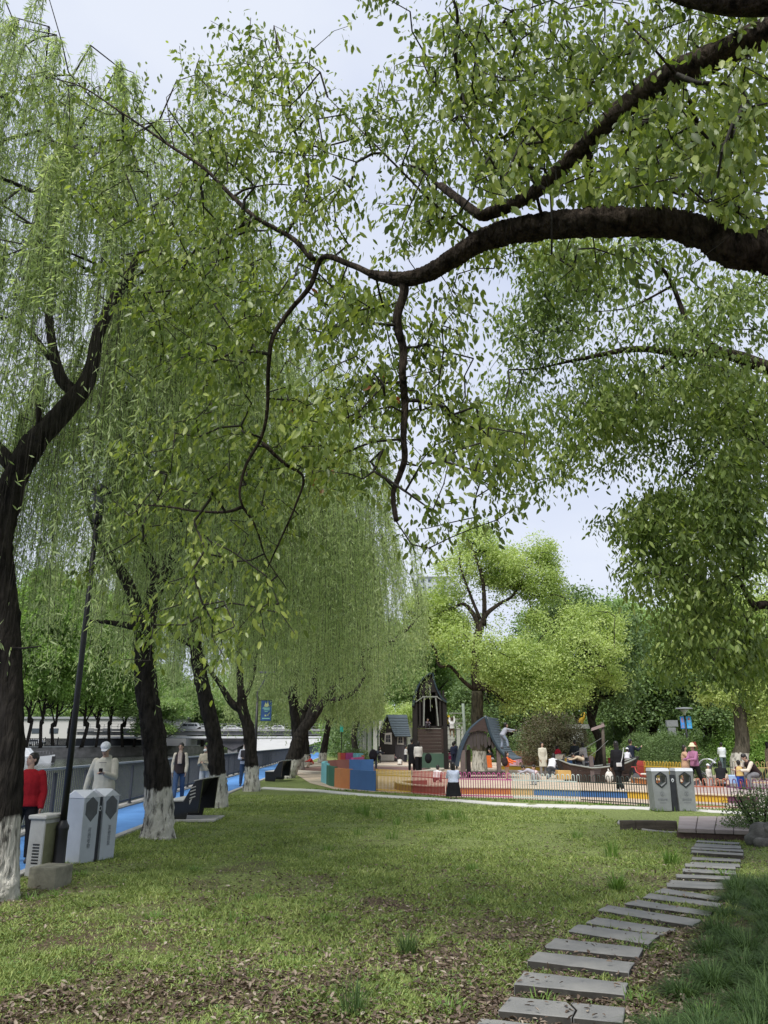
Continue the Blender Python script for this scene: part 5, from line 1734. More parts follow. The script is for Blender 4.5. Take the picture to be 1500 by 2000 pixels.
# benches: slanted side profile
steel = pbr('black_steel', (.010, .010, .011), rough=.35, var=.2, scale=6, coat=.3)
palewood = pbr('pale_seat', (.50, .49, .47), rough=.6, var=.12, scale=5, stretch=(1, 8, 1))
def bench(x, y, rz, label, w=1.6, slits=True):
    """seat faces -x (the river) in local axes; profile in x-z, extruded along y"""
    root = empty('bench', (x, y, 0), label, 'bench', rz=rz, group='black steel benches facing the river')
    side = [(-.42, .40), (-.40, .02), (.02, .02), (.05, .18), (.28, .18), (.34, .84), (.17, .80), (-.02, .46), (-.05, .40)]
    for s_ in (-1, 1):
        mb = MB()
        mb.prism(side, lambda u, z_: (u, s_ * w / 2 - .03, z_), lambda u, z_: (u, s_ * w / 2 + .03, z_))
        mb.build('end_panel', steel, root, bevel=.006)
        if s_ < 0 and slits:
            mb = MB()
            for q in range(4): mb.bar((.085, -w / 2 - .034, .66 - q * .065), (.20, -w / 2 - .034, .70 - q * .065), .006, .022)
            mb.prism([(.08, .42), (.14, .47), (.12, .41), (.09, .34)], lambda u, z_: (u, -w / 2 - .036, z_), lambda u, z_: (u, -w / 2 - .031, z_))
            mb.build('cut_slots', pbr('slot_light', (.42, .40, .37)), root)
    mb = MB(); mb.box((-.235, 0, .415), (.37, w + .02, .03)); mb.build('seat', palewood, root, bevel=.006)
    mb = MB(); mb.bar((-.02, 0, .42), (.20, 0, .82), w - .06, .03); mb.build('backrest', steel, root)
    mb = MB(); mb.prism([(.15, .80), (.36, .85), (.36, .865), (.15, .815)], lambda u, z_: (u, -w / 2 - .04, z_), lambda u, z_: (u, w / 2 + .04, z_)); mb.build('top_rail', palewood, root)
    return root
b1 = G(372, 1606)
bench(b1.x - .10, b1.y + .66, R(-3), 'near black bench with a pale seat and slotted end, between two willows', w=1.25)
b2 = G(540, 1527)
bench(b2.x, b2.y + .8, R(-6), 'far black bench beside the twin-trunk willow clump', w=1.6, slits=False)
mb = MB(); mb.box((0, 0, .0), (1.0, 1.1, .05)); o = mb.build('bench_pad', conc, bevel=.008); o.location = (b1.x + .0, b1.y + .45, .03)
tag(o, kind='structure')

# street lamp with a banner on the path side
def banner_lamp(x, y, h, label, ba, arm, head='arm', cols=((.03, .09, .22), (.05, .3, .25)), two=False):
    root = empty('street_lamp', (x, y, 0), label, 'lamp')
    mb = MB(); mb.tube([(0, 0, 0), (0, 0, h)], [.08, .05], 12); mb.lathe([(.0, 0), (.14, 0), (.14, .06), (.09, .1)], n=14); mb.build('pole', black, root)
    if head == 'arm':
        mb = MB(); mb.tube([(0, 0, h - .02), (.35, 0, h + .65), (.5, 0, h + .8)], .03, 8); mb.box((.35, 0, h + .85), (.8, .25, .07)); mb.build('lamp_head', pbr('lamp_grey', (.16, .17, .18)), root)
    else:
        mb = MB(); mb.lathe([(.05, h), (.10, h + .15), (.30, h + .38), (.0, h + .38)], n=16); mb.build('lantern', pbr('frosted_glass', (.6, .6, .58), rough=.3), root)
        mb = MB(); mb.lathe([(.55, h + .40), (.50, h + .47), (.0, h + .52)], n=20); mb.build('lamp_head', pbr('lamp_grey', (.16, .17, .18)), root)
    for (x0, x1, z0, z1), (c1, c2) in ba:
        m_ = pbr('banner_' + str(len(MATS)), c1, rough=.6, var=.35, scale=1.3, col2=tuple(min(1, q * 1.25) for q in c1))
        mb = MB(); mb.box(((x0 + x1) / 2, 0, (z0 + z1) / 2), (x1 - x0, .02, z1 - z0)); bb = mb.build('banner', m_, root)
        a_ = pbr('banner_print_' + str(len(MATS)), c2, rough=.6)
        mb = MB()
        w_, hh_ = x1 - x0, z1 - z0
        xm = (x0 + x1) / 2
        for q, (fx, fz, fw, fh) in enumerate(((0, .62, .70, .05), (.05, .54, .55, .04), (0, .46, .3, .03), (0, .12, .72, .05))):
            mb.box((xm + fx * w_, -.013, z0 + fz * hh_), (fw * w_, .004, fh * hh_))
        mb.build('banner_print', a_, bb)
        mb = MB(); mb.prism([(-.22, .70), (-.1, .92), (.0, .80), (.12, .95), (.24, .74), (.1, .68)], lambda u, w: (xm + u * w_, -.015, z0 + w * hh_), lambda u, w: (xm + u * w_, -.011, z0 + w * hh_))
        mb.box((xm - .05 * w_, -.013, z0 + .26 * hh_), (.16 * w_, .004, .08 * hh_)); mb.box((xm + .18 * w_, -.013, z0 + .28 * hh_), (.10 * w_, .004, .06 * hh_))
        mb.build('banner_print', pbr('banner_art_' + str(len(MATS)), (.30, .34, .16) if c1[0] < .04 else (.45, .16, .12), var=.4, scale=6), bb)
        mb = MB()
        for zz in (z0, z1): mb.bar((0, 0, zz), (x1 if x0 >= 0 else x0, 0, zz), .02, .02)
        mb.build('banner_arm', black, root)
sp_ = P(497, 1490, 35)
banner_lamp(P(499, 1451, 36).x, 36, HT(1350, 36), 'street lamp with a navy banner over the blue path, behind the fourth willow', [((.18, .66, HT(1408, 36), HT(1368, 36)), ((.015, .05, .14), (.16, .36, .30)))], 1)
sy = 52
banner_lamp(P(1343, 1451, sy).x, sy, HT(1397, sy), 'park lamp with a flat round head and two blue banners, behind the clipped bushes', [((-.32, -.07, HT(1423, sy), HT(1399, sy)), ((.05, .22, .60), (.5, .25, .22))), ((.08, .40, HT(1423, sy), HT(1399, sy)), ((.04, .30, .72), (.35, .55, .75)))], 1, head='round')

# ================================================================ RIVER, FAR BANK, BRIDGE
def car(x, y, rz, col, label, z=0, van=False, group='cars on the far bridge'):
    root = empty('van' if van else 'car', (x, y, z), label, 'van' if van else 'car', rz=rz, group=group)
    if van: prof = [(-2.4, .35), (-2.42, 1.6), (-2.2, 2.0), (1.2, 2.0), (1.75, 1.25), (2.35, 1.0), (2.42, .35)]
    else: prof = [(-2.2, .35), (-2.25, .85), (-1.9, .98), (-1.3, 1.42), (.35, 1.45), (1.1, .98), (2.1, .82), (2.25, .35)]
    mb = MB(); mb.prism(prof, lambda u, w: (u, -.86, w), lambda u, w: (u, .86, w))
    mb.build('body', pbr('car_paint_%d' % int(col[0] * 100), col, rough=.3, var=.04, coat=.6), root, bevel=.05)
    if van: win = [(-2.0, 1.25), (-2.0, 1.8), (1.1, 1.8), (1.5, 1.25)]
    else: win = [(-1.55, .98), (-1.2, 1.34), (.3, 1.36), (.9, .98)]
    mb = MB(); mb.prism(win, lambda u, w: (u, -.875, w), lambda u, w: (u, .875, w)); mb.build('window', pbr('car_glass', (.02, .025, .03), rough=.1), root)
    for sx_ in (-1.4, 1.4):
        for sy_ in (-1, 1):
            mb = MB(); mb.cyl((sx_, sy_ * .72, .34), (sx_, sy_ * .90, .34), .34, 16); wh = mb.build('wheel', pbr('tyre', (.02, .02, .02)), root)
            mb = MB(); mb.cyl((sx_, sy_ * .885, .34), (sx_, sy_ * .91, .34), .20, 12); mb.build('rim', pbr('rim', (.4, .4, .42), rough=.3, metal=.5), wh)
    return root
BY = 185.0
bx0, bx1 = P(150, 1440, BY).x, P(760, 1440, BY).x
zd = HT(1429, BY)
zb = HT(1441, BY)
root = empty('road_bridge', (bx0, BY, 0), 'low grey concrete road bridge across the river', 'bridge')
W_ = bx1 - bx0
mb = MB(); mb.box((W_ / 2, 5, (zd + zb) / 2 + .3), (W_, 11, zd - zb - .6)); mb.build('deck', pbr('bridge_concrete', (.20, .20, .205), var=.25, scale=.3), root)
mb = MB(); mb.box((W_ / 2, -.75, zb + .1), (W_, .3, .45)); mb.build('service_pipe', pbr('pipe_paint', (.55, .56, .58), var=.1), root)
mb = MB(); mb.box((W_ / 2, -.9, zd + .35), (W_, .25, .5)); mb.build('parapet', pbr('parapet_concrete', (.26, .26, .27), var=.2, scale=.5), root)
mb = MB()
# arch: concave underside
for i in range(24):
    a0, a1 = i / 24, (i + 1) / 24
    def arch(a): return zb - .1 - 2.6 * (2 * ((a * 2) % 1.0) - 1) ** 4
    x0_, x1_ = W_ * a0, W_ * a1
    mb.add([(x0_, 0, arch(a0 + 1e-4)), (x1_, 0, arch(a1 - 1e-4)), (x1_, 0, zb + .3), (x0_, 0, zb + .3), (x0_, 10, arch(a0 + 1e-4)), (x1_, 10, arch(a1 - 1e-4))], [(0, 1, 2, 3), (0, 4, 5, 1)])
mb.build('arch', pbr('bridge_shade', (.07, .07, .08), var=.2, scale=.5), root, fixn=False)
for f_ in (0.0, .5, 1.0):
    mb = MB(); mb.box((W_ * f_, 5, (zb - 2) / 2 - .9), (2.2, 9.5, zb + 2.0)); mb.build('pier', pbr('bridge_concrete', (.20, .20, .205)), root)
mb = MB()
for i in range(int(W_ / 1.6)):
    mb.box((i * 1.6, -.9, zd + 1.15), (.08, .08, 1.1))
for zz in (1.1, 1.7): mb.bar((0, -.9, zd + zz), (W_, -.9, zd + zz), .06, .07)
mb.build('railing', pbr('bridge_rail', (.30, .31, .33), rough=.5), root)
cl_ = [(375, (.55, .56, .58), True, 'white van at the bank end of the far bridge'), (405, (.45, .46, .48), False, 'silver car driving on the far bridge between two willow trunks'), (455, (.55, .56, .58), False, 'white car seen left of the fourth willow on the far bridge'), (512, (.5, .5, .52), False, 'pale car beneath the navy banner on the far bridge'), (540, (.62, .62, .64), False, 'white car near the lawn end of the far bridge')]
for px, c_, v_, lb_ in cl_: car(P(px, 1425, BY + 2.5).x, BY + 2.5, 0 if px % 2 else R(180), c_, lb_, z=zd + .02, van=v_)
# abutment slope on the near bank
mb = MB()
a = P(470, 1460, 150); 
mb.add([(P(480, 1451, 178).x, 178, zb - .3), (P(640, 1451, 178).x, 178, zb - .3), (P(640, 1451, 178).x, 178, -1.5), (P(470, 1451, 178).x, 178, -1.5), (P(500, 1451, 120).x, 120, .3), (P(560, 1451, 120).x, 120, .3), (P(560, 1451, 120).x, 120, -1.5), (P(500, 1451, 120).x, 120, -1.5)],
       [(0, 1, 5, 4), (0, 4, 7, 3), (4, 5, 6, 7)])
tag(mb.build('abutment_slope', pbr('pale_slope', (.40, .40, .39), var=.12, scale=.5), fixn=False), kind='structure')

# tour boat
bY = 118.0
root = empty('tour_boat', (P(44, 1488, bY).x, bY, WATER_Z), 'small white tour boat with a windowed cabin moored by the far embankment', 'boat', rz=R(4))
white_gel = pbr('white_gelcoat', (.60, .62, .64), rough=.3, var=.05, coat=.3)
mb = MB()
st = [(-5.2, .95, .95), (-3, 1.15, .90), (0, 1.2, .85), (2.4, 1.0, .95), (3.8, .5, 1.1), (4.5, .05, 1.25)]
vs = []
for x_, hw, hz in st:
    vs += [(x_, -hw, hz), (x_, -hw * .75, -.15), (x_, hw * .75, -.15), (x_, hw, hz)]
fs = []
for i in range(len(st) - 1):
    for k in range(3): fs.append((i * 4 + k, i * 4 + k + 1, (i + 1) * 4 + k + 1, (i + 1) * 4 + k))
    fs.append((i * 4 + 3, i * 4, (i + 1) * 4, (i + 1) * 4 + 3))
fs += [(0, 1, 2, 3), (20, 23, 22, 21)]
mb.add(vs, fs); mb.build('hull', white_gel, root)
mb = MB(); mb.prism([(-4.6, .85), (-4.6, 2.0), (-4.3, 2.15), (.6, 2.15), (1.7, .95)], lambda u, w: (u, -.9, w), lambda u, w: (u, .9, w)); mb.build('cabin', white_gel, root, bevel=.05)
for a_, b2 in ((-4.2, -3.4), (-3.1, -2.2), (-1.9, -1.0), (-.7, .2)):
    mb = MB(); mb.prism([(a_, 1.25), (a_ + .05, 1.92), (b2 - .02, 1.92), (b2 + .1, 1.25)], lambda u, w: (u, -.92, w), lambda u, w: (u, .92, w)); mb.build('window', pbr('car_glass', (.02, .025, .03)), root)
mb = MB()
for i in range(6): mb.tube([(2.2 + i * .4, -.9 + i * .15, 1.0), (2.2 + i * .4, -.9 + i * .15, 1.65)], .03, 6)
mb.tube([(2.2, -.9, 1.65), (4.3, -.1, 1.75)], .03, 6); mb.build('bow_rail', pbr('dark_rail', (.12, .12, .13)), root)
mb = MB(); mb.box((4.3, 0, .55), (.5, .5, .9)); mb.build('fender', black, root)

# far bank: dark fence, promenade trees, long pale building
root = empty('far_bank_fence', (-67, 160, .9), 'long dark slatted fence along the far embankment', 'fence')
mb = MB()
o0 = Vector((-67, 160, .9))
for (xa, ya), (xb, yb) in zip(FB[1:-1], FB[2:]):
    A_, B_ = Vector((xa - 1.2, ya + 1.2, .9)) - o0, Vector((xb - 1.2, yb + 1.2, .9)) - o0
    n_ = int((B_ - A_).length / .35)
    for i in range(n_):
        p_ = A_.lerp(B_, i / n_)
        mb.box((p_.x, p_.y, .75), (.18, .06, 1.5))
    for zz in (.15, 1.5): mb.bar(A_ + Vector((0, 0, zz)), B_ + Vector((0, 0, zz)), .1, .12)
mb.build('slats', pbr('dark_fence', (.045, .048, .055), var=.2), root, fixn=False)
mb = MB()
for (xa, ya), (xb, yb) in zip(FB[1:-1], FB[2:]):
    A_, B_ = Vector((xa - 1.2, ya + 1.2, .9)) - o0, Vector((xb - 1.2, yb + 1.2, .9)) - o0
    n_ = int((B_ - A_).length / 4)
    for i in range(n_ + 1):
        p_ = A_.lerp(B_, i / n_)
        mb.box((p_.x, p_.y, .9), (.14, .14, 1.8))
mb.build('fence_post', pbr('dark_fence', (.035, .037, .045)), root)
pro = make_tree(25, 12, .30, pale_leaf, '', 2600, 13, .50, trunk_h=.16, seed=22, shape_z=.50, nb=22)
sp_ = []
pxs = [22, 52, 80, 104, 132, 160, 188, 214, 240, 262]
for i, px in enumerate(pxs):
    Y_ = 150 + i * 4.0
    sp_.append((P(px, 1451, Y_).x, Y_, (1.1 + .1 * (i % 3), 1.1, 1.15 + .09 * ((i * 2) % 3)), i * 1.3))
place(pro, sp_, 'feathery trees in a row on the far bank', 'pale feathery tree in the row along the far embankment')
pro = make_tree(17, 14, .35, mid_leaf, '', 2000, 12, .50, trunk_h=.12, seed=23, shape_z=.5)
sp_ = [(P(px, 1451, Y_).x, Y_, (1.2, 1.2, s_), px * .1) for px, Y_, s_ in ((310, 182, .62), (352, 205, .8), (395, 206, .85), (300, 225, 1.3), (445, 215, .8), (545, 220, .75), (600, 225, .9), (650, 215, 1.0), (240, 240, 1.5), (160, 245, 1.5), (60, 240, 1.5))]
place(pro, sp_, 'trees beyond the bridge and far bank', 'distant mid-green tree behind the bridge and far bank')
# long pale building and apartment blocks
def building(x, y, w, d, h, z, col, label, rows, cols, name='apartment_block', win=(1.4, 1.3), roof=True, rz=0):
    root = empty(name, (x, y, z), label, 'building', rz=rz)
    mb = MB(); mb.box((0, d / 2, h / 2), (w, d, h)); mb.build('wall', pbr('wall_%s' % (label[:14].replace(' ', '_')), col, var=.06, scale=.3), root)
    if roof:
        mb = MB(); mb.box((0, d / 2, h + .25), (w + .8, d + .8, .5)); mb.build('roof', pbr('roof_grey', (.30, .31, .33)), root)
    first = None
    for r_ in range(rows):
        for c_ in range(cols):
            xx = -w / 2 + w * (c_ + .5) / cols
            zz = h * (r_ + .55) / rows
            if first is None:
                mb = MB(); mb.box((0, 0, 0), (win[0], .12, win[1])); first = o = mb.build('window', pbr('far_glass', (.06, .075, .09), rough=.2), root)
            else:
                o = first.copy(); COL.objects.link(o)
            o.location = (xx, -.03, zz)
building(P(120, 1451, 200).x, 200, 62, 12, HT(1404, 200) - .9, .9, (.52, .51, .49), 'long low pale building behind the feathery trees on the far bank', 1, 14, 'long_building', win=(2.2, 1.2))
building(P(505, 1451, 290).x, 290, 26, 14, HT(1335, 290), 0, (.60, .60, .60), 'white block with rows of windows behind the navy banner', 6, 8)
building(P(470, 1451, 330).x, 330, 20, 14, HT(1290, 330), 0, (.55, .56, .58), 'taller pale block behind the fourth willow', 8, 6)
building(P(860, 1451, 330).x, 330, 16, 14, HT(1128, 330), 0, (.40, .43, .46), 'grey-blue tower block, only its top seen beside the bright camphor crown', 22, 5)
building(P(300, 1451, 360).x, 360, 40, 14, HT(1330, 360), 0, (.5, .5, .5), 'pale block hidden behind willow strands beyond the far bank', 8, 10)
# parked car and sheds on the far bank
car(P(68, 1440, 176).x, 176, R(170), (.30, .31, .33), 'dark car parked under the feathery trees on the far bank', z=.9, group='cars parked on the far bank')
# ================================================================ PEOPLE
SKIN = pbr('skin', (.42, .27, .20), rough=.55, var=.06, scale=8)
HAIR = pbr('black_hair', (.012, .010, .009), rough=.45, var=.4, scale=30, stretch=(1, 1, .3))
SHOE = pbr('dark_shoe', (.03, .03, .035), rough=.6)
SHOE_W = pbr('white_shoe', (.5, .5, .5), rough=.6)
def cloth(c):
    return pbr('cloth_%02d_%02d_%02d' % tuple(int(q * 99) for q in c), c, rough=.9, var=.10, scale=9, spec=.15, bump=.025, bscale=7)
def stack(mb, pts, ws, ds, lat, n=14):
    """ellipse sections: ws along lat, ds across it"""
    pts = [Vector(p_) for p_ in pts]
    vs = []
    for i, p_ in enumerate(pts):
        d = (pts[min(i + 1, len(pts) - 1)] - pts[max(i - 1, 0)]).normalized()
        l_ = (lat - d * lat.dot(d)).normalized()
        f_ = d.cross(l_)
        for k in range(n):
            a = 2 * math.pi * k / n
            vs.append(p_ + l_ * math.cos(a) * ws[i] + f_ * math.sin(a) * ds[i])
    fs = []
    for i in range(len(pts) - 1):
        for k in range(n): fs.append((i * n + k, i * n + (k + 1) % n, (i + 1) * n + (k + 1) % n, (i + 1) * n + k))
    fs += [tuple(range(n))[::-1], tuple((len(pts) - 1) * n + k for k in range(n))]
    mb.add(vs, fs, 0, True)
def caps(mb, a, b, ra, rb, n=10):
    a, b = Vector(a), Vector(b)
    mb.tube([a, a.lerp(b, .5), b], [ra, (ra + rb) / 2 * 1.04, rb], n)
    mb.ell(a, (ra,) * 3, n, 6)
    mb.ell(b, (rb,) * 3, n, 6)
def skinned(mb, name, mat, root, vox, it=3):
    o = mb.build(name, mat, root, fixn=True)
    m1 = o.modifiers.new('remesh', 'REMESH')
    m1.mode = 'VOXEL'
    m1.voxel_size = vox
    m1.use_smooth_shade = True
    m2 = o.modifiers.new('smooth', 'SMOOTH')
    m2.iterations = it
    m2.factor = .5
    return o
STAND = dict(legs=((3, 3, 3), (-3, 2, 3)), arms=((5, 10, 8), (2, 10, 8)))
WALK = dict(legs=((20, 6, 1), (-18, 14, 1)), arms=((-16, 18, 6), (18, 22, 6)))
SQUAT = dict(legs=((112, 140, 14), (108, 138, 14)), arms=((70, 20, 6), (65, 25, 6)), lean=32)
KNEEL = dict(legs=((60, 140, 8), (20, 95, 8)), arms=((75, 25, 6), (65, 30, 6)), lean=45)
BEND = dict(legs=((12, 16, 5), (-4, 8, 5)), arms=((80, 8, 4), (70, 12, 4)), lean=72, head=(0, 20))
SIT = dict(legs=((86, 84, 8), (84, 80, 8)), arms=((40, 50, 6), (36, 55, 6)), lean=22)
SITLOW = dict(legs=((80, 60, 10), (88, 75, 8)), arms=((45, 45, 6), (50, 50, 6)), lean=30)
def person(at, rz, H, label, pose, top, bottom, hair='short', bot='trousers', child=False, detail=False, sleeve=None, hat=None, shoe=SHOE, bulk=1.0, group=None, coat=0.0, z=None, hairmat=None, head_k=1.0, hood=False):
    root = empty('person', (at[0], at[1], at[2] if len(at) > 2 else (0 if z is None else z)), label, 'person', rz=R(rz), group=group)
    k = H / 1.7
    hk = k * (1.22 if child else 1.0) * head_k * (1.0 if not child else 1.1)
    vox = (.010 if detail else .017) * max(.7, k)
    wk = k * bulk * (1.08 if child else 1)
    F_ = Vector((0, -1, 0))
    LAT = Vector((1, 0, 0))
    hipw = .088 * k
    th, sh = .245 * H, .245 * H
    if child: th, sh = .225 * H, .215 * H
    lean = R(pose.get('lean', 3))
    up = Vector((0, -math.sin(lean), math.cos(lean)))
    hips = Vector((0, 0, 0))
    J = {}
    for i, s_ in enumerate((-1, 1)):
        a, kn, ab = [R(q) for q in pose['legs'][i]]
        h_ = hips + LAT * s_ * hipw
        kd = Vector((s_ * math.sin(ab), -math.sin(a) * math.cos(ab), -math.cos(a) * math.cos(ab)))
        knee = h_ + kd * th
        a2 = a - kn
        sd_ = Vector((s_ * math.sin(ab) * .3, -math.sin(a2), -math.cos(a2)))
        ank = knee + sd_ * sh
        J['hip', i], J['knee', i], J['ank', i] = h_, knee, ank
    low = min(min(J['ank', i].z - .055 * k, J['knee', i].z - .06 * k) for i in (0, 1))
    low = min(low, -.11 * k)
    lift = Vector((0, 0, -low))
    for q in J: J[q] = J[q] + lift
    hips = hips + lift
    chest = hips + up * (.185 * H)
    neck = hips + up * (.305 * H if not child else .29 * H)
    hyaw, hpit = pose.get('head', (0, 0))
    hp_ = R(hpit) + lean * .35
    hup = Vector((0, -math.sin(hp_), math.cos(hp_)))
    headc = neck + up * (.035 * H) + hup * (.105 * hk)
    shw = .158 * wk
    for i, s_ in enumerate((-1, 1)):
        a, el, ab = [R(q) for q in pose['arms'][i][:3]]
        inw = R(pose['arms'][i][3]) if len(pose['arms'][i]) > 3 else R(8)
        s0 = neck - up * .068 * k + LAT * s_ * shw
        d1 = Vector((s_ * math.sin(ab), -math.sin(a) * math.cos(ab), -math.cos(a) * math.cos(ab)))
        e0 = s0 + d1 * .172 * H
        a2 = a + el
        d2 = Vector((-s_ * math.sin(inw), -math.sin(a2) * math.cos(inw), -math.cos(a2) * math.cos(inw)))
        w0 = e0 + d2 * .155 * H
        J['sh', i], J['el', i], J['wr', i], J['fd', i] = s0, e0, w0, d2
    # ---- body: one continuous surface
    b = MB()
    stack(b, [hips - up * .07 * k, hips, hips + up * .10 * k, chest, neck - up * .06 * k, neck - up * .01 * k], [.12 * wk, .155 * wk, .135 * wk, .155 * wk, .15 * wk, .06 * wk], [.08 * wk, .10 * wk, .09 * wk, .105 * wk, .08 * wk, .055 * wk], LAT)
    caps(b, neck - up * .05 * k, headc - hup * .05 * hk, .052 * k, .050 * hk)
    RH = Matrix.Rotation(R(hyaw), 3, 'Z') @ Matrix.Rotation(hp_, 3, 'X')
    def hd(x_, y_, z_): return headc + RH @ Vector((x_ * hk, y_ * hk, z_ * hk))
    b.ell(hd(0, .008, .028), (.074 * hk, .088 * hk, .088 * hk), 16, 12, rot=RH)
    b.ell(hd(0, -.018, -.035), (.058 * hk, .062 * hk, .080 * hk), 16, 12, rot=RH)
    b.ell(hd(0, -.052, -.085), (.024 * hk, .020 * hk, .020 * hk), 10, 8)
    b.ell(hd(0, -.085, -.018), (.011 * hk, .017 * hk, .024 * hk), 8, 6, rot=RH)
    for s_ in (-1, 1):
        b.ell(hd(s_ * .076, .012, -.008), (.010 * hk, .020 * hk, .030 * hk), 8, 6, rot=RH)
    for i, s_ in enumerate((-1, 1)):
        caps(b, J['sh', i], J['el', i], .047 * wk, .036 * k)
        caps(b, J['el', i], J['wr', i], .036 * k, .025 * k)
        w0, d2 = J['wr', i], J['fd', i].normalized()
        pl = w0 + d2 * .045 * k
        side = LAT if abs(d2.dot(LAT)) < .9 else F_
        sdv = (side - d2 * side.dot(d2)).normalized()
        nrm = d2.cross(sdv)
        if abs(d2.z) > .7: sdv, nrm = nrm, sdv
        stack(b, [w0, pl, pl + d2 * .045 * k], [.022 * k, .036 * k, .036 * k], [.016 * k, .014 * k, .012 * k], sdv, 10)
        for q in range(4):
            f0 = pl + d2 * .04 * k + sdv * (q - 1.5) * .021 * k
            ln_ = (.058, .070, .066, .052)[q] * k
            cd = nrm * (-s_)
            f1 = f0 + (d2 * .85 + cd * .35).normalized() * ln_ * .55
            f2 = f1 + (d2 * .5 + cd * .85).normalized() * ln_ * .5
            b.tube([f0, f1, f2], [.0098 * k, .0092 * k, .0075 * k], 6)
        t0 = w0 + d2 * .02 * k + sdv * .026 * k
        t1 = t0 + (d2 * .55 + sdv * .65).normalized() * .04 * k
        b.tube([t0, t1, t1 + (d2 * .9 + sdv * .1) * .026 * k], [.012 * k, .011 * k, .008 * k], 6)
        caps(b, J['hip', i], J['knee', i], .075 * wk, .052 * k)
        caps(b, J['knee', i], J['ank', i], .052 * k, .034 * k)
        caps(b, J['ank', i] + Vector((0, .02 * k, -.025 * k)), J['ank', i] + Vector((0, -.12 * k, -.032 * k)), .028 * k, .022 * k)
    skinned(b, 'body', SKIN, root, vox)
    # ---- trousers or skirt
    pad = .017 * k + (.004 if detail else .008)
    t = MB()
    stack(t, [hips - up * .09 * k, hips, hips + up * .09 * k], [.125 * wk + pad, .155 * wk + pad, .138 * wk + pad], [.085 * wk + pad, .105 * wk + pad, .095 * wk + pad], LAT)
    if bot in ('trousers', 'wide', 'shorts'):
        fl = {'trousers': 1.0, 'wide': 1.35, 'shorts': 1.15}[bot]
        for i in (0, 1):
            caps(t, J['hip', i], J['knee', i], (.078 * wk + pad), (.055 * k + pad) * fl)
            if bot != 'shorts':
                end = J['ank', i].lerp(J['knee', i], .04)
                t.tube([J['knee', i], J['knee', i].lerp(end, .5), end], [(.055 * k + pad) * fl, (.048 * k + pad) * fl * 1.02, (.040 * k + pad) * (fl if bot == 'wide' else 1)], 10)
    else:
        km = (J['knee', 0] + J['knee', 1]) / 2
        am = (J['ank', 0] + J['ank', 1]) / 2
        e_ = km.lerp(am, .75 if bot == 'longskirt' else .10)
        spr = abs((J['knee', 0] - J['knee', 1]).x) / 2
        stack(t, [hips + up * .05 * k, hips.lerp(km, .4), km, e_], [.15 * wk + pad, .17 * wk + pad + spr * .3, .17 * wk + pad + spr * .6, .20 * wk + pad + spr * .6], [.10 * wk + pad, .13 * wk + pad, .14 * wk + pad, .17 * wk + pad], LAT)
    skinned(t, {'trousers': 'trousers', 'wide': 'trousers', 'shorts': 'shorts'}.get(bot, 'skirt'), cloth(bottom), root, vox)
    # ---- top
    pad = .026 * k + (.006 if detail else .008)
    p_ = MB()
    hem = hips - up * (.05 * k + coat * k)
    if coat > .25:
        am = (J['knee', 0] + J['knee', 1]) / 2
        stack(p_, [am.lerp((J['ank', 0] + J['ank', 1]) / 2, coat - .5 if coat > .5 else 0), hips, hips + up * .10 * k], [.17 * wk + pad, .165 * wk + pad, .145 * wk + pad], [.13 * wk + pad, .115 * wk + pad, .10 * wk + pad], LAT)
        hem = hips
    stack(p_, [hem, hips + up * .02 * k, hips + up * .12 * k, chest, neck - up * .075 * k, neck - up * .02 * k, neck + up * .012 * k], [.160 * wk + pad, .158 * wk + pad, .142 * wk + pad, .156 * wk + pad, .150 * wk + pad, .085 * wk + pad, .050 * wk + pad * .6],
          [.112 * wk + pad, .110 * wk + pad, .100 * wk + pad, .112 * wk + pad, .085 * wk + pad, .065 * wk + pad, .048 * wk + pad * .6], LAT)
    if hood: p_.ell(neck + Vector((0, .06 * k, .01 * k)), (.10 * k, .06 * k, .05 * k), 12, 8)
    slv = MB() if sleeve else p_
    for i in (0, 1):
        mat_end = J['wr', i]
        caps(slv, J['sh', i], J['el', i], .046 * wk + pad * .6, .037 * k + pad * .6)
        if pose.get('short_sleeve'): continue
        slv.tube([J['el', i], J['el', i].lerp(mat_end, .5), mat_end], [.037 * k + pad * .6, .034 * k + pad * .6, .027 * k + pad * .55], 10)
    skinned(p_, 'top', cloth(top), root, vox)
    if sleeve: skinned(slv, 'sleeve', cloth(sleeve), root, vox)
    # ---- shoes
    for i in (0, 1):
        sh_ = MB()
        a_ = J['ank', i]
        caps(sh_, a_ + Vector((0, .025 * k, -.020 * k)), a_ + Vector((0, -.13 * k, -.030 * k)), .040 * k, .033 * k)
        skinned(sh_, 'shoe', shoe, root, vox * .9, 2)
    # ---- hair, hat, face
    if hair and not (hat == 'hood'):
        h = MB()
        h.ell(hd(0, .018, .040), (.083 * hk, .094 * hk, .090 * hk), 16, 12, rot=RH)
        h.ell(hd(0, .050, -.010), (.078 * hk, .060 * hk, .085 * hk), 14, 10, rot=RH)
        if hair in ('long', 'bob'):
            e_ = .22 if hair == 'long' else .11
            h.ell(hd(0, .055, -.03 - e_ / 2), (.078 * hk, .042 * hk, e_ * hk), 14, 10, rot=RH)
            for s_ in (-1, 1): h.ell(hd(s_ * .068, .012, -.05), (.020 * hk, .035 * hk, .09 * hk), 10, 8, rot=RH)
        if hair == 'pony':
            h.ell(hd(0, .10, .02), (.03 * hk, .035 * hk, .03 * hk), 10, 8)
            h.ell(hd(0, .12, -.07), (.028 * hk, .025 * hk, .10 * hk), 10, 8, rot=RH)
        if hair == 'bun': h.ell(hd(0, .07, .10), (.04 * hk, .04 * hk, .035 * hk), 10, 8)
        skinned(h, 'hair', hairmat or HAIR, root, vox * .8, 2)
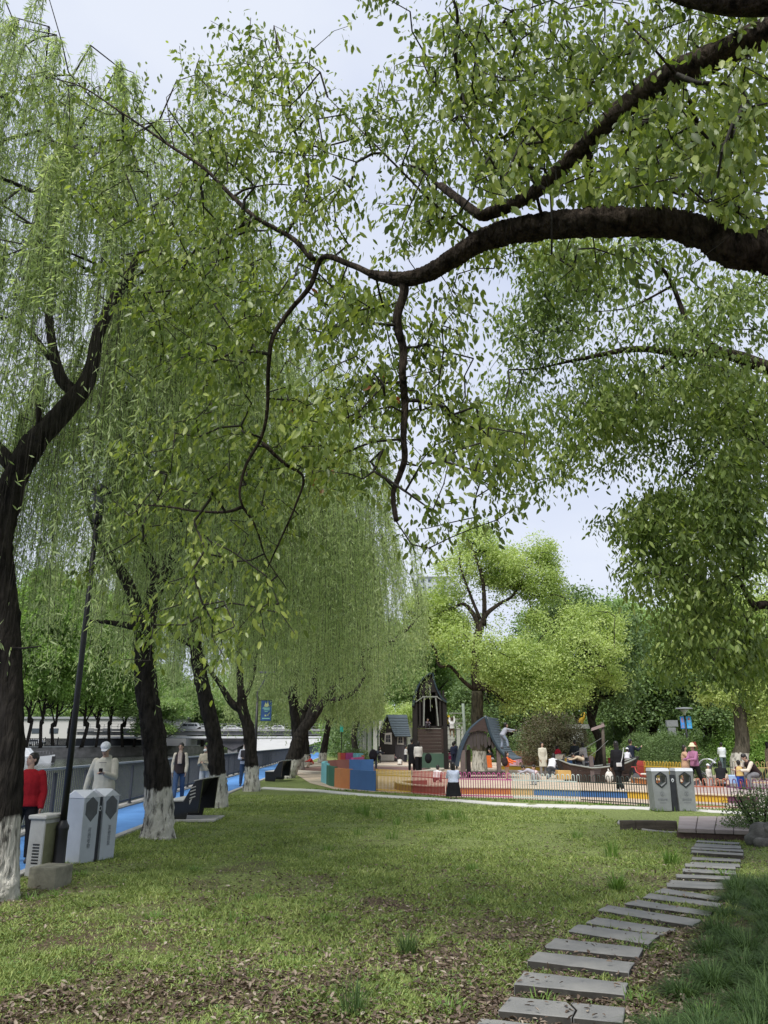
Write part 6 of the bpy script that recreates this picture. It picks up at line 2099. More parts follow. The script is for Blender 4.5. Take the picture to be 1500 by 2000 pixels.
    if hat in ('cap', 'cap_dark'):
        c_ = cloth((.62, .64, .68) if hat == 'cap' else (.03, .03, .035))
        h = MB()
        h.ell(hd(0, .010, .062), (.092 * hk, .102 * hk, .078 * hk), 18, 10, rot=RH)
        h.prism([(-.062, -.05), (-.05, -.13), (-.02, -.155), (.02, -.155), (.05, -.13), (.062, -.05)], lambda u, w: hd(u, w, .040), lambda u, w: hd(u, w, .052))
        skinned(h, 'cap', c_, root, vox * .6, 1)
    if hat in ('straw', 'yellow'):
        c_ = cloth((.62, .54, .36)) if hat == 'straw' else cloth((.62, .45, .04))
        h = MB()
        pr = [(.0, .155), (.055, .15), (.085, .11), (.098, .055), (.165, .015), (.168, .010), (.095, .045), (.08, .1), (.05, .14), (0, .145)]
        o0 = len(h.v)
        h.lathe([(r_ * hk, z_ * hk) for r_, z_ in pr], n=22)
        h.v = [tuple(headc + RH @ Vector(v)) for v in h.v]
        h.build('sun_hat', c_, root)
    if detail:
        e = MB()
        for s_ in (-1, 1): e.ell(hd(s_ * .030, -.078, .002), (.013 * hk, .007 * hk, .006 * hk), 10, 6, rot=RH)
        e.build('eyes', pbr('eye_dark', (.02, .015, .012), rough=.3), root)
        e = MB(); e.ell(hd(0, -.080, -.056), (.022 * hk, .007 * hk, .006 * hk), 10, 6, rot=RH)
        e.build('mouth', pbr('lips', (.30, .12, .10), rough=.5), root)
        e = MB()
        for s_ in (-1, 1): e.bar(hd(s_ * .016, -.084, .024), hd(s_ * .046, -.074, .024), .004 * hk, .007 * hk)
        e.build('eyebrows', HAIR, root)
    root['_j'] = 0
    del root['_j']
    M_ = Matrix.Translation(root.location) @ Matrix.Rotation(R(rz), 4, 'Z')
    return root, {q: (M_ @ v if q[0] != 'fd' else v) for q, v in J.items()}, M_ @ headc, M_

GRP = 'people at the playground'
def at(px, Y, z=0.0): return (P(px, 1451, Y).x, Y, z)
def gp_(px, py): g_ = G(px, py); return (g_.x, g_.y)

# --- along the blue path
r_, J, hc, M_ = person((at(66, 12.1)[0], 12.1, PATH_Z), 12, 1.53, 'person in a red sweater and black trousers looking up, beside the cement cabinet', dict(legs=((3, 3, 5), (8, 6, 5)), arms=((4, 14, 12, 4), (4, 14, 14, 2)), head=(-42, -16), lean=-2), (.28, .012, .018), (.012, .012, .014), hair='short', detail=True, bulk=1.16)
mb = MB(); mb.tube([hc + Vector((0, 0, 0)) - Vector((.0, -.01, .145)) + Vector((.062 * math.cos(a), .055 * math.sin(a), 0)) for a in np.linspace(0, 6.283, 16)], .012, 6, caps=False)
o = mb.build('collar', cloth((.5, .42, .36)), r_); o.matrix_parent_inverse = M_.inverted()
r_, J, hc, M_ = person((at(211, 15.2)[0], 15.2, PATH_Z), -4, 1.70, 'person in a cream hoodie and white cap walking while looking at a phone', dict(legs=((16, 6, 3), (-10, 10, 3)), arms=((-6, 12, 24, -10), (16, 92, 12, 28)), head=(12, 28)), (.50, .48, .41), (.33, .36, .42), hair='short', hat='cap', detail=True, bulk=1.12, hood=True, shoe=SHOE_W)
mb = MB(); mb.box((0, 0, 0), (.068, .012, .14)); o = mb.build('phone', pbr('phone_black', (.02, .02, .025), rough=.2), bevel=.004)
o.location = J['wr', 1] + Vector((-.04, -.06, .04)); o.rotation_euler = (R(40), 0, R(20)); tag(o, 'dark phone held up by the person in the cream hoodie', 'phone')
mb = MB(); mb.lathe([(0, 0), (.027, 0), (.033, .12), (.036, .125), (.036, .14), (0, .145)], n=16); o = mb.build('paper_cup', pbr('white_paper', (.62, .60, .55)))
o.location = J['wr', 0] + Vector((-.01, -.03, -.20)); o.rotation_euler = (R(-10), R(-14), 0); tag(o, 'white drink cup hanging in the hand of the person in the cream hoodie', 'cup')
mb = MB(); mb.box((0, 0, 0), (.14, .004, .014)); o = mb.build('chest_print', cloth((.2, .2, .2)), r_); o.location = (0.02, -.185, 1.30)
r_, J, hc, M_ = person((at(355, 25.0)[0], 25.0, PATH_Z), 6, 1.68, 'person in a dark padded vest over cream sleeves, blue jeans, on the blue path', dict(legs=((14, 4, 1), (-8, 8, 1)), arms=((-4, 10, 13, 2), (6, 14, 12, 2)), head=(-8, 0)), (.035, .028, .030), (.05, .085, .16), hair='bun', sleeve=(.50, .46, .38), detail=True, bulk=.98, coat=.06, shoe=SHOE)
mb = MB(); mb.box((0, -.150, 1.20), (.13, .03, .34)); mb.ell((0, -.10, 1.385), (.07, .055, .04), 12, 8); mb.build('inner_sweater', cloth((.46, .38, .33)), r_, bevel=.02)
r_, J, hc, M_ = person((at(404, 26.2)[0], 26.2, PATH_Z), -6, 1.60, 'person in a beige jacket and white face mask half hidden by the third willow', dict(legs=((6, 4, 2), (-6, 6, 2)), arms=((14, 88, 8, 30), (14, 88, 8, 30)), head=(-18, -4)), (.36, .33, .26), (.42, .44, .46), hair='bun', detail=True)
mb = MB(); mb.ell((0, 0, 0), (.055, .03, .045), 14, 10); o = mb.build('face_mask', cloth((.60, .62, .64)), r_); o.matrix_parent_inverse = M_.inverted(); o.location = hc + Vector((-.015, -.068, -.048))
r_, J, hc, M_ = person((at(480, 33)[0], 33, PATH_Z), 2, 1.72, 'person in a white shirt and blue jeans carrying a dark bag behind the fourth willow', dict(legs=((14, 4, 2), (-12, 12, 2)), arms=((8, 80, 14, 32), (6, 30, 6)), head=(0, 10)), (.56, .57, .62), (.035, .06, .12), hair='short', detail=True)
mb = MB(); mb.box((0, 0, 0), (.36, .10, .42)); o = mb.build('shoulder_bag', cloth((.05, .045, .05)), bevel=.03, seg=2); o.location = (at(482, 33)[0], 32.76, 1.08); tag(o, 'dark bag held at the waist by the person in white shirt', 'bag')
person((at(611, 52)[0], 52, .0), -60, 1.15, 'small person in red sitting among the far willow feet', SITLOW, (.42, .05, .04), (.35, .28, .22), child=True)
PPL = [
 # px, Y, z, rz, H, label, pose, top, bottom, kwargs
 (730, 50, 0, 150, 1.70, 'person in a grey jacket bending over with a black backpack, left in the sand', BEND, (.07, .08, .10), (.06, .07, .09), {}),
 (741, 66, 0, 120, 1.35, 'child in a white shirt beside the toy house, left of its window', STAND, (.55, .55, .52), (.03, .03, .04), dict(child=True)),
 (780, 56, 0, 170, 1.15, 'child in white crouching on the open sand before the toy house', SQUAT, (.58, .55, .50), (.35, .28, .24), dict(child=True)),
 (768, 70, 0, 20, 1.15, 'child in pink crouching at the foot of the toy house', SQUAT, (.35, .22, .22), (.10, .09, .10), dict(child=True)),
 (792, 68, 0, 110, 1.40, 'child in a white top and dark trousers at the right end of the toy house', dict(STAND, arms=((30, 30, 8), (60, 20, 8))), (.55, .55, .55), (.03, .03, .035), dict(child=True)),
 (804, 46.5, 0, 165, 1.82, 'tall person in a long black coat standing close to the one in white', STAND, (.014, .014, .016), (.02, .02, .02), dict(coat=.7)),
 (817, 45.5, 0, 200, 1.66, 'person with long hair in a puffy white jacket and wide black trousers before the tower', dict(STAND, legs=((8, 4, 5), (-8, 6, 6))), (.58, .56, .52), (.012, .012, .014), dict(hair='long', bot='wide', bulk=1.2)),
 (850, 33.5, 0, 150, 1.15, 'child in white crouching behind the red pickets', SQUAT, (.60, .60, .60), (.08, .07, .09), dict(child=True, bulk=1.2)),
 (888, 50, 0, 195, 1.70, 'person in a navy jacket standing below the tower ladder', dict(STAND, arms=((35, 30, 8), (45, 30, 8))), (.02, .025, .05), (.015, .02, .035), {}),
 (877, 50.5, 0, 160, 1.25, 'child in a bright pink jacket beside the one in navy', STAND, (.62, .10, .25), (.30, .28, .32), dict(child=True)),
 (885, 49, .35, 180, 1.30, 'child with dark hair in navy clothes waiting at the ladder foot', STAND, (.02, .025, .045), (.02, .025, .045), dict(child=True)),
 (948, 60, 0, 160, 1.1, 'child in orange sitting by the back of the sand pit', SITLOW, (.60, .18, .05), (.2, .15, .12), dict(child=True)),
 (962, 58, 0, -70, 1.6, 'person in black sitting on the ground behind the washed camphor trunk', SITLOW, (.02, .02, .022), (.30, .30, .30), {}),
 (988, 36, 0, 60, 1.25, 'child in orange with a black backpack beside the hut post', dict(STAND, arms=((50, 20, 8), (60, 20, 8))), (.60, .13, .04), (.45, .30, .22), dict(child=True, hair='bob')),
 (1038, 31.5, 0, -90, 1.02, 'child in grey bending far forward on the pale fence side of the sand', BEND, (.34, .33, .37), (.30, .30, .33), dict(child=True)),
 (1047, 34, 0, -60, 1.15, 'child in pale pink crouching to dig with a bucket', SQUAT, (.55, .42, .42), (.25, .20, .18), dict(child=True)),
 (1058, 40, 0, 10, 1.62, 'person in an open cream coat over black, watching the digging child', STAND, (.48, .46, .38), (.18, .17, .17), dict(hair='bob', coat=.3)),
 (1074, 36.5, 0, 150, 1.60, 'person in a white top and grey jeans kneeling in the sand', KNEEL, (.56, .56, .58), (.09, .10, .12), dict(hair='long')),
 (1087, 46, 0, 170, 1.45, 'child with a bright red backpack standing behind the stroller', STAND, (.10, .03, .03), (.05, .05, .06), dict(child=True)),
 (1122, 45, 0, 185, 1.72, 'person in a black jacket standing behind the bow end of the boat', dict(STAND, arms=((5, 10, 14), (30, 30, 8))), (.03, .035, .045), (.04, .04, .05), dict(bulk=1.1)),
 (1140, 43, 0, 200, 1.62, 'long-haired person in grey-white leaning by the boat post', dict(STAND, lean=14), (.38, .36, .38), (.05, .05, .06), dict(hair='long')),
 (1136, 33.9, .38, -90, 1.10, 'child in beige bending inside the wooden boat', BEND, (.42, .34, .24), (.10, .10, .10), dict(child=True)),
 (1127, 34.0, .38, 90, 1.05, 'small dark-haired child in the boat beside the one in beige', SITLOW, (.05, .05, .055), (.1, .1, .1), dict(child=True)),
 (1230, 38, 0, 120, 1.76, 'person in navy lifting a child behind the boat stern', dict(STAND, arms=((60, 60, 8), (60, 60, 8))), (.015, .02, .04), (.02, .025, .04), {}),
 (1222, 37, .62, 150, 1.00, 'toddler in a white cap carried high beside the person in navy', SITLOW, (.50, .50, .55), (.3, .3, .34), dict(child=True, hat='cap')),
 (1240, 30, 0, 0, 1.60, '', None, None, None, {}),
 (1334, 30.5, 0, 60, 1.50, 'person in a tan cape and brown dress facing the one with the sun hat', dict(STAND, arms=((50, 50, 10), (60, 50, 10))), (.42, .27, .18), (.26, .16, .11), dict(hair='bob', coat=.4, bot='longskirt', bulk=1.15)),
 (1352, 29.7, 0, -60, 1.58, 'person in a mauve jacket, black trousers and cream sun hat', dict(legs=((16, 6, 3), (-16, 10, 3)), arms=((30, 60, 6), (30, 60, 6))), (.30, .13, .22), (.012, .012, .014), dict(hat='straw')),
 (1408, 46, 0, 165, 1.64, 'person in a white shirt and grey jeans walking away across the far lawn', dict(WALK, arms=((20, 70, 8), (15, 60, 8))), (.58, .60, .64), (.09, .12, .13), {}),
 (1377, 30.2, 0, 20, .84, 'toddler dressed in white with a cap standing by the pushchair', STAND, (.55, .52, .48), (.48, .44, .42), dict(child=True, hat='cap')),
 (1399, 30.0, 0, 150, 1.56, 'person with long black hair crouching in a black top and beige skirt', SQUAT, (.02, .02, .02), (.45, .36, .28), dict(hair='long', bot='trousers')),
 (1437, 28.4, 0, 170, 1.02, 'child in a yellow vest and blue trousers next to an orange toy bag', STAND, (.50, .36, .15), (.02, .06, .30), dict(child=True, sleeve=(.10, .03, .04))),
 (1470, 28.4, .0, -80, 1.74, 'person in a black vest with cream sleeves sitting forward at the paving edge', dict(SIT, lean=38, head=(0, 20)), (.03, .02, .02), (.16, .16, .17), dict(sleeve=(.56, .50, .42), bulk=1.1)),
 (1497, 35.0, 0, 90, 1.66, 'person in a beige coat walking at the picture edge, dark trousers', dict(WALK), (.36, .28, .22), (.03, .045, .03), dict(hair='bob', coat=.3)),
 (835, 50.0, 2.45, 10, 1.0, 'child squatting behind the tower rails', SQUAT, (.10, .08, .10), (.1, .1, .12), dict(child=True)),
 (871, 50.2, 2.3, 100, 1.25, 'child in dark trousers leaning out of the tower by the ladder', dict(SIT, lean=25), (.50, .40, .12), (.02, .02, .022), dict(child=True, hat='yellow')),
]
for px, Y, z_, rz, H, lab, pose, tp, btm, kw in PPL:
    if pose is None: continue
    person((P(px, 1451, Y).x, Y, z_), rz, H, lab, pose, tp, btm, group=GRP, **kw)
# climber on the tower ladder, climber on the hut roof
person((P(883, 1451, 50.0).x, 49.7, HT(1441, 50)), 180, 1.30, 'child in a white shirt and khaki trousers climbing the tower ladder', dict(legs=((20, 30, 6), (45, 60, 6)), arms=((150, 20, 8), (120, 50, 8)), lean=-4), (.60, .60, .60), (.24, .19, .13), child=True, group=GRP, hairmat=pbr('brown_hair', (.05, .03, .02)))
person((P(979, 1451, 37.0).x, 36.6, HT(1462, 37)), 110, 1.28, 'child in grey clambering up the slatted roof of the hut', dict(legs=((35, 25, 8), (10, 20, 8)), arms=((80, 8, 6), (70, 12, 6)), lean=36, head=(0, -25)), (.27, .28, .32), (.20, .24, .31), child=True, group=GRP)
# child looking in from outside the front fence
g_ = G(886, 1562)
person((g_.x, g_.y, 0), 185, 1.06, 'child in a pale blue and white jacket, black skirt, standing outside the hooped fence', dict(legs=((2, 2, 5), (-2, 2, 5)), arms=((20, 50, 12), (25, 60, 10))), (.50, .55, .68), (.012, .012, .015), child=True, hair='bob', bot='longskirt', bulk=1.25, group=GRP)
# person in black striding with bags
g_ = G(1212, 1545)
r_, J, hc, M_ = person((g_.x, g_.y, 0), 205, 1.68, 'person dressed all in black with a white shoulder strap, striding before the boat', dict(legs=((20, 6, 2), (-8, 20, 2)), arms=((8, 8, 26, -6), (5, 20, 6)), lean=6), (.013, .013, .016), (.010, .010, .012), hair='long', bulk=1.12, shoe=SHOE_W, coat=.15, group=GRP)
mb = MB(); mb.tube([(-.12, .20, 1.42), (.0, .235, 1.1), (.10, .24, .90)], .014, 6); mb.box((.16, .22, .86), (.20, .06, .12)); o = mb.build('shoulder_bag', cloth((.60, .60, .60)), bevel=.01); o.matrix_world = M_ ; tag(o, 'small white bag on a long strap across the back of the person in black', 'bag')
mb = MB(); mb.ell((0, 0, 0), (.14, .08, .19), 14, 10); mb.tube([(0, 0, .15), (-.02, 0, .26)], [.05, .012], 8)
o = mb.build('carrier_bag', pbr('white_plastic', (.56, .54, .50), rough=.5, bump=.02, bscale=9)); o.location = P(1190, 1517, g_.y - .15); tag(o, 'crumpled white plastic bag hanging from the hand of the striding person', 'bag')
# ================================================================ PLAYGROUND
pw = pbr('dark_playground_wood', (.014, .011, .010), rough=.8, var=.4, scale=3, stretch=(3, 3, .5), bump=.006, bscale=12)
pw2 = pbr('brown_playground_wood', (.042, .027, .023), rough=.8, var=.3, scale=3, stretch=(.5, 3, 3), bump=.006, bscale=12)
shingle = pbr('slate_blue_boards', (.075, .10, .12), rough=.8, var=.25, scale=4, stretch=(.5, 4, 4), bump=.004, bscale=20)
trim = pbr('teal_black_trim', (.018, .035, .048), rough=.6, var=.2)
greyw = pbr('grey_pole', (.21, .22, .20), rough=.7, var=.2, scale=5)
greenp = pbr('green_panel', (.05, .10, .07), rough=.6, var=.1)
# colours of the fence
FC = dict(cyan=(.17, .46, .50), green=(.010, .10, .055), orange=(.46, .17, .05), blue=(.04, .12, .30), yellow=(.58, .37, .04), red=(.40, .055, .05), pink=(.46, .09, .26), pale=(.46, .52, .50), black=(.035, .045, .04),
          rose=(.42, .13, .08), purple=(.13, .04, .09), tan=(.46, .32, .14), magenta=(.52, .08, .26), pastel=(.48, .26, .33), slate=(.14, .20, .27), maroon=(.25, .10, .08))
FM = {k_: pbr('paint_' + k_, c_, rough=.55, var=.08, scale=3) for k_, c_ in FC.items()}
def along(pts, s0, s1, step):
    """points every step metres between the distances s0 and s1 of a polyline"""
    pts = [Vector((p_[0], p_[1], 0)) for p_ in pts]
    acc = [0]
    for a, b_ in zip(pts[:-1], pts[1:]): acc.append(acc[-1] + (b_ - a).length)
    s1 = min(s1, acc[-1])
    out_ = []
    n = max(1, int(round((s1 - s0) / step)))
    for i in range(n + 1):
        s_ = s0 + (s1 - s0) * i / n
        k = min(len(pts) - 2, max(0, int(np.searchsorted(acc, s_)) - 1))
        t = (s_ - acc[k]) / max(1e-6, acc[k + 1] - acc[k])
        out_.append(pts[k].lerp(pts[k + 1], t))
    return out_
def plen(pts):
    return sum((Vector((b_[0], b_[1], 0)) - Vector((a[0], a[1], 0))).length for a, b_ in zip(pts[:-1], pts[1:]))
def hoop_fence(pts, h, mat, label, r=.0125, step=.072, rail=.74, group='coloured hooped fence sections', hoop=True):
    c = pts[len(pts) // 2]
    root = empty('picket_fence', (c[0], c[1], 0), label, 'fence', group=group)
    o0 = Vector((c[0], c[1], 0))
    q = [p_ - o0 for p_ in along(pts, 0, plen(pts), step)]
    mb = MB()
    for i in range(0, len(q) - 1, 2):
        a, b_ = q[i], q[i + 1]
        if hoop:
            mid = (a + b_) / 2
            rr_ = (b_ - a).length / 2
            d = (b_ - a).normalized()
            path = [a] + [mid + d * (-math.cos(t_) * rr_) + Vector((0, 0, h - rr_ + math.sin(t_) * rr_)) for t_ in np.linspace(0, math.pi, 6)] + [b_]
            mb.tube(path, r, 5)
        else:
            mb.tube([a, a + Vector((0, 0, h))], r, 5)
            mb.tube([b_, b_ + Vector((0, 0, h))], r, 5)
    mb.build('pickets', mat, root, fixn=False)
    mb = MB()
    for zz in (h * rail, .07):
        for a, b_ in zip(q[:-1:2], q[2::2]): mb.bar(a + Vector((0, 0, zz)), b_ + Vector((0, 0, zz)), .022, .026)
    mb.build('rail', mat, root, fixn=False)
    return root
secs = [((735, 1546), (805, 1551), 'yellow', 'yellow picket section next to the blue wall'), ((805, 1551), (875, 1557), 'red', 'red picket section before the tower'), ((897, 1558), (1003, 1561.5), 'pink', 'magenta-pink hooped section in front of the hut'),
        ((1003, 1561.5), (1135, 1567), 'pale', 'pale mint-white hooped section'), ((1135, 1567), (1272, 1576.5), 'black', 'black hooped section in front of the boat'), ((1340, 1579.5), (1425, 1582.5), 'rose', 'orange-red hooped section right of the two-part bin'), ((1425, 1582.5), (1560, 1589), 'purple', 'dark purple hooped section ending behind the garden shrub')]
for a, b_, c_, lab in secs:
    A_, B_ = G(*a), G(*b_)
    hoop_fence([A_, B_], .72, FM[c_], lab, step=.07 if c_ in ('yellow', 'red') else .076, hoop=c_ not in ('red', 'yellow'), r=.0135 if c_ in ('yellow', 'red') else .012)
hoop_fence([G(1272, 1576.5), G(1340, 1579.5)], .72, FM['black'], 'black hooped section seen through the bin openings', step=.076)
# solid low wall at the left: cyan, green, orange, blue, curling back inside
def wall_seg(root, pts, h, mat, name='wall_panel', th=.12, top=None):
    q = [Vector((p_[0], p_[1], 0)) for p_ in pts]
    L_, R_ = [], []
    for i, p_ in enumerate(q):
        d = (q[min(i + 1, len(q) - 1)] - q[max(i - 1, 0)]).normalized()
        nn = Vector((-d.y, d.x, 0)) * th / 2
        L_.append(p_ + nn); R_.append(p_ - nn)
    mb = MB()
    n = len(q)
    vs = [(v.x, v.y, z_) for z_ in (-.03, h) for v in L_ + R_]
    fs = []
    for i in range(n - 1):
        a, b_, c, d = i, i + 1, n + i + 1, n + i
        e = 2 * n
        fs += [(a, b_, e + b_, e + a), (d, e + d, e + c, c), (e + a, e + b_, e + c, e + d)]
    fs += [(0, 2 * n, 3 * n, n), (n - 1, 2 * n - 1, 4 * n - 1, 3 * n - 1)]
    mb.add(vs, fs)
    o = mb.build(name, mat, root)
    if top:
        mb = MB()
        e = 1.25
        vs = []
        for i in range(n):
            m_ = (L_[i] + R_[i]) / 2
            for s_ in (L_, R_):
                v = m_ + (s_[i] - m_) * e
                vs += [(v.x, v.y, h + .003), (v.x, v.y, h + .035)]
        fs = []
        for i in range(n - 1):
            b0 = i * 4
            fs += [(b0 + 1, b0 + 5, b0 + 7, b0 + 3), (b0, b0 + 1, b0 + 5, b0 + 4), (b0 + 2, b0 + 6, b0 + 7, b0 + 3)]
        mb.add(vs, fs)
        mb.build('wall_cap', top, root)
    return o
capm = pbr('cream_cap', (.52, .44, .33), rough=.8)
root = empty('painted_wall', (0, 0, 0), 'low curling wall painted cyan, dark green, orange and blue at the near corner of the playground', 'wall')
b1_, b2_, b3_, b4_, b5_ = G(735, 1546), G(686, 1541.5), G(656, 1537.5), G(640, 1532), G(631, 1524)
wall_seg(root, [b1_, b1_.lerp(b2_, .5), b2_], .66, FM['blue'])
wall_seg(root, [b2_, b2_.lerp(b3_, .5) + Vector((-.05, -.05, 0)), b3_], .68, FM['orange'])
wall_seg(root, [b3_, b3_.lerp(b4_, .5) + Vector((-.05, -.05, 0)), b4_], .72, FM['green'])
w1 = Vector((b5_.x, b5_.y, 0))
wall_seg(root, [b4_, b4_.lerp(b5_, .5) + Vector((-.12, 0, 0)), b5_, b5_ + Vector((.05, 1.2, 0))], .78, FM['cyan'])
c0 = b5_ + Vector((.05, 1.2, 0))
wall_seg(root, [c0, c0 + Vector((.35, 1.3, 0)), c0 + Vector((.9, 2.2, 0))], .80, FM['maroon'])
wall_seg(root, [c0 + Vector((.9, 2.2, 0)), c0 + Vector((1.5, 2.6, 0)), c0 + Vector((2.1, 2.7, 0))], .80, FM['blue'])
root = empty('painted_wall', (0, 0, 0), 'second curling wall painted orange, red, pink and turquoise behind the first', 'wall')
wy = 47
def wp(px, y_): return Vector((P(px, 1451, y_).x, y_, 0))
wall_seg(root, [wp(662, 47.5), wp(666, 46.5)], 1.02, FM['orange'])
wall_seg(root, [wp(666, 46.5), wp(675, 46.5)], 1.02, FM['red'])
wall_seg(root, [wp(675, 46.5), wp(690, 46.8)], 1.02, FM['magenta'])
wall_seg(root, [wp(690, 46.8), wp(702, 46.4), wp(708, 45.0)], 1.0, FM['cyan'])
wall_seg(root, [wp(709, 43.0), wp(700, 41.5), wp(688, 40.5)], .86, FM['magenta'])
wall_seg(root, [wp(708, 45.0), wp(710, 44.0), wp(709, 43.0)], .92, FM['orange'])
# low painted kerb inside the fence
root = empty('painted_kerb', (0, 0, 0), 'low sand-pit kerb painted orange, tan, blue and yellow behind the hooped fence', 'kerb')
for a, b_, c_ in (((893, 1551), (998, 1552), 'orange'), ((998, 1552), (1045, 1553.5), 'tan'), ((1045, 1553.5), (1229, 1559.5), 'blue'), ((1229, 1559.5), (1340, 1565), 'yellow'), ((1340, 1565), (1425, 1569), 'yellow'), ((1425, 1569), (1480, 1572), 'purple')):
    wall_seg(root, [G(*a), G(*a).lerp(G(*b_), .5), G(*b_)], .19, FM[c_], 'kerb_section', th=.25, top=capm)
root = empty('painted_kerb', (0, 0, 0), 'dull red kerb curving into a point behind the red pickets', 'kerb')
kp = [G(868, 1550), G(835, 1550), G(800, 1547), G(776, 1541), G(790, 1538), G(830, 1536)]
wall_seg(root, [(p_[0], p_[1]) for p_ in catmull(kp, 4)], .22, FM['maroon'], 'kerb_section', th=.22, top=capm)
root = empty('painted_wall', (0, 0, 0), 'painted low wall at the back of the sand in pink, brown, yellow, blue and orange', 'wall')
for a, b_, c_ in ((985, 1020, 'pastel'), (1020, 1045, 'maroon'), (1045, 1092, 'tan'), (1092, 1106, 'yellow'), (1106, 1116, 'blue'), (1116, 1150, 'slate'), (1150, 1159, 'blue'), (1159, 1180, 'orange'), (1186, 1200, 'red'), (1200, 1245, 'maroon')):
    Ya, Yb = 56 - (a - 985) / 260 * 8, 56 - (b_ - 985) / 260 * 8
    wall_seg(root, [wp(a, Ya), wp(b_, Yb)], .70, FM[c_])
hoop_fence([wp(1000, 57), wp(1092, 54)], 1.0, FM['rose'], 'orange hooped fence at the back of the sand, before the reddish shrub', r=.014, step=.12, group='rear fence sections')
hoop_fence([wp(1092, 54), wp(1180, 51)], 1.0, FM['yellow'], 'yellow and low rear fence behind the boat passengers', r=.014, step=.12, group='rear fence sections')
root = empty('painted_kerb', (0, 0, 0), 'long yellow and grey kerb across the middle of the sand', 'kerb')
wall_seg(root, [wp(975, 50), wp(1062, 47)], .22, FM['yellow'], 'kerb_section', th=.25, top=capm)
wall_seg(root, [wp(1062, 47), wp(1100, 46)], .22, FM['slate'], 'kerb_section', th=.25, top=capm)
hoop_fence([wp(1240, 37), wp(1256, 35.5)], .80, FM['red'], 'short red hooped section between boat stern and clipped bushes', r=.011, step=.09, group='rear fence sections')
hoop_fence([wp(1254, 35.5), wp(1331, 33.5)], .80, FM['yellow'], 'bright yellow hooped fence in front of the clipped bushes', r=.012, step=.09, group='rear fence sections')
hoop_fence([wp(1362, 33.5), wp(1430, 32.5)], .85, FM['black'], 'dark hooped fence behind the toddler and the pushchair', r=.010, step=.095, group='rear fence sections')
hoop_fence([wp(1430, 32.5), wp(1540, 31.5)], .85, FM['tan'], 'brownish hooped fence behind the seated man', r=.010, step=.095, group='rear fence sections')
root = empty('painted_kerb', (0, 0, 0), 'curved orange kerb along the right of the sand below the yellow fence', 'kerb')
wall_seg(root, [wp(1232, 33.2), wp(1262, 31.8), wp(1300, 30.6), wp(1340, 29.6)], .20, FM['orange'], 'kerb_section', th=.25, top=capm)
wall_seg(root, [wp(1360, 30.8), wp(1420, 30.3), wp(1480, 29.8), wp(1540, 29.4)], .12, conc_d, 'kerb_section', th=.35)

# tower
TY = 50.0
tx0, tx1 = P(808, 1451, TY).x, P(874, 1451, TY).x
tcx = (tx0 + tx1) / 2
root = empty('play_tower', (tcx, TY, 0), 'tall dark wooden play tower with a horn-shaped peaked roof', 'play tower')
tw = (tx1 - tx0)
hw = tw / 2
for sx_, sy_ in ((-1, 0), (1, 0), (-1, 1), (1, 1)):
    mb = MB(); mb.box((sx_ * (hw - .12), sy_ * 1.8, 2.1), (.24, .24, 4.4)); mb.build('post', pw, root, bevel=.01)
zf = HT(1418, TY)
mb = MB(); mb.box((0, .9, zf - .05), (tw - .3, 1.9, .12)); mb.build('platform', pw, root)
mb = MB()
for i in range(7): mb.box((0, -.02, .95 + i * (zf - 1.15) / 7 + .14), (tw - .5, .06, (zf - 1.1) / 7 - .015))
mb.build('lower_panel', pw2, root)
mb = MB(); mb.box((0, -.01, .52), (tw - .5, .05, .85)); mb.build('green_board', greenp, root)
def roof_curve(side):
    # outline of the horn: left edge bulges, right edge sweeps in
    L_ = [(806, 1378), (810, 1355), (816, 1338), (826, 1323), (838, 1315), (846, 1313)]
    Rr = [(846, 1313), (849, 1330), (855, 1348), (863, 1362), (873, 1371)]
    return [(P(a, b_, TY).x - tcx, P(a, b_, TY).z) for a, b_ in (L_ if side < 0 else Rr)]
Lc, Rc = roof_curve(-1), roof_curve(1)
def sheet(curve, y0, y1, th, mat, name, out_=1):
    mb = MB()
    n = len(curve)
    vs = []
    for (x_, z_) in curve: vs += [(x_, y0, z_), (x_, y1, z_)]
    for i, (x_, z_) in enumerate(curve):
        a, b_ = curve[max(0, i - 1)], curve[min(n - 1, i + 1)]
        t_ = Vector((b_[0] - a[0], b_[1] - a[1])).normalized()
        nx, nz_ = t_.y * th * out_, -t_.x * th * out_
        vs += [(x_ + nx, y0, z_ + nz_), (x_ + nx, y1, z_ + nz_)]
    o_ = 2 * n
    fs = []
    for i in range(n - 1):
        a = 2 * i
        fs += [(a, a + 1, a + 3, a + 2), (o_ + a, o_ + a + 2, o_ + a + 3, o_ + a + 1), (a, a + 2, o_ + a + 2, o_ + a), (a + 1, o_ + a + 1, o_ + a + 3, a + 3)]
    fs += [(0, o_, o_ + 1, 1), (2 * n - 2, 2 * n - 1, o_ + 2 * n - 1, o_ + 2 * n - 2)]
    mb.add(vs, fs)
    return mb.build(name, mat, root)
Lc2 = [tuple(p_[[0, 2]]) for p_ in catmull([(a, 0, b_) for a, b_ in Lc], 4)]
Rc2 = [tuple(p_[[0, 2]]) for p_ in catmull([(a, 0, b_) for a, b_ in Rc], 4)]
sheet(Lc2, -.25, 2.0, .09, trim, 'roof', 1)
sheet(Rc2, -.25, 2.0, .09, trim, 'roof', 1)
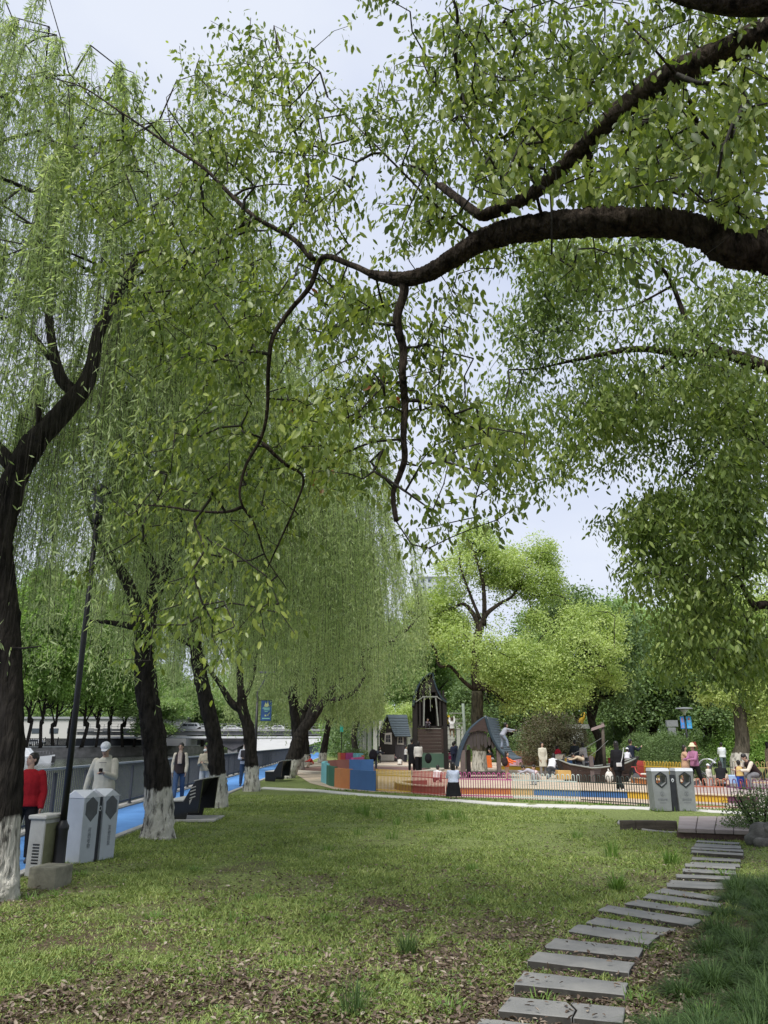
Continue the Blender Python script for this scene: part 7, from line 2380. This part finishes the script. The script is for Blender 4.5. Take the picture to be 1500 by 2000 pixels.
# gable boards under the horn
mb = MB()
gl = [(x_ + .04, z_ - .03) for x_, z_ in Lc2[4:]] + [(x_ - .03, z_ - .03) for x_, z_ in Rc2]
zl = HT(1352, TY)
poly_ = [p_ for p_ in gl if p_[1] > zl]
poly_ = [(poly_[0][0], zl)] + poly_ + [(poly_[-1][0], zl)]
mb.prism(poly_, lambda u, w: (u, -.10, w), lambda u, w: (u, -.04, w))
mb.build('gable', pw, root, fixn=False)
mb = MB()
bk_ = [(-hw + .06, zf)] + [p_ for p_ in gl if p_[1] > zf + .1][::1] + [(hw - .06, zf)]
mb.prism(bk_, lambda u, w: (u, 1.70, w), lambda u, w: (u, 1.76, w))
mb.build('back_boards', pw, root, fixn=False)
mb = MB()
for i in range(9):
    x_ = -hw + .2 + i * (tw - .4) / 8
    top_ = zl + .1
    if abs(x_) < .30: continue
    mb.box((x_, -.05, (zf + top_) / 2), (.13, .06, top_ - zf))
for i in range(7):
    mb.box((-hw + .25 + i * (tw - .5) / 6, 1.85, (zf + zl) / 2), (.17, .05, zl - zf))
mb.build('upright_slats', pw, root)
mb = MB()
mb.bar((-.42, -.12, zf), (-.36, -.12, zf + 1.75), .08, .08); mb.bar((.50, -.12, zf), (.36, -.12, zf + 1.75), .08, .08)
mb.bar((-.5, -.14, zf + 1.78), (.5, -.14, zf + 1.78), .07, .08); mb.bar((-.42, -.14, zf + 1.78), (-.92, -.14, zf + 1.45), .05, .06); mb.bar((.42, -.14, zf + 1.78), (.95, -.14, zf + 1.45), .05, .06)
mb.bar((.02, -.15, zf + 1.78), (.0, -.15, zf + 2.45), .05, .05); mb.bar((.02, -.13, zf + .9), (.02, -.13, zf + 1.75), .03, .03)
mb.build('entrance_frame', greyw, root)
# rope ladder and slide pole beside the tower
lx = P(883, 1451, TY).x
root = empty('climbing_ladder', (lx, TY, 0), 'rope and rung ladder climbing up beside the tall tower', 'ladder')
mb = MB()
for s_ in (-.28, .28): mb.tube([(s_, 0, 0), (s_, .05, 2.6)], .025, 6)
mb.build('ladder_rail', greyw, root)
for i in range(8):
    mb = MB(); mb.bar((-.28, .0, .25 + i * .30), (.28, .0, .25 + i * .30), .04, .04); mb.build('rung', greyw, root)
px_ = P(910, 1451, TY).x
root = empty('monkey_bars', (px_, TY, 0), 'grey-green upright pole with crossbars between the tower and the hut', 'climbing frame')
mb = MB(); mb.tube([(0, 0, 0), (-.05, 0, 2.0), (-.12, 0, HT(1374, TY))], [.10, .09, .09], 10); mb.build('post', pbr('grey_green_pole', (.20, .24, .20)), root)
mb = MB()
for z_ in (HT(1393, TY), HT(1412, TY), HT(1425, TY)): mb.bar((-.1, 0, z_), (-1.0, 0, z_), .05, .06)
mb.build('crossbar', greyw, root)

# toy house
HY = 70.0
hx0, hx1 = P(741, 1451, HY).x, P(794, 1451, HY).x
root = empty('toy_house', ((hx0 + hx1) / 2, HY, 0), 'dark wooden toy house with a steep slate-blue board roof', 'playhouse')
w2 = (hx1 - hx0) / 2
fx = P(771, 1451, HY).x - (hx0 + hx1) / 2      # corner between gable front and side
zE, zR = HT(1432, HY), HT(1396, HY)
mb = MB(); mb.prism([(-w2, 0), (fx, 0), (fx, zE), ((fx - w2) / 2, zR - .1), (-w2, zE)], lambda u, w: (u, 0, w), lambda u, w: (u, 1.8, w)); mb.build('gable_wall', pw, root)
mb = MB(); mb.box(((fx + w2) / 2 + .01, .9, zE / 2 - .1), (w2 - fx, 1.4, zE - .2)); mb.build('side_wall', pbr('dark_side_boards', (.05, .045, .05), var=.3, scale=3, stretch=(4, 4, .5)), root)
mb = MB()
rx0, rx1 = (fx - w2) / 2, fx + .1
nb = 9
for i in range(nb):
    a0, a1 = i / nb, (i + 1) / nb
    def rp2(t_, s_):      # t down the slope, s along the ridge; the eave swings outward
        top_ = Vector((rx0 + .02 + s_ * 1.75, -.15 + s_ * .3, zR))
        bot_ = Vector((fx + .02 + s_ * (w2 - fx + .35), -.30 + s_ * .3, zE - .25))
        v = top_.lerp(bot_, t_)
        v.z -= math.sin(math.pi * t_) * .16
        return v
    q_ = [rp2(a0, 0), rp2(a0, 1), rp2(a1 + .02, 1), rp2(a1 + .02, 0)]
    u_ = Vector((0, -.05, .03))
    mb.add([v + u_ * .2 for v in q_[:2]] + [v + u_ for v in q_[2:]] + [v + Vector((0, .1, -.06)) for v in q_], [(0, 1, 2, 3), (4, 7, 6, 5), (3, 2, 6, 7), (0, 3, 7, 4), (1, 5, 6, 2)])
mb.build('roof', shingle, root)
mb = MB(); mb.bar((rx0, -.2, zR), (-w2 - .25, -.2, zE - .35), .3, .08); mb.build('roof_edge', shingle, root)
mb = MB(); mb.bar((-w2 * .75, -.03, zE - .02), (fx - .2, -.03, zE - .02), .05, .05); mb.build('tie_beam', greyw, root)
for xw, wz, ww, hh_ in (((P(758, 1451, HY).x - (hx0 + hx1) / 2), HT(1443, HY), .62, .95), ((P(782, 1451, HY).x - (hx0 + hx1) / 2), HT(1446, HY), .55, .75)):
    yo = -.03 if xw < fx else .17
    mb = MB(); mb.prism([(-ww * .45, hh_ / 2), (ww * .5, hh_ * .55), (ww * .55, -hh_ / 2), (-ww * .55, -hh_ * .45)], lambda u, w: (xw + u, yo - .03, wz + w), lambda u, w: (xw + u, yo + .03, wz + w)); wf = mb.build('window_frame', pbr('pale_wood', (.34, .32, .29)), root)
    mb = MB(); mb.prism([(-ww * .28, hh_ * .32), (ww * .3, hh_ * .36), (ww * .34, -hh_ * .30), (-ww * .34, -hh_ * .28)], lambda u, w: (xw + u, yo - .045, wz + w), lambda u, w: (xw + u, yo - .035, wz + w)); mb.build('pane', dark_in, wf)
    mb = MB(); mb.bar((xw, yo - .05, wz - hh_ * .3), (xw, yo - .05, wz + hh_ * .33), .04, .02); mb.bar((xw - ww * .3, yo - .052, wz), (xw + ww * .3, yo - .052, wz), .04, .02); mb.build('glazing_bar', pbr('pale_wood', (.34, .32, .29)), wf)
mb = MB(); mb.box(((hx0 - hx0) - .5, -.5, .35), (1.2, .06, .5)); o = mb.build('sill_board', pbr('pale_wood', (.34, .32, .29)), root)

# hut round the camphor trunk
UY = 38.0
ux = P(938, 1451, UY).x
def U(px, py): q_ = P(px, py, UY); return (q_.x - ux, q_.z)
root = empty('play_hut', (ux, UY, 0), 'dark pointed play hut like an upturned boat with a curved slatted roof', 'playhouse')
LO = [tuple(p_[[0, 2]]) for p_ in catmull([(U(*q_)[0], 0, U(*q_)[1]) for q_ in ((890, 1496), (893, 1478), (897, 1462), (905, 1442), (917, 1423), (932, 1409), (945, 1400))], 4)]
RO = [tuple(p_[[0, 2]]) for p_ in catmull([(U(*q_)[0], 0, U(*q_)[1]) for q_ in ((945, 1400), (950, 1420), (957, 1440), (968, 1460), (980, 1475), (992, 1482))], 4)]
sheet(LO, -.6, .5, .10, pbr('blue_black_roof', (.022, .040, .062), var=.2), 'roof', 1)
n = len(RO)
# right roof: boards stepping down the sweep, going back and right
mb = MB()
for i in range(n - 1):
    (xa, za), (xb, zb_) = RO[i], RO[i + 1]
    mb.add([(xa, -.6, za), (xb, -.6, zb_), (xb + .75, .6, zb_ + .05), (xa + .75 * (i / n) + .1, .6, za + .05), (xa, -.6, za - .07), (xb, -.6, zb_ - .07), (xb + .75, .6, zb_ - .02), (xa + .75 * (i / n) + .1, .6, za - .02)], [(0, 1, 2, 3), (4, 7, 6, 5), (0, 4, 5, 1), (3, 2, 6, 7), (1, 5, 6, 2), (0, 3, 7, 4)])
mb.build('roof_slats', shingle, root, fixn=True)
mb = MB(); mb.tube([(x_, -.64, z_) for x_, z_ in RO], .06, 8); mb.build('roof_edge', trim, root)
mb = MB(); mb.tube([(RO[0][0], -.55, RO[0][1]), (RO[0][0] + .35, .0, RO[0][1] - .35), (RO[0][0] + .7, .5, RO[0][1] - .9), (RO[0][0] + 1.15, .6, RO[0][1] - 1.7)], .05, 8); mb.build('ridge_pole', greyw, root)
# front hood
hd_ = [U(*q_) for q_ in ((912, 1432), (920, 1421), (932, 1410), (945, 1401), (948, 1415), (950, 1432), (942, 1428), (930, 1427), (920, 1430))]
mb = MB(); mb.prism(hd_, lambda u, w: (u, -.62, w), lambda u, w: (u, -.54, w)); mb.build('hood', pw2, root)
mb = MB()
for i, px in enumerate((900, 906, 912, 918, 925, 932, 939, 946, 953, 960, 967)):
    zt = np.interp(px, [897, 905, 917, 932, 945, 957, 968, 980], [HT(1462, UY), HT(1444, UY), HT(1430, UY), HT(1426, UY), HT(1430, UY), HT(1442, UY), HT(1462, UY), HT(1474, UY)]) - .03
    zb2 = HT((1470, 1468, 1455, 1462, 1458, 1463, 1455, 1460, 1456, 1462, 1468)[i], UY)
    if zt - zb2 < .1: continue
    c_ = U(px, 1450)[0]
    mb.prism([(c_ - .073, zt), (c_ + .073, zt), (c_ + .07, zb2 + .05), (c_, zb2 - .03), (c_ - .07, zb2 + .05)], lambda u, w: (u, -.52, w), lambda u, w: (u, -.47, w))
mb.build('front_boards', pbr('grey_brown_boards', (.045, .037, .035), var=.3, scale=4, stretch=(4, 4, .4)), root)
for px, y_, wd_ in ((901, -.5, .22), (970, -.5, .18), (916, .5, .20), (975, .5, .18)):
    zt = HT(1465, UY)
    mb = MB(); mb.box((U(px, 1450)[0], y_, zt / 2), (wd_, .16, zt)); mb.build('post', pbr('brown_grey_post', (.11, .085, .08), var=.2), root, bevel=.01)
mb = MB(); mb.box((U(936, 1450)[0], -.1, .22), (2.2, 1.0, .12)); mb.build('bench_board', pw2, root)

# boat
BYt = 34.0
bxc = P(1166, 1451, BYt).x
def Bt(px, py): q_ = P(px, py, BYt); return (q_.x - bxc, q_.z)
root = empty('play_boat', (bxc, BYt, 0), 'brown wooden play boat with a mast in the sand behind the black hoops', 'play boat')
topl = [(1090, 1485), (1108, 1493), (1130, 1497), (1147, 1500), (1165, 1499), (1190, 1496), (1215, 1491), (1240, 1482)]
bot = [(1105, 1521), (1115, 1525), (1130, 1527), (1147, 1528), (1165, 1529), (1190, 1530), (1205, 1530), (1222, 1524)]
for s_, nm in ((-1, 'near_hull_boards'), (1, 'far_hull_boards')):
    mb = MB()
    for r_ in range(4):
        f0, f1 = r_ / 4, (r_ + 1) / 4 - .012
        for i in range(7):
            if s_ < 0 and r_ == 3 and i == 3: continue
            if s_ < 0 and r_ == 2 and i == 3: continue
            pts_ = []
            for (tt_, j) in ((f0, i), (f0, i + 1), (f1, i + 1), (f1, i)):
                bxx, bz = Bt(*bot[j]); txx, tz = Bt(*topl[j])
                bul = math.sin(math.pi * (j / 7)) ** .6
                yy_ = s_ * (.18 + .55 * bul * (.65 + .35 * tt_))
                pts_.append(Vector((bxx + (txx - bxx) * tt_, yy_, max(.02, bz) + (tz - max(.02, bz)) * tt_)))
            o2 = Vector((0, -s_ * .05, 0))
            mb.add(pts_ + [p_ + o2 for p_ in pts_], [(0, 1, 2, 3), (4, 7, 6, 5), (0, 4, 5, 1), (3, 2, 6, 7), (1, 5, 6, 2), (0, 3, 7, 4)])
    mb.build('hull_boards', pw2, root)
mb = MB()
for s_ in (-1, 1):
    mb.tube([(Bt(*topl[j])[0], s_ * (.18 + .56 * math.sin(math.pi * j / 7) ** .6), Bt(*topl[j])[1] + .02) for j in range(8)], .035, 6)
mb.build('gunwale', greyw, root)
mb = MB(); mb.prism([(Bt(1222, 1524)[0] - .05, .03), (Bt(1222, 1524)[0] + .05, .03), (Bt(1246, 1477)[0], Bt(1246, 1477)[1]), (Bt(1236, 1481)[0], Bt(1236, 1481)[1])], lambda u, w: (u, -.22, w), lambda u, w: (u, .22, w)); mb.build('stern_board', pw, root)
mb = MB(); mb.prism([(Bt(1105, 1521)[0] - .04, .04), (Bt(1105, 1521)[0] + .06, .03), (Bt(1094, 1487)[0] + .1, Bt(1094, 1485)[1]), (Bt(1086, 1484)[0], Bt(1086, 1484)[1])], lambda u, w: (u, -.22, w), lambda u, w: (u, .22, w)); mb.build('bow_board', pw, root)
mb = MB(); mb.box((0, 0, .30), (2.2, .9, .05)); mb.build('deck', pw2, root)
mb = MB(); mb.box((Bt(1148, 1500)[0], -.62, HT(1476, BYt) / 2), (.16, .14, HT(1476, BYt))); mb.build('post', pbr('brown_grey_post', (.11, .085, .08)), root)
mb = MB(); mb.tube([(Bt(1184, 1500)[0], .2, 0), (Bt(1181, 1450)[0], .2, 1.6), (Bt(1179, 1412)[0], .2, HT(1411, BYt))], [.075, .07, .06], 10); ms = mb.build('mast', pbr('mast_bark', (.08, .065, .05), var=.3, scale=6), root)
mb = MB(); mb.prism([(-.30, -.14), (-.28, -.02), (.26, .16), (.30, .05)], lambda u, w: (Bt(1169, 1421)[0] + u, .08, Bt(1169, 1421)[1] + w), lambda u, w: (Bt(1169, 1421)[0] + u, .12, Bt(1169, 1421)[1] + w)); mb.build('sign_board', pbr('pinkish_board', (.26, .20, .19), var=.15), root)
mb = MB()
for a_, b2 in ((Bt(1147, 1478), Bt(1190, 1446)), (Bt(1092, 1484), Bt(1180, 1440))): mb.tube([(a_[0], -.2, a_[1]), ((a_[0] + b2[0]) / 2, 0, (a_[1] + b2[1]) / 2 - .05), (b2[0], .2, b2[1])], .008, 5)
mb.build('rope', greyw, root)
mb = MB(); mb.box((Bt(1098, 1508)[0], -.2, .30), (.55, .5, .36)); o = mb.build('wooden_step', pbr('yellow_board', (.48, .30, .10), var=.12), bevel=.01); o.location = (bxc, BYt, 0)
tag(o, 'yellow-brown box step at the bow of the wooden boat', 'step')

# yellow slide tube and pale platform seen behind the boat mast
YY = 66
root = empty('play_slide', (P(1140, 1451, YY).x, YY, 0), 'yellow slide top and pale platform showing behind the reddish shrub', 'slide')
mb = MB(); mb.tube([(-.15, 0, HT(1412, YY)), (.1, 0, HT(1400, YY)), (.30, 0, HT(1393, YY))], [.20, .22, .20], 12); mb.build('slide_top', FM['yellow'], root)
mb = MB(); mb.box((-.4, 0, HT(1419, YY)), (1.7, 1.2, .35)); mb.build('platform', pbr('pale_platform', (.45, .46, .43)), root)
mb = MB(); mb.box((-.5, 0, HT(1419, YY) / 2 - .1), (.9, .9, HT(1419, YY) - .3)); mb.build('support', pbr('pale_platform', (.45, .46, .43)), root)
root = empty('play_slide', (P(1215, 1451, 64).x, 64, 0), 'thin yellow slanting slide rail between the dark trees behind the boat', 'slide')
mb = MB(); mb.bar((-.6, 0, HT(1385, 64)), (.9, 0, HT(1402, 64)), .12, .16); mb.build('slide_rail', FM['yellow'], root)
mb = MB(); mb.bar((-.6, 0, HT(1385, 64)), (-.6, 0, 0), .10, .10); mb.bar((.9, 0, HT(1402, 64)), (.9, 0, 0), .10, .10); mb.build('support', greyw, root)

# pergola with pale columns and climbing plants
PY = 78
root = empty('pergola', (P(700, 1451, PY).x, PY, 0), 'long pergola of pale square columns roofed with climbing plants', 'pergola')
ox = P(700, 1451, PY).x
colm = pbr('pergola_column', (.36, .36, .33), rough=.85, var=.12, scale=2)
zt = HT(1408, PY)
cxs = []
for i, px in enumerate((690, 697, 704, 712, 722, 733, 744, 800, 820, 1006, 1016, 1026, 870, 884, 895, 905, 992, 780, 762)):
    Y_ = PY + 14 - (px - 690) * .25 if px < 760 else PY
    mb = MB(); mb.box((P(px, 1451, Y_).x - ox, Y_ - PY, zt / 2), (.42, .42, zt)); mb.build('column', colm, root, bevel=.02)
mb = MB()
mb.bar((P(690, 1451, PY + 14).x - ox, 14, zt + .1), (P(760, 1451, PY).x - ox, 0, zt + .1), .35, .3)
mb.bar((P(760, 1451, PY).x - ox, 0, zt + .1), (P(1035, 1451, PY).x - ox, 0, zt + .1), .35, .3)
mb.build('beam', colm, root)
mb = MB(); mb.box((P(795, 1451, PY + 1).x - ox, 2, zt / 2), (2.6, .2, zt)); mb.box((P(840, 1451, PY + 1).x - ox, 2.3, zt / 2), (4.6, .2, zt)); mb.build('back_wall', pbr('pergola_wall', (.42, .42, .39), var=.08), root)
n_ = 1500
t_ = RNG.random(n_)
pxs_ = 686 + t_ * 150 + RNG.normal(0, 2, n_)
Yc = np.where(pxs_ < 760, PY + 14 - (pxs_ - 690) * .2, PY) + RNG.normal(0, .9, n_)
C = np.stack([(pxs_ - 750) / 1500 * (Yc * CP) - ox, Yc - PY, zt + .45 + RNG.normal(0, .42, n_) + .45 * np.sin(pxs_ * .12)], 1)
pos = np.repeat(C, 10, 0) + RNG.normal(0, .22, (n_ * 10, 3))
V, F = leaves(pos, rand_dirs(len(pos)), norm(rand_dirs(len(pos)) + [0, 0, .8]), .2 * RNG.uniform(.6, 1.2, len(pos)), np.full(len(pos), .14), LEAF_KITE)
fastmesh('climbing_foliage', V, F, fresh, root)

# stroller, bags, boxes, bicycle-like parts
def stroller(x, y, rz, label, canopy=(.55, .56, .58)):
    root = empty('stroller', (x, y, 0), label, 'stroller', rz=R(rz))
    fr = pbr('stroller_frame', (.16, .17, .18), rough=.4, metal=.4)
    mb = MB()
    for s_ in (-.22, .22):
        mb.tube([(s_, .35, .10), (s_, -.15, .60), (s_, -.45, 1.02)], .012, 6)
        mb.tube([(s_, -.30, .12), (s_, .10, .55)], .012, 6)
    mb.tube([(-.22, -.45, 1.02), (.22, -.45, 1.02)], .014, 6)
    mb.build('frame', fr, root)
    for sx_, sy_, r_ in ((-.24, .36, .09), (.24, .36, .09), (-.26, -.30, .13), (.26, -.30, .13)):
        mb = MB(); mb.cyl((sx_ - .02, sy_, r_), (sx_ + .02, sy_, r_), r_, 16); mb.build('wheel', pbr('stroller_wheel', (.10, .10, .11)), root)
    mb = MB(); mb.bar((0, .25, .42), (0, -.10, .46), .38, .05); mb.bar((0, -.10, .46), (0, -.30, .85), .38, .05); mb.build('seat', cloth((.12, .12, .14)), root, bevel=.01)
    mb = MB()
    for i in range(5):
        a0, a1 = R(20 + i * 26), R(20 + (i + 1) * 26)
        mb.add([(s_, -.12 + .34 * math.cos(a), .66 + .34 * math.sin(a)) for a in (a0, a1) for s_ in (-.23, .23)] + [(s_, -.12 + .32 * math.cos(a), .66 + .32 * math.sin(a)) for a in (a0, a1) for s_ in (-.23, .23)], [(0, 1, 3, 2), (4, 6, 7, 5), (0, 2, 6, 4), (1, 5, 7, 3)])
    mb.build('canopy', cloth(canopy), root)
stroller(P(1371, 1451, 31.2).x, 31.2, 60, 'white-hooded pushchair behind the toddler in white')
stroller(P(1090, 1451, 42).x, 42, 150, 'pale pushchair with large wheels next to the red backpack', (.40, .36, .30))
def backpack(x, y, z_, rz, c_, label, s_=1.0):
    root = empty('backpack', (x, y, z_), label, 'backpack', rz=R(rz))
    mb = MB(); mb.ell((0, 0, 0), (.15 * s_, .10 * s_, .21 * s_), 14, 10); mb.ell((0, .07 * s_, -.06 * s_), (.11 * s_, .06 * s_, .11 * s_), 12, 8); mb.build('bag_body', cloth(c_), root)
    mb = MB()
    for q in (-.08, .08): mb.tube([(q * s_, -.08 * s_, .16 * s_), (q * s_, -.16 * s_, .02 * s_), (q * s_, -.08 * s_, -.15 * s_)], .012, 6)
    mb.build('strap', cloth(tuple(v * .6 for v in c_)), root)
backpack(P(729, 1451, 48.9).x, 48.9, .85, 180, (.025, .022, .028), 'black backpack slung low on the bending person in grey', 1.7)
backpack(P(1088, 1451, 45.7).x, 45.6, .98, 180, (.55, .03, .06), 'bright red backpack on the child behind the pushchair', 1.3)
backpack(P(984, 1451, 35.8).x, 35.75, .78, 200, (.03, .012, .02), 'black backpack on the child in orange beside the hut', 1.0)
backpack(P(836, 1451, 44.8).x, 44.8, .75, 180, (.012, .012, .014), 'black tote hanging beside the person in the puffy white jacket', 1.3)
mb = MB(); mb.ell((0, 0, .18), (.24, .18, .2), 16, 10); mb.box((0, -.02, .36), (.22, .14, .05)); o = mb.build('toy_bag', pbr('orange_nylon', (.68, .15, .03), rough=.5, var=.1)); bb_ = G(1455, 1540); o.location = (bb_.x, bb_.y, .02)
tag(o, 'bright orange toy bag on the paving before the seated person', 'bag')
mb = MB(); mb.box((0, 0, .17), (.62, .4, .34)); o = mb.build('storage_box', pbr('blue_white_box', (.45, .50, .58), var=.1, scale=5, col2=(.10, .25, .55)), bevel=.03); o.location = (P(1418, 1451, 32).x, 32, .02)
tag(o, 'blue and white box on the paving behind the crouching person', 'box')
mb = MB(); mb.prism([(-.28, 0), (-.22, .75), (.22, .75), (.28, 0)], lambda u, w: (u, -.15, w), lambda u, w: (u, .15, w)); o = mb.build('orange_barrier', pbr('orange_plastic', (.66, .15, .03), rough=.5), bevel=.02); o.location = (P(951, 1451, 53).x, 53, .02)
tag(o, 'orange plastic barrier standing right of the washed camphor trunk', 'barrier')
for px, py, c_, lab in ((1043, 1521, (.55, .12, .25), 'small pink sand bucket near the digging child'), (959, 1488, (.60, .45, .04), 'small yellow sand toy near the back kerb'), (757, 1481, (.50, .48, .45), 'pale toy tub at the foot of the toy house')):
    g_ = G(px, py)
    root = empty('sand_bucket', (g_.x, g_.y, .012), lab, 'bucket')
    mb = MB(); mb.lathe([(0, 0), (.09, 0), (.13, .2), (.12, .2), (.085, .015), (0, .015)], n=16); mb.build('bucket_body', pbr('toy_%d' % px, c_, rough=.4), root)
    mb = MB(); mb.tube([(-.125, 0, .19), (-.08, 0, .29), (0, 0, .32), (.08, 0, .29), (.125, 0, .19)], .008, 6); mb.build('bucket_handle', pbr('toy_%d' % px, c_), root)
# parked child's bicycle-coloured jumble by the right fence: a red and white trike
g_ = (P(1249, 1451, 32.5).x, 32.5)
root = empty('tricycle', (g_[0], g_[1], 0), "small red and white child's tricycle by the yellow fence end", 'tricycle', rz=R(30))
mb = MB(); mb.tube([(0, -.35, .22), (0, .0, .30), (0, .3, .45), (0, .36, .62)], .022, 8); mb.tube([(-.2, .36, .64), (.2, .36, .64)], .015, 6); mb.build('frame', FM['red'], root)
for x_, y_, r2 in ((0, .34, .20), (-.2, -.35, .13), (.2, -.35, .13)):
    mb = MB(); mb.cyl((x_ - .02, y_, r2), (x_ + .02, y_, r2), r2, 16); mb.build('wheel', pbr('stroller_wheel', (.10, .10, .11)), root)
mb = MB(); mb.box((0, -.12, .38), (.22, .26, .06)); mb.build('seat', pbr('white_plastic', (.56, .54, .50)), root, bevel=.02)
# distribution box and red notice near the banner lamp
mb = MB(); mb.box((0, 0, .9), (.08, .08, 1.8)); mb.box((.1, 0, HT(1413, 54)), (.75, .25, .42)); mb.box((.05, 0, HT(1430, 54)), (.5, .22, .6)); o = mb.build('control_box', pbr('grey_box', (.20, .21, .22))); o.location = (P(1313, 1451, 54).x, 54, 0)
tag(o, 'grey control box on a post left of the banner lamp', 'box')
mb = MB(); mb.prism([(-.25, 0), (.3, 0), (.16, .55), (-.12, .55)], lambda u, w: (u, -.02, w + 1.1), lambda u, w: (u, .02, w + 1.1)); mb.box((0, 0, .55), (.06, .06, 1.1)); o = mb.build('red_notice', FM['red']); o.location = (P(1354, 1451, 55).x, 55, 0)
tag(o, 'red notice board low beside the banner lamp pole', 'sign')
# small turquoise sign by the far willows
root = empty('small_sign', (P(667, 1451, 60).x, 60, 0), 'small turquoise sign on a post among the far willow trunks', 'sign')
mb = MB(); mb.box((0, 0, 1.3), (.06, .06, 2.6)); mb.build('signpost', black, root)
mb = MB(); mb.box((0, -.05, HT(1423, 60)), (.24, .03, .48)); mb.build('sign_panel', pbr('turquoise_panel', (.04, .45, .36)), root)

# ---------------------------------------------------------------- woodland closing the view
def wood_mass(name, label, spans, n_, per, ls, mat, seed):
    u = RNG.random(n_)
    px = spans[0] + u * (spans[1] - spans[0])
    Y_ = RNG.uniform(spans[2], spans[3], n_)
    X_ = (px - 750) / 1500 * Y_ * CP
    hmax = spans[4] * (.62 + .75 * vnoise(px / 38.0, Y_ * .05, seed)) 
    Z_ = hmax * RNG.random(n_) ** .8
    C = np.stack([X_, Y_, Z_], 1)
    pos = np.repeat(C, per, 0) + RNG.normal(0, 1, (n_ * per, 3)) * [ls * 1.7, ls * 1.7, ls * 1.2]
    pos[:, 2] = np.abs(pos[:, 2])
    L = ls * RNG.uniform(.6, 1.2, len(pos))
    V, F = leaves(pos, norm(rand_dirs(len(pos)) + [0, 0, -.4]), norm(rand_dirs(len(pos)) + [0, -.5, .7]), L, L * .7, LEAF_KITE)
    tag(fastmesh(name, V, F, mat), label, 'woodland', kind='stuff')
wood_mass('woodland', 'dense green woodland closing the view behind the playground', (630, 1750, 118, 150, 13), 6500, 14, .55, mid_leaf, 5)
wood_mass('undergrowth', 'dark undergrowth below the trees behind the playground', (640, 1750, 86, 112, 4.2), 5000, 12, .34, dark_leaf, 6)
wood_mass('far_woodland', 'hazy green woodland beyond the bridge and the far bank', (-60, 660, 235, 300, 20), 4500, 13, 1.1, mid_leaf, 7)
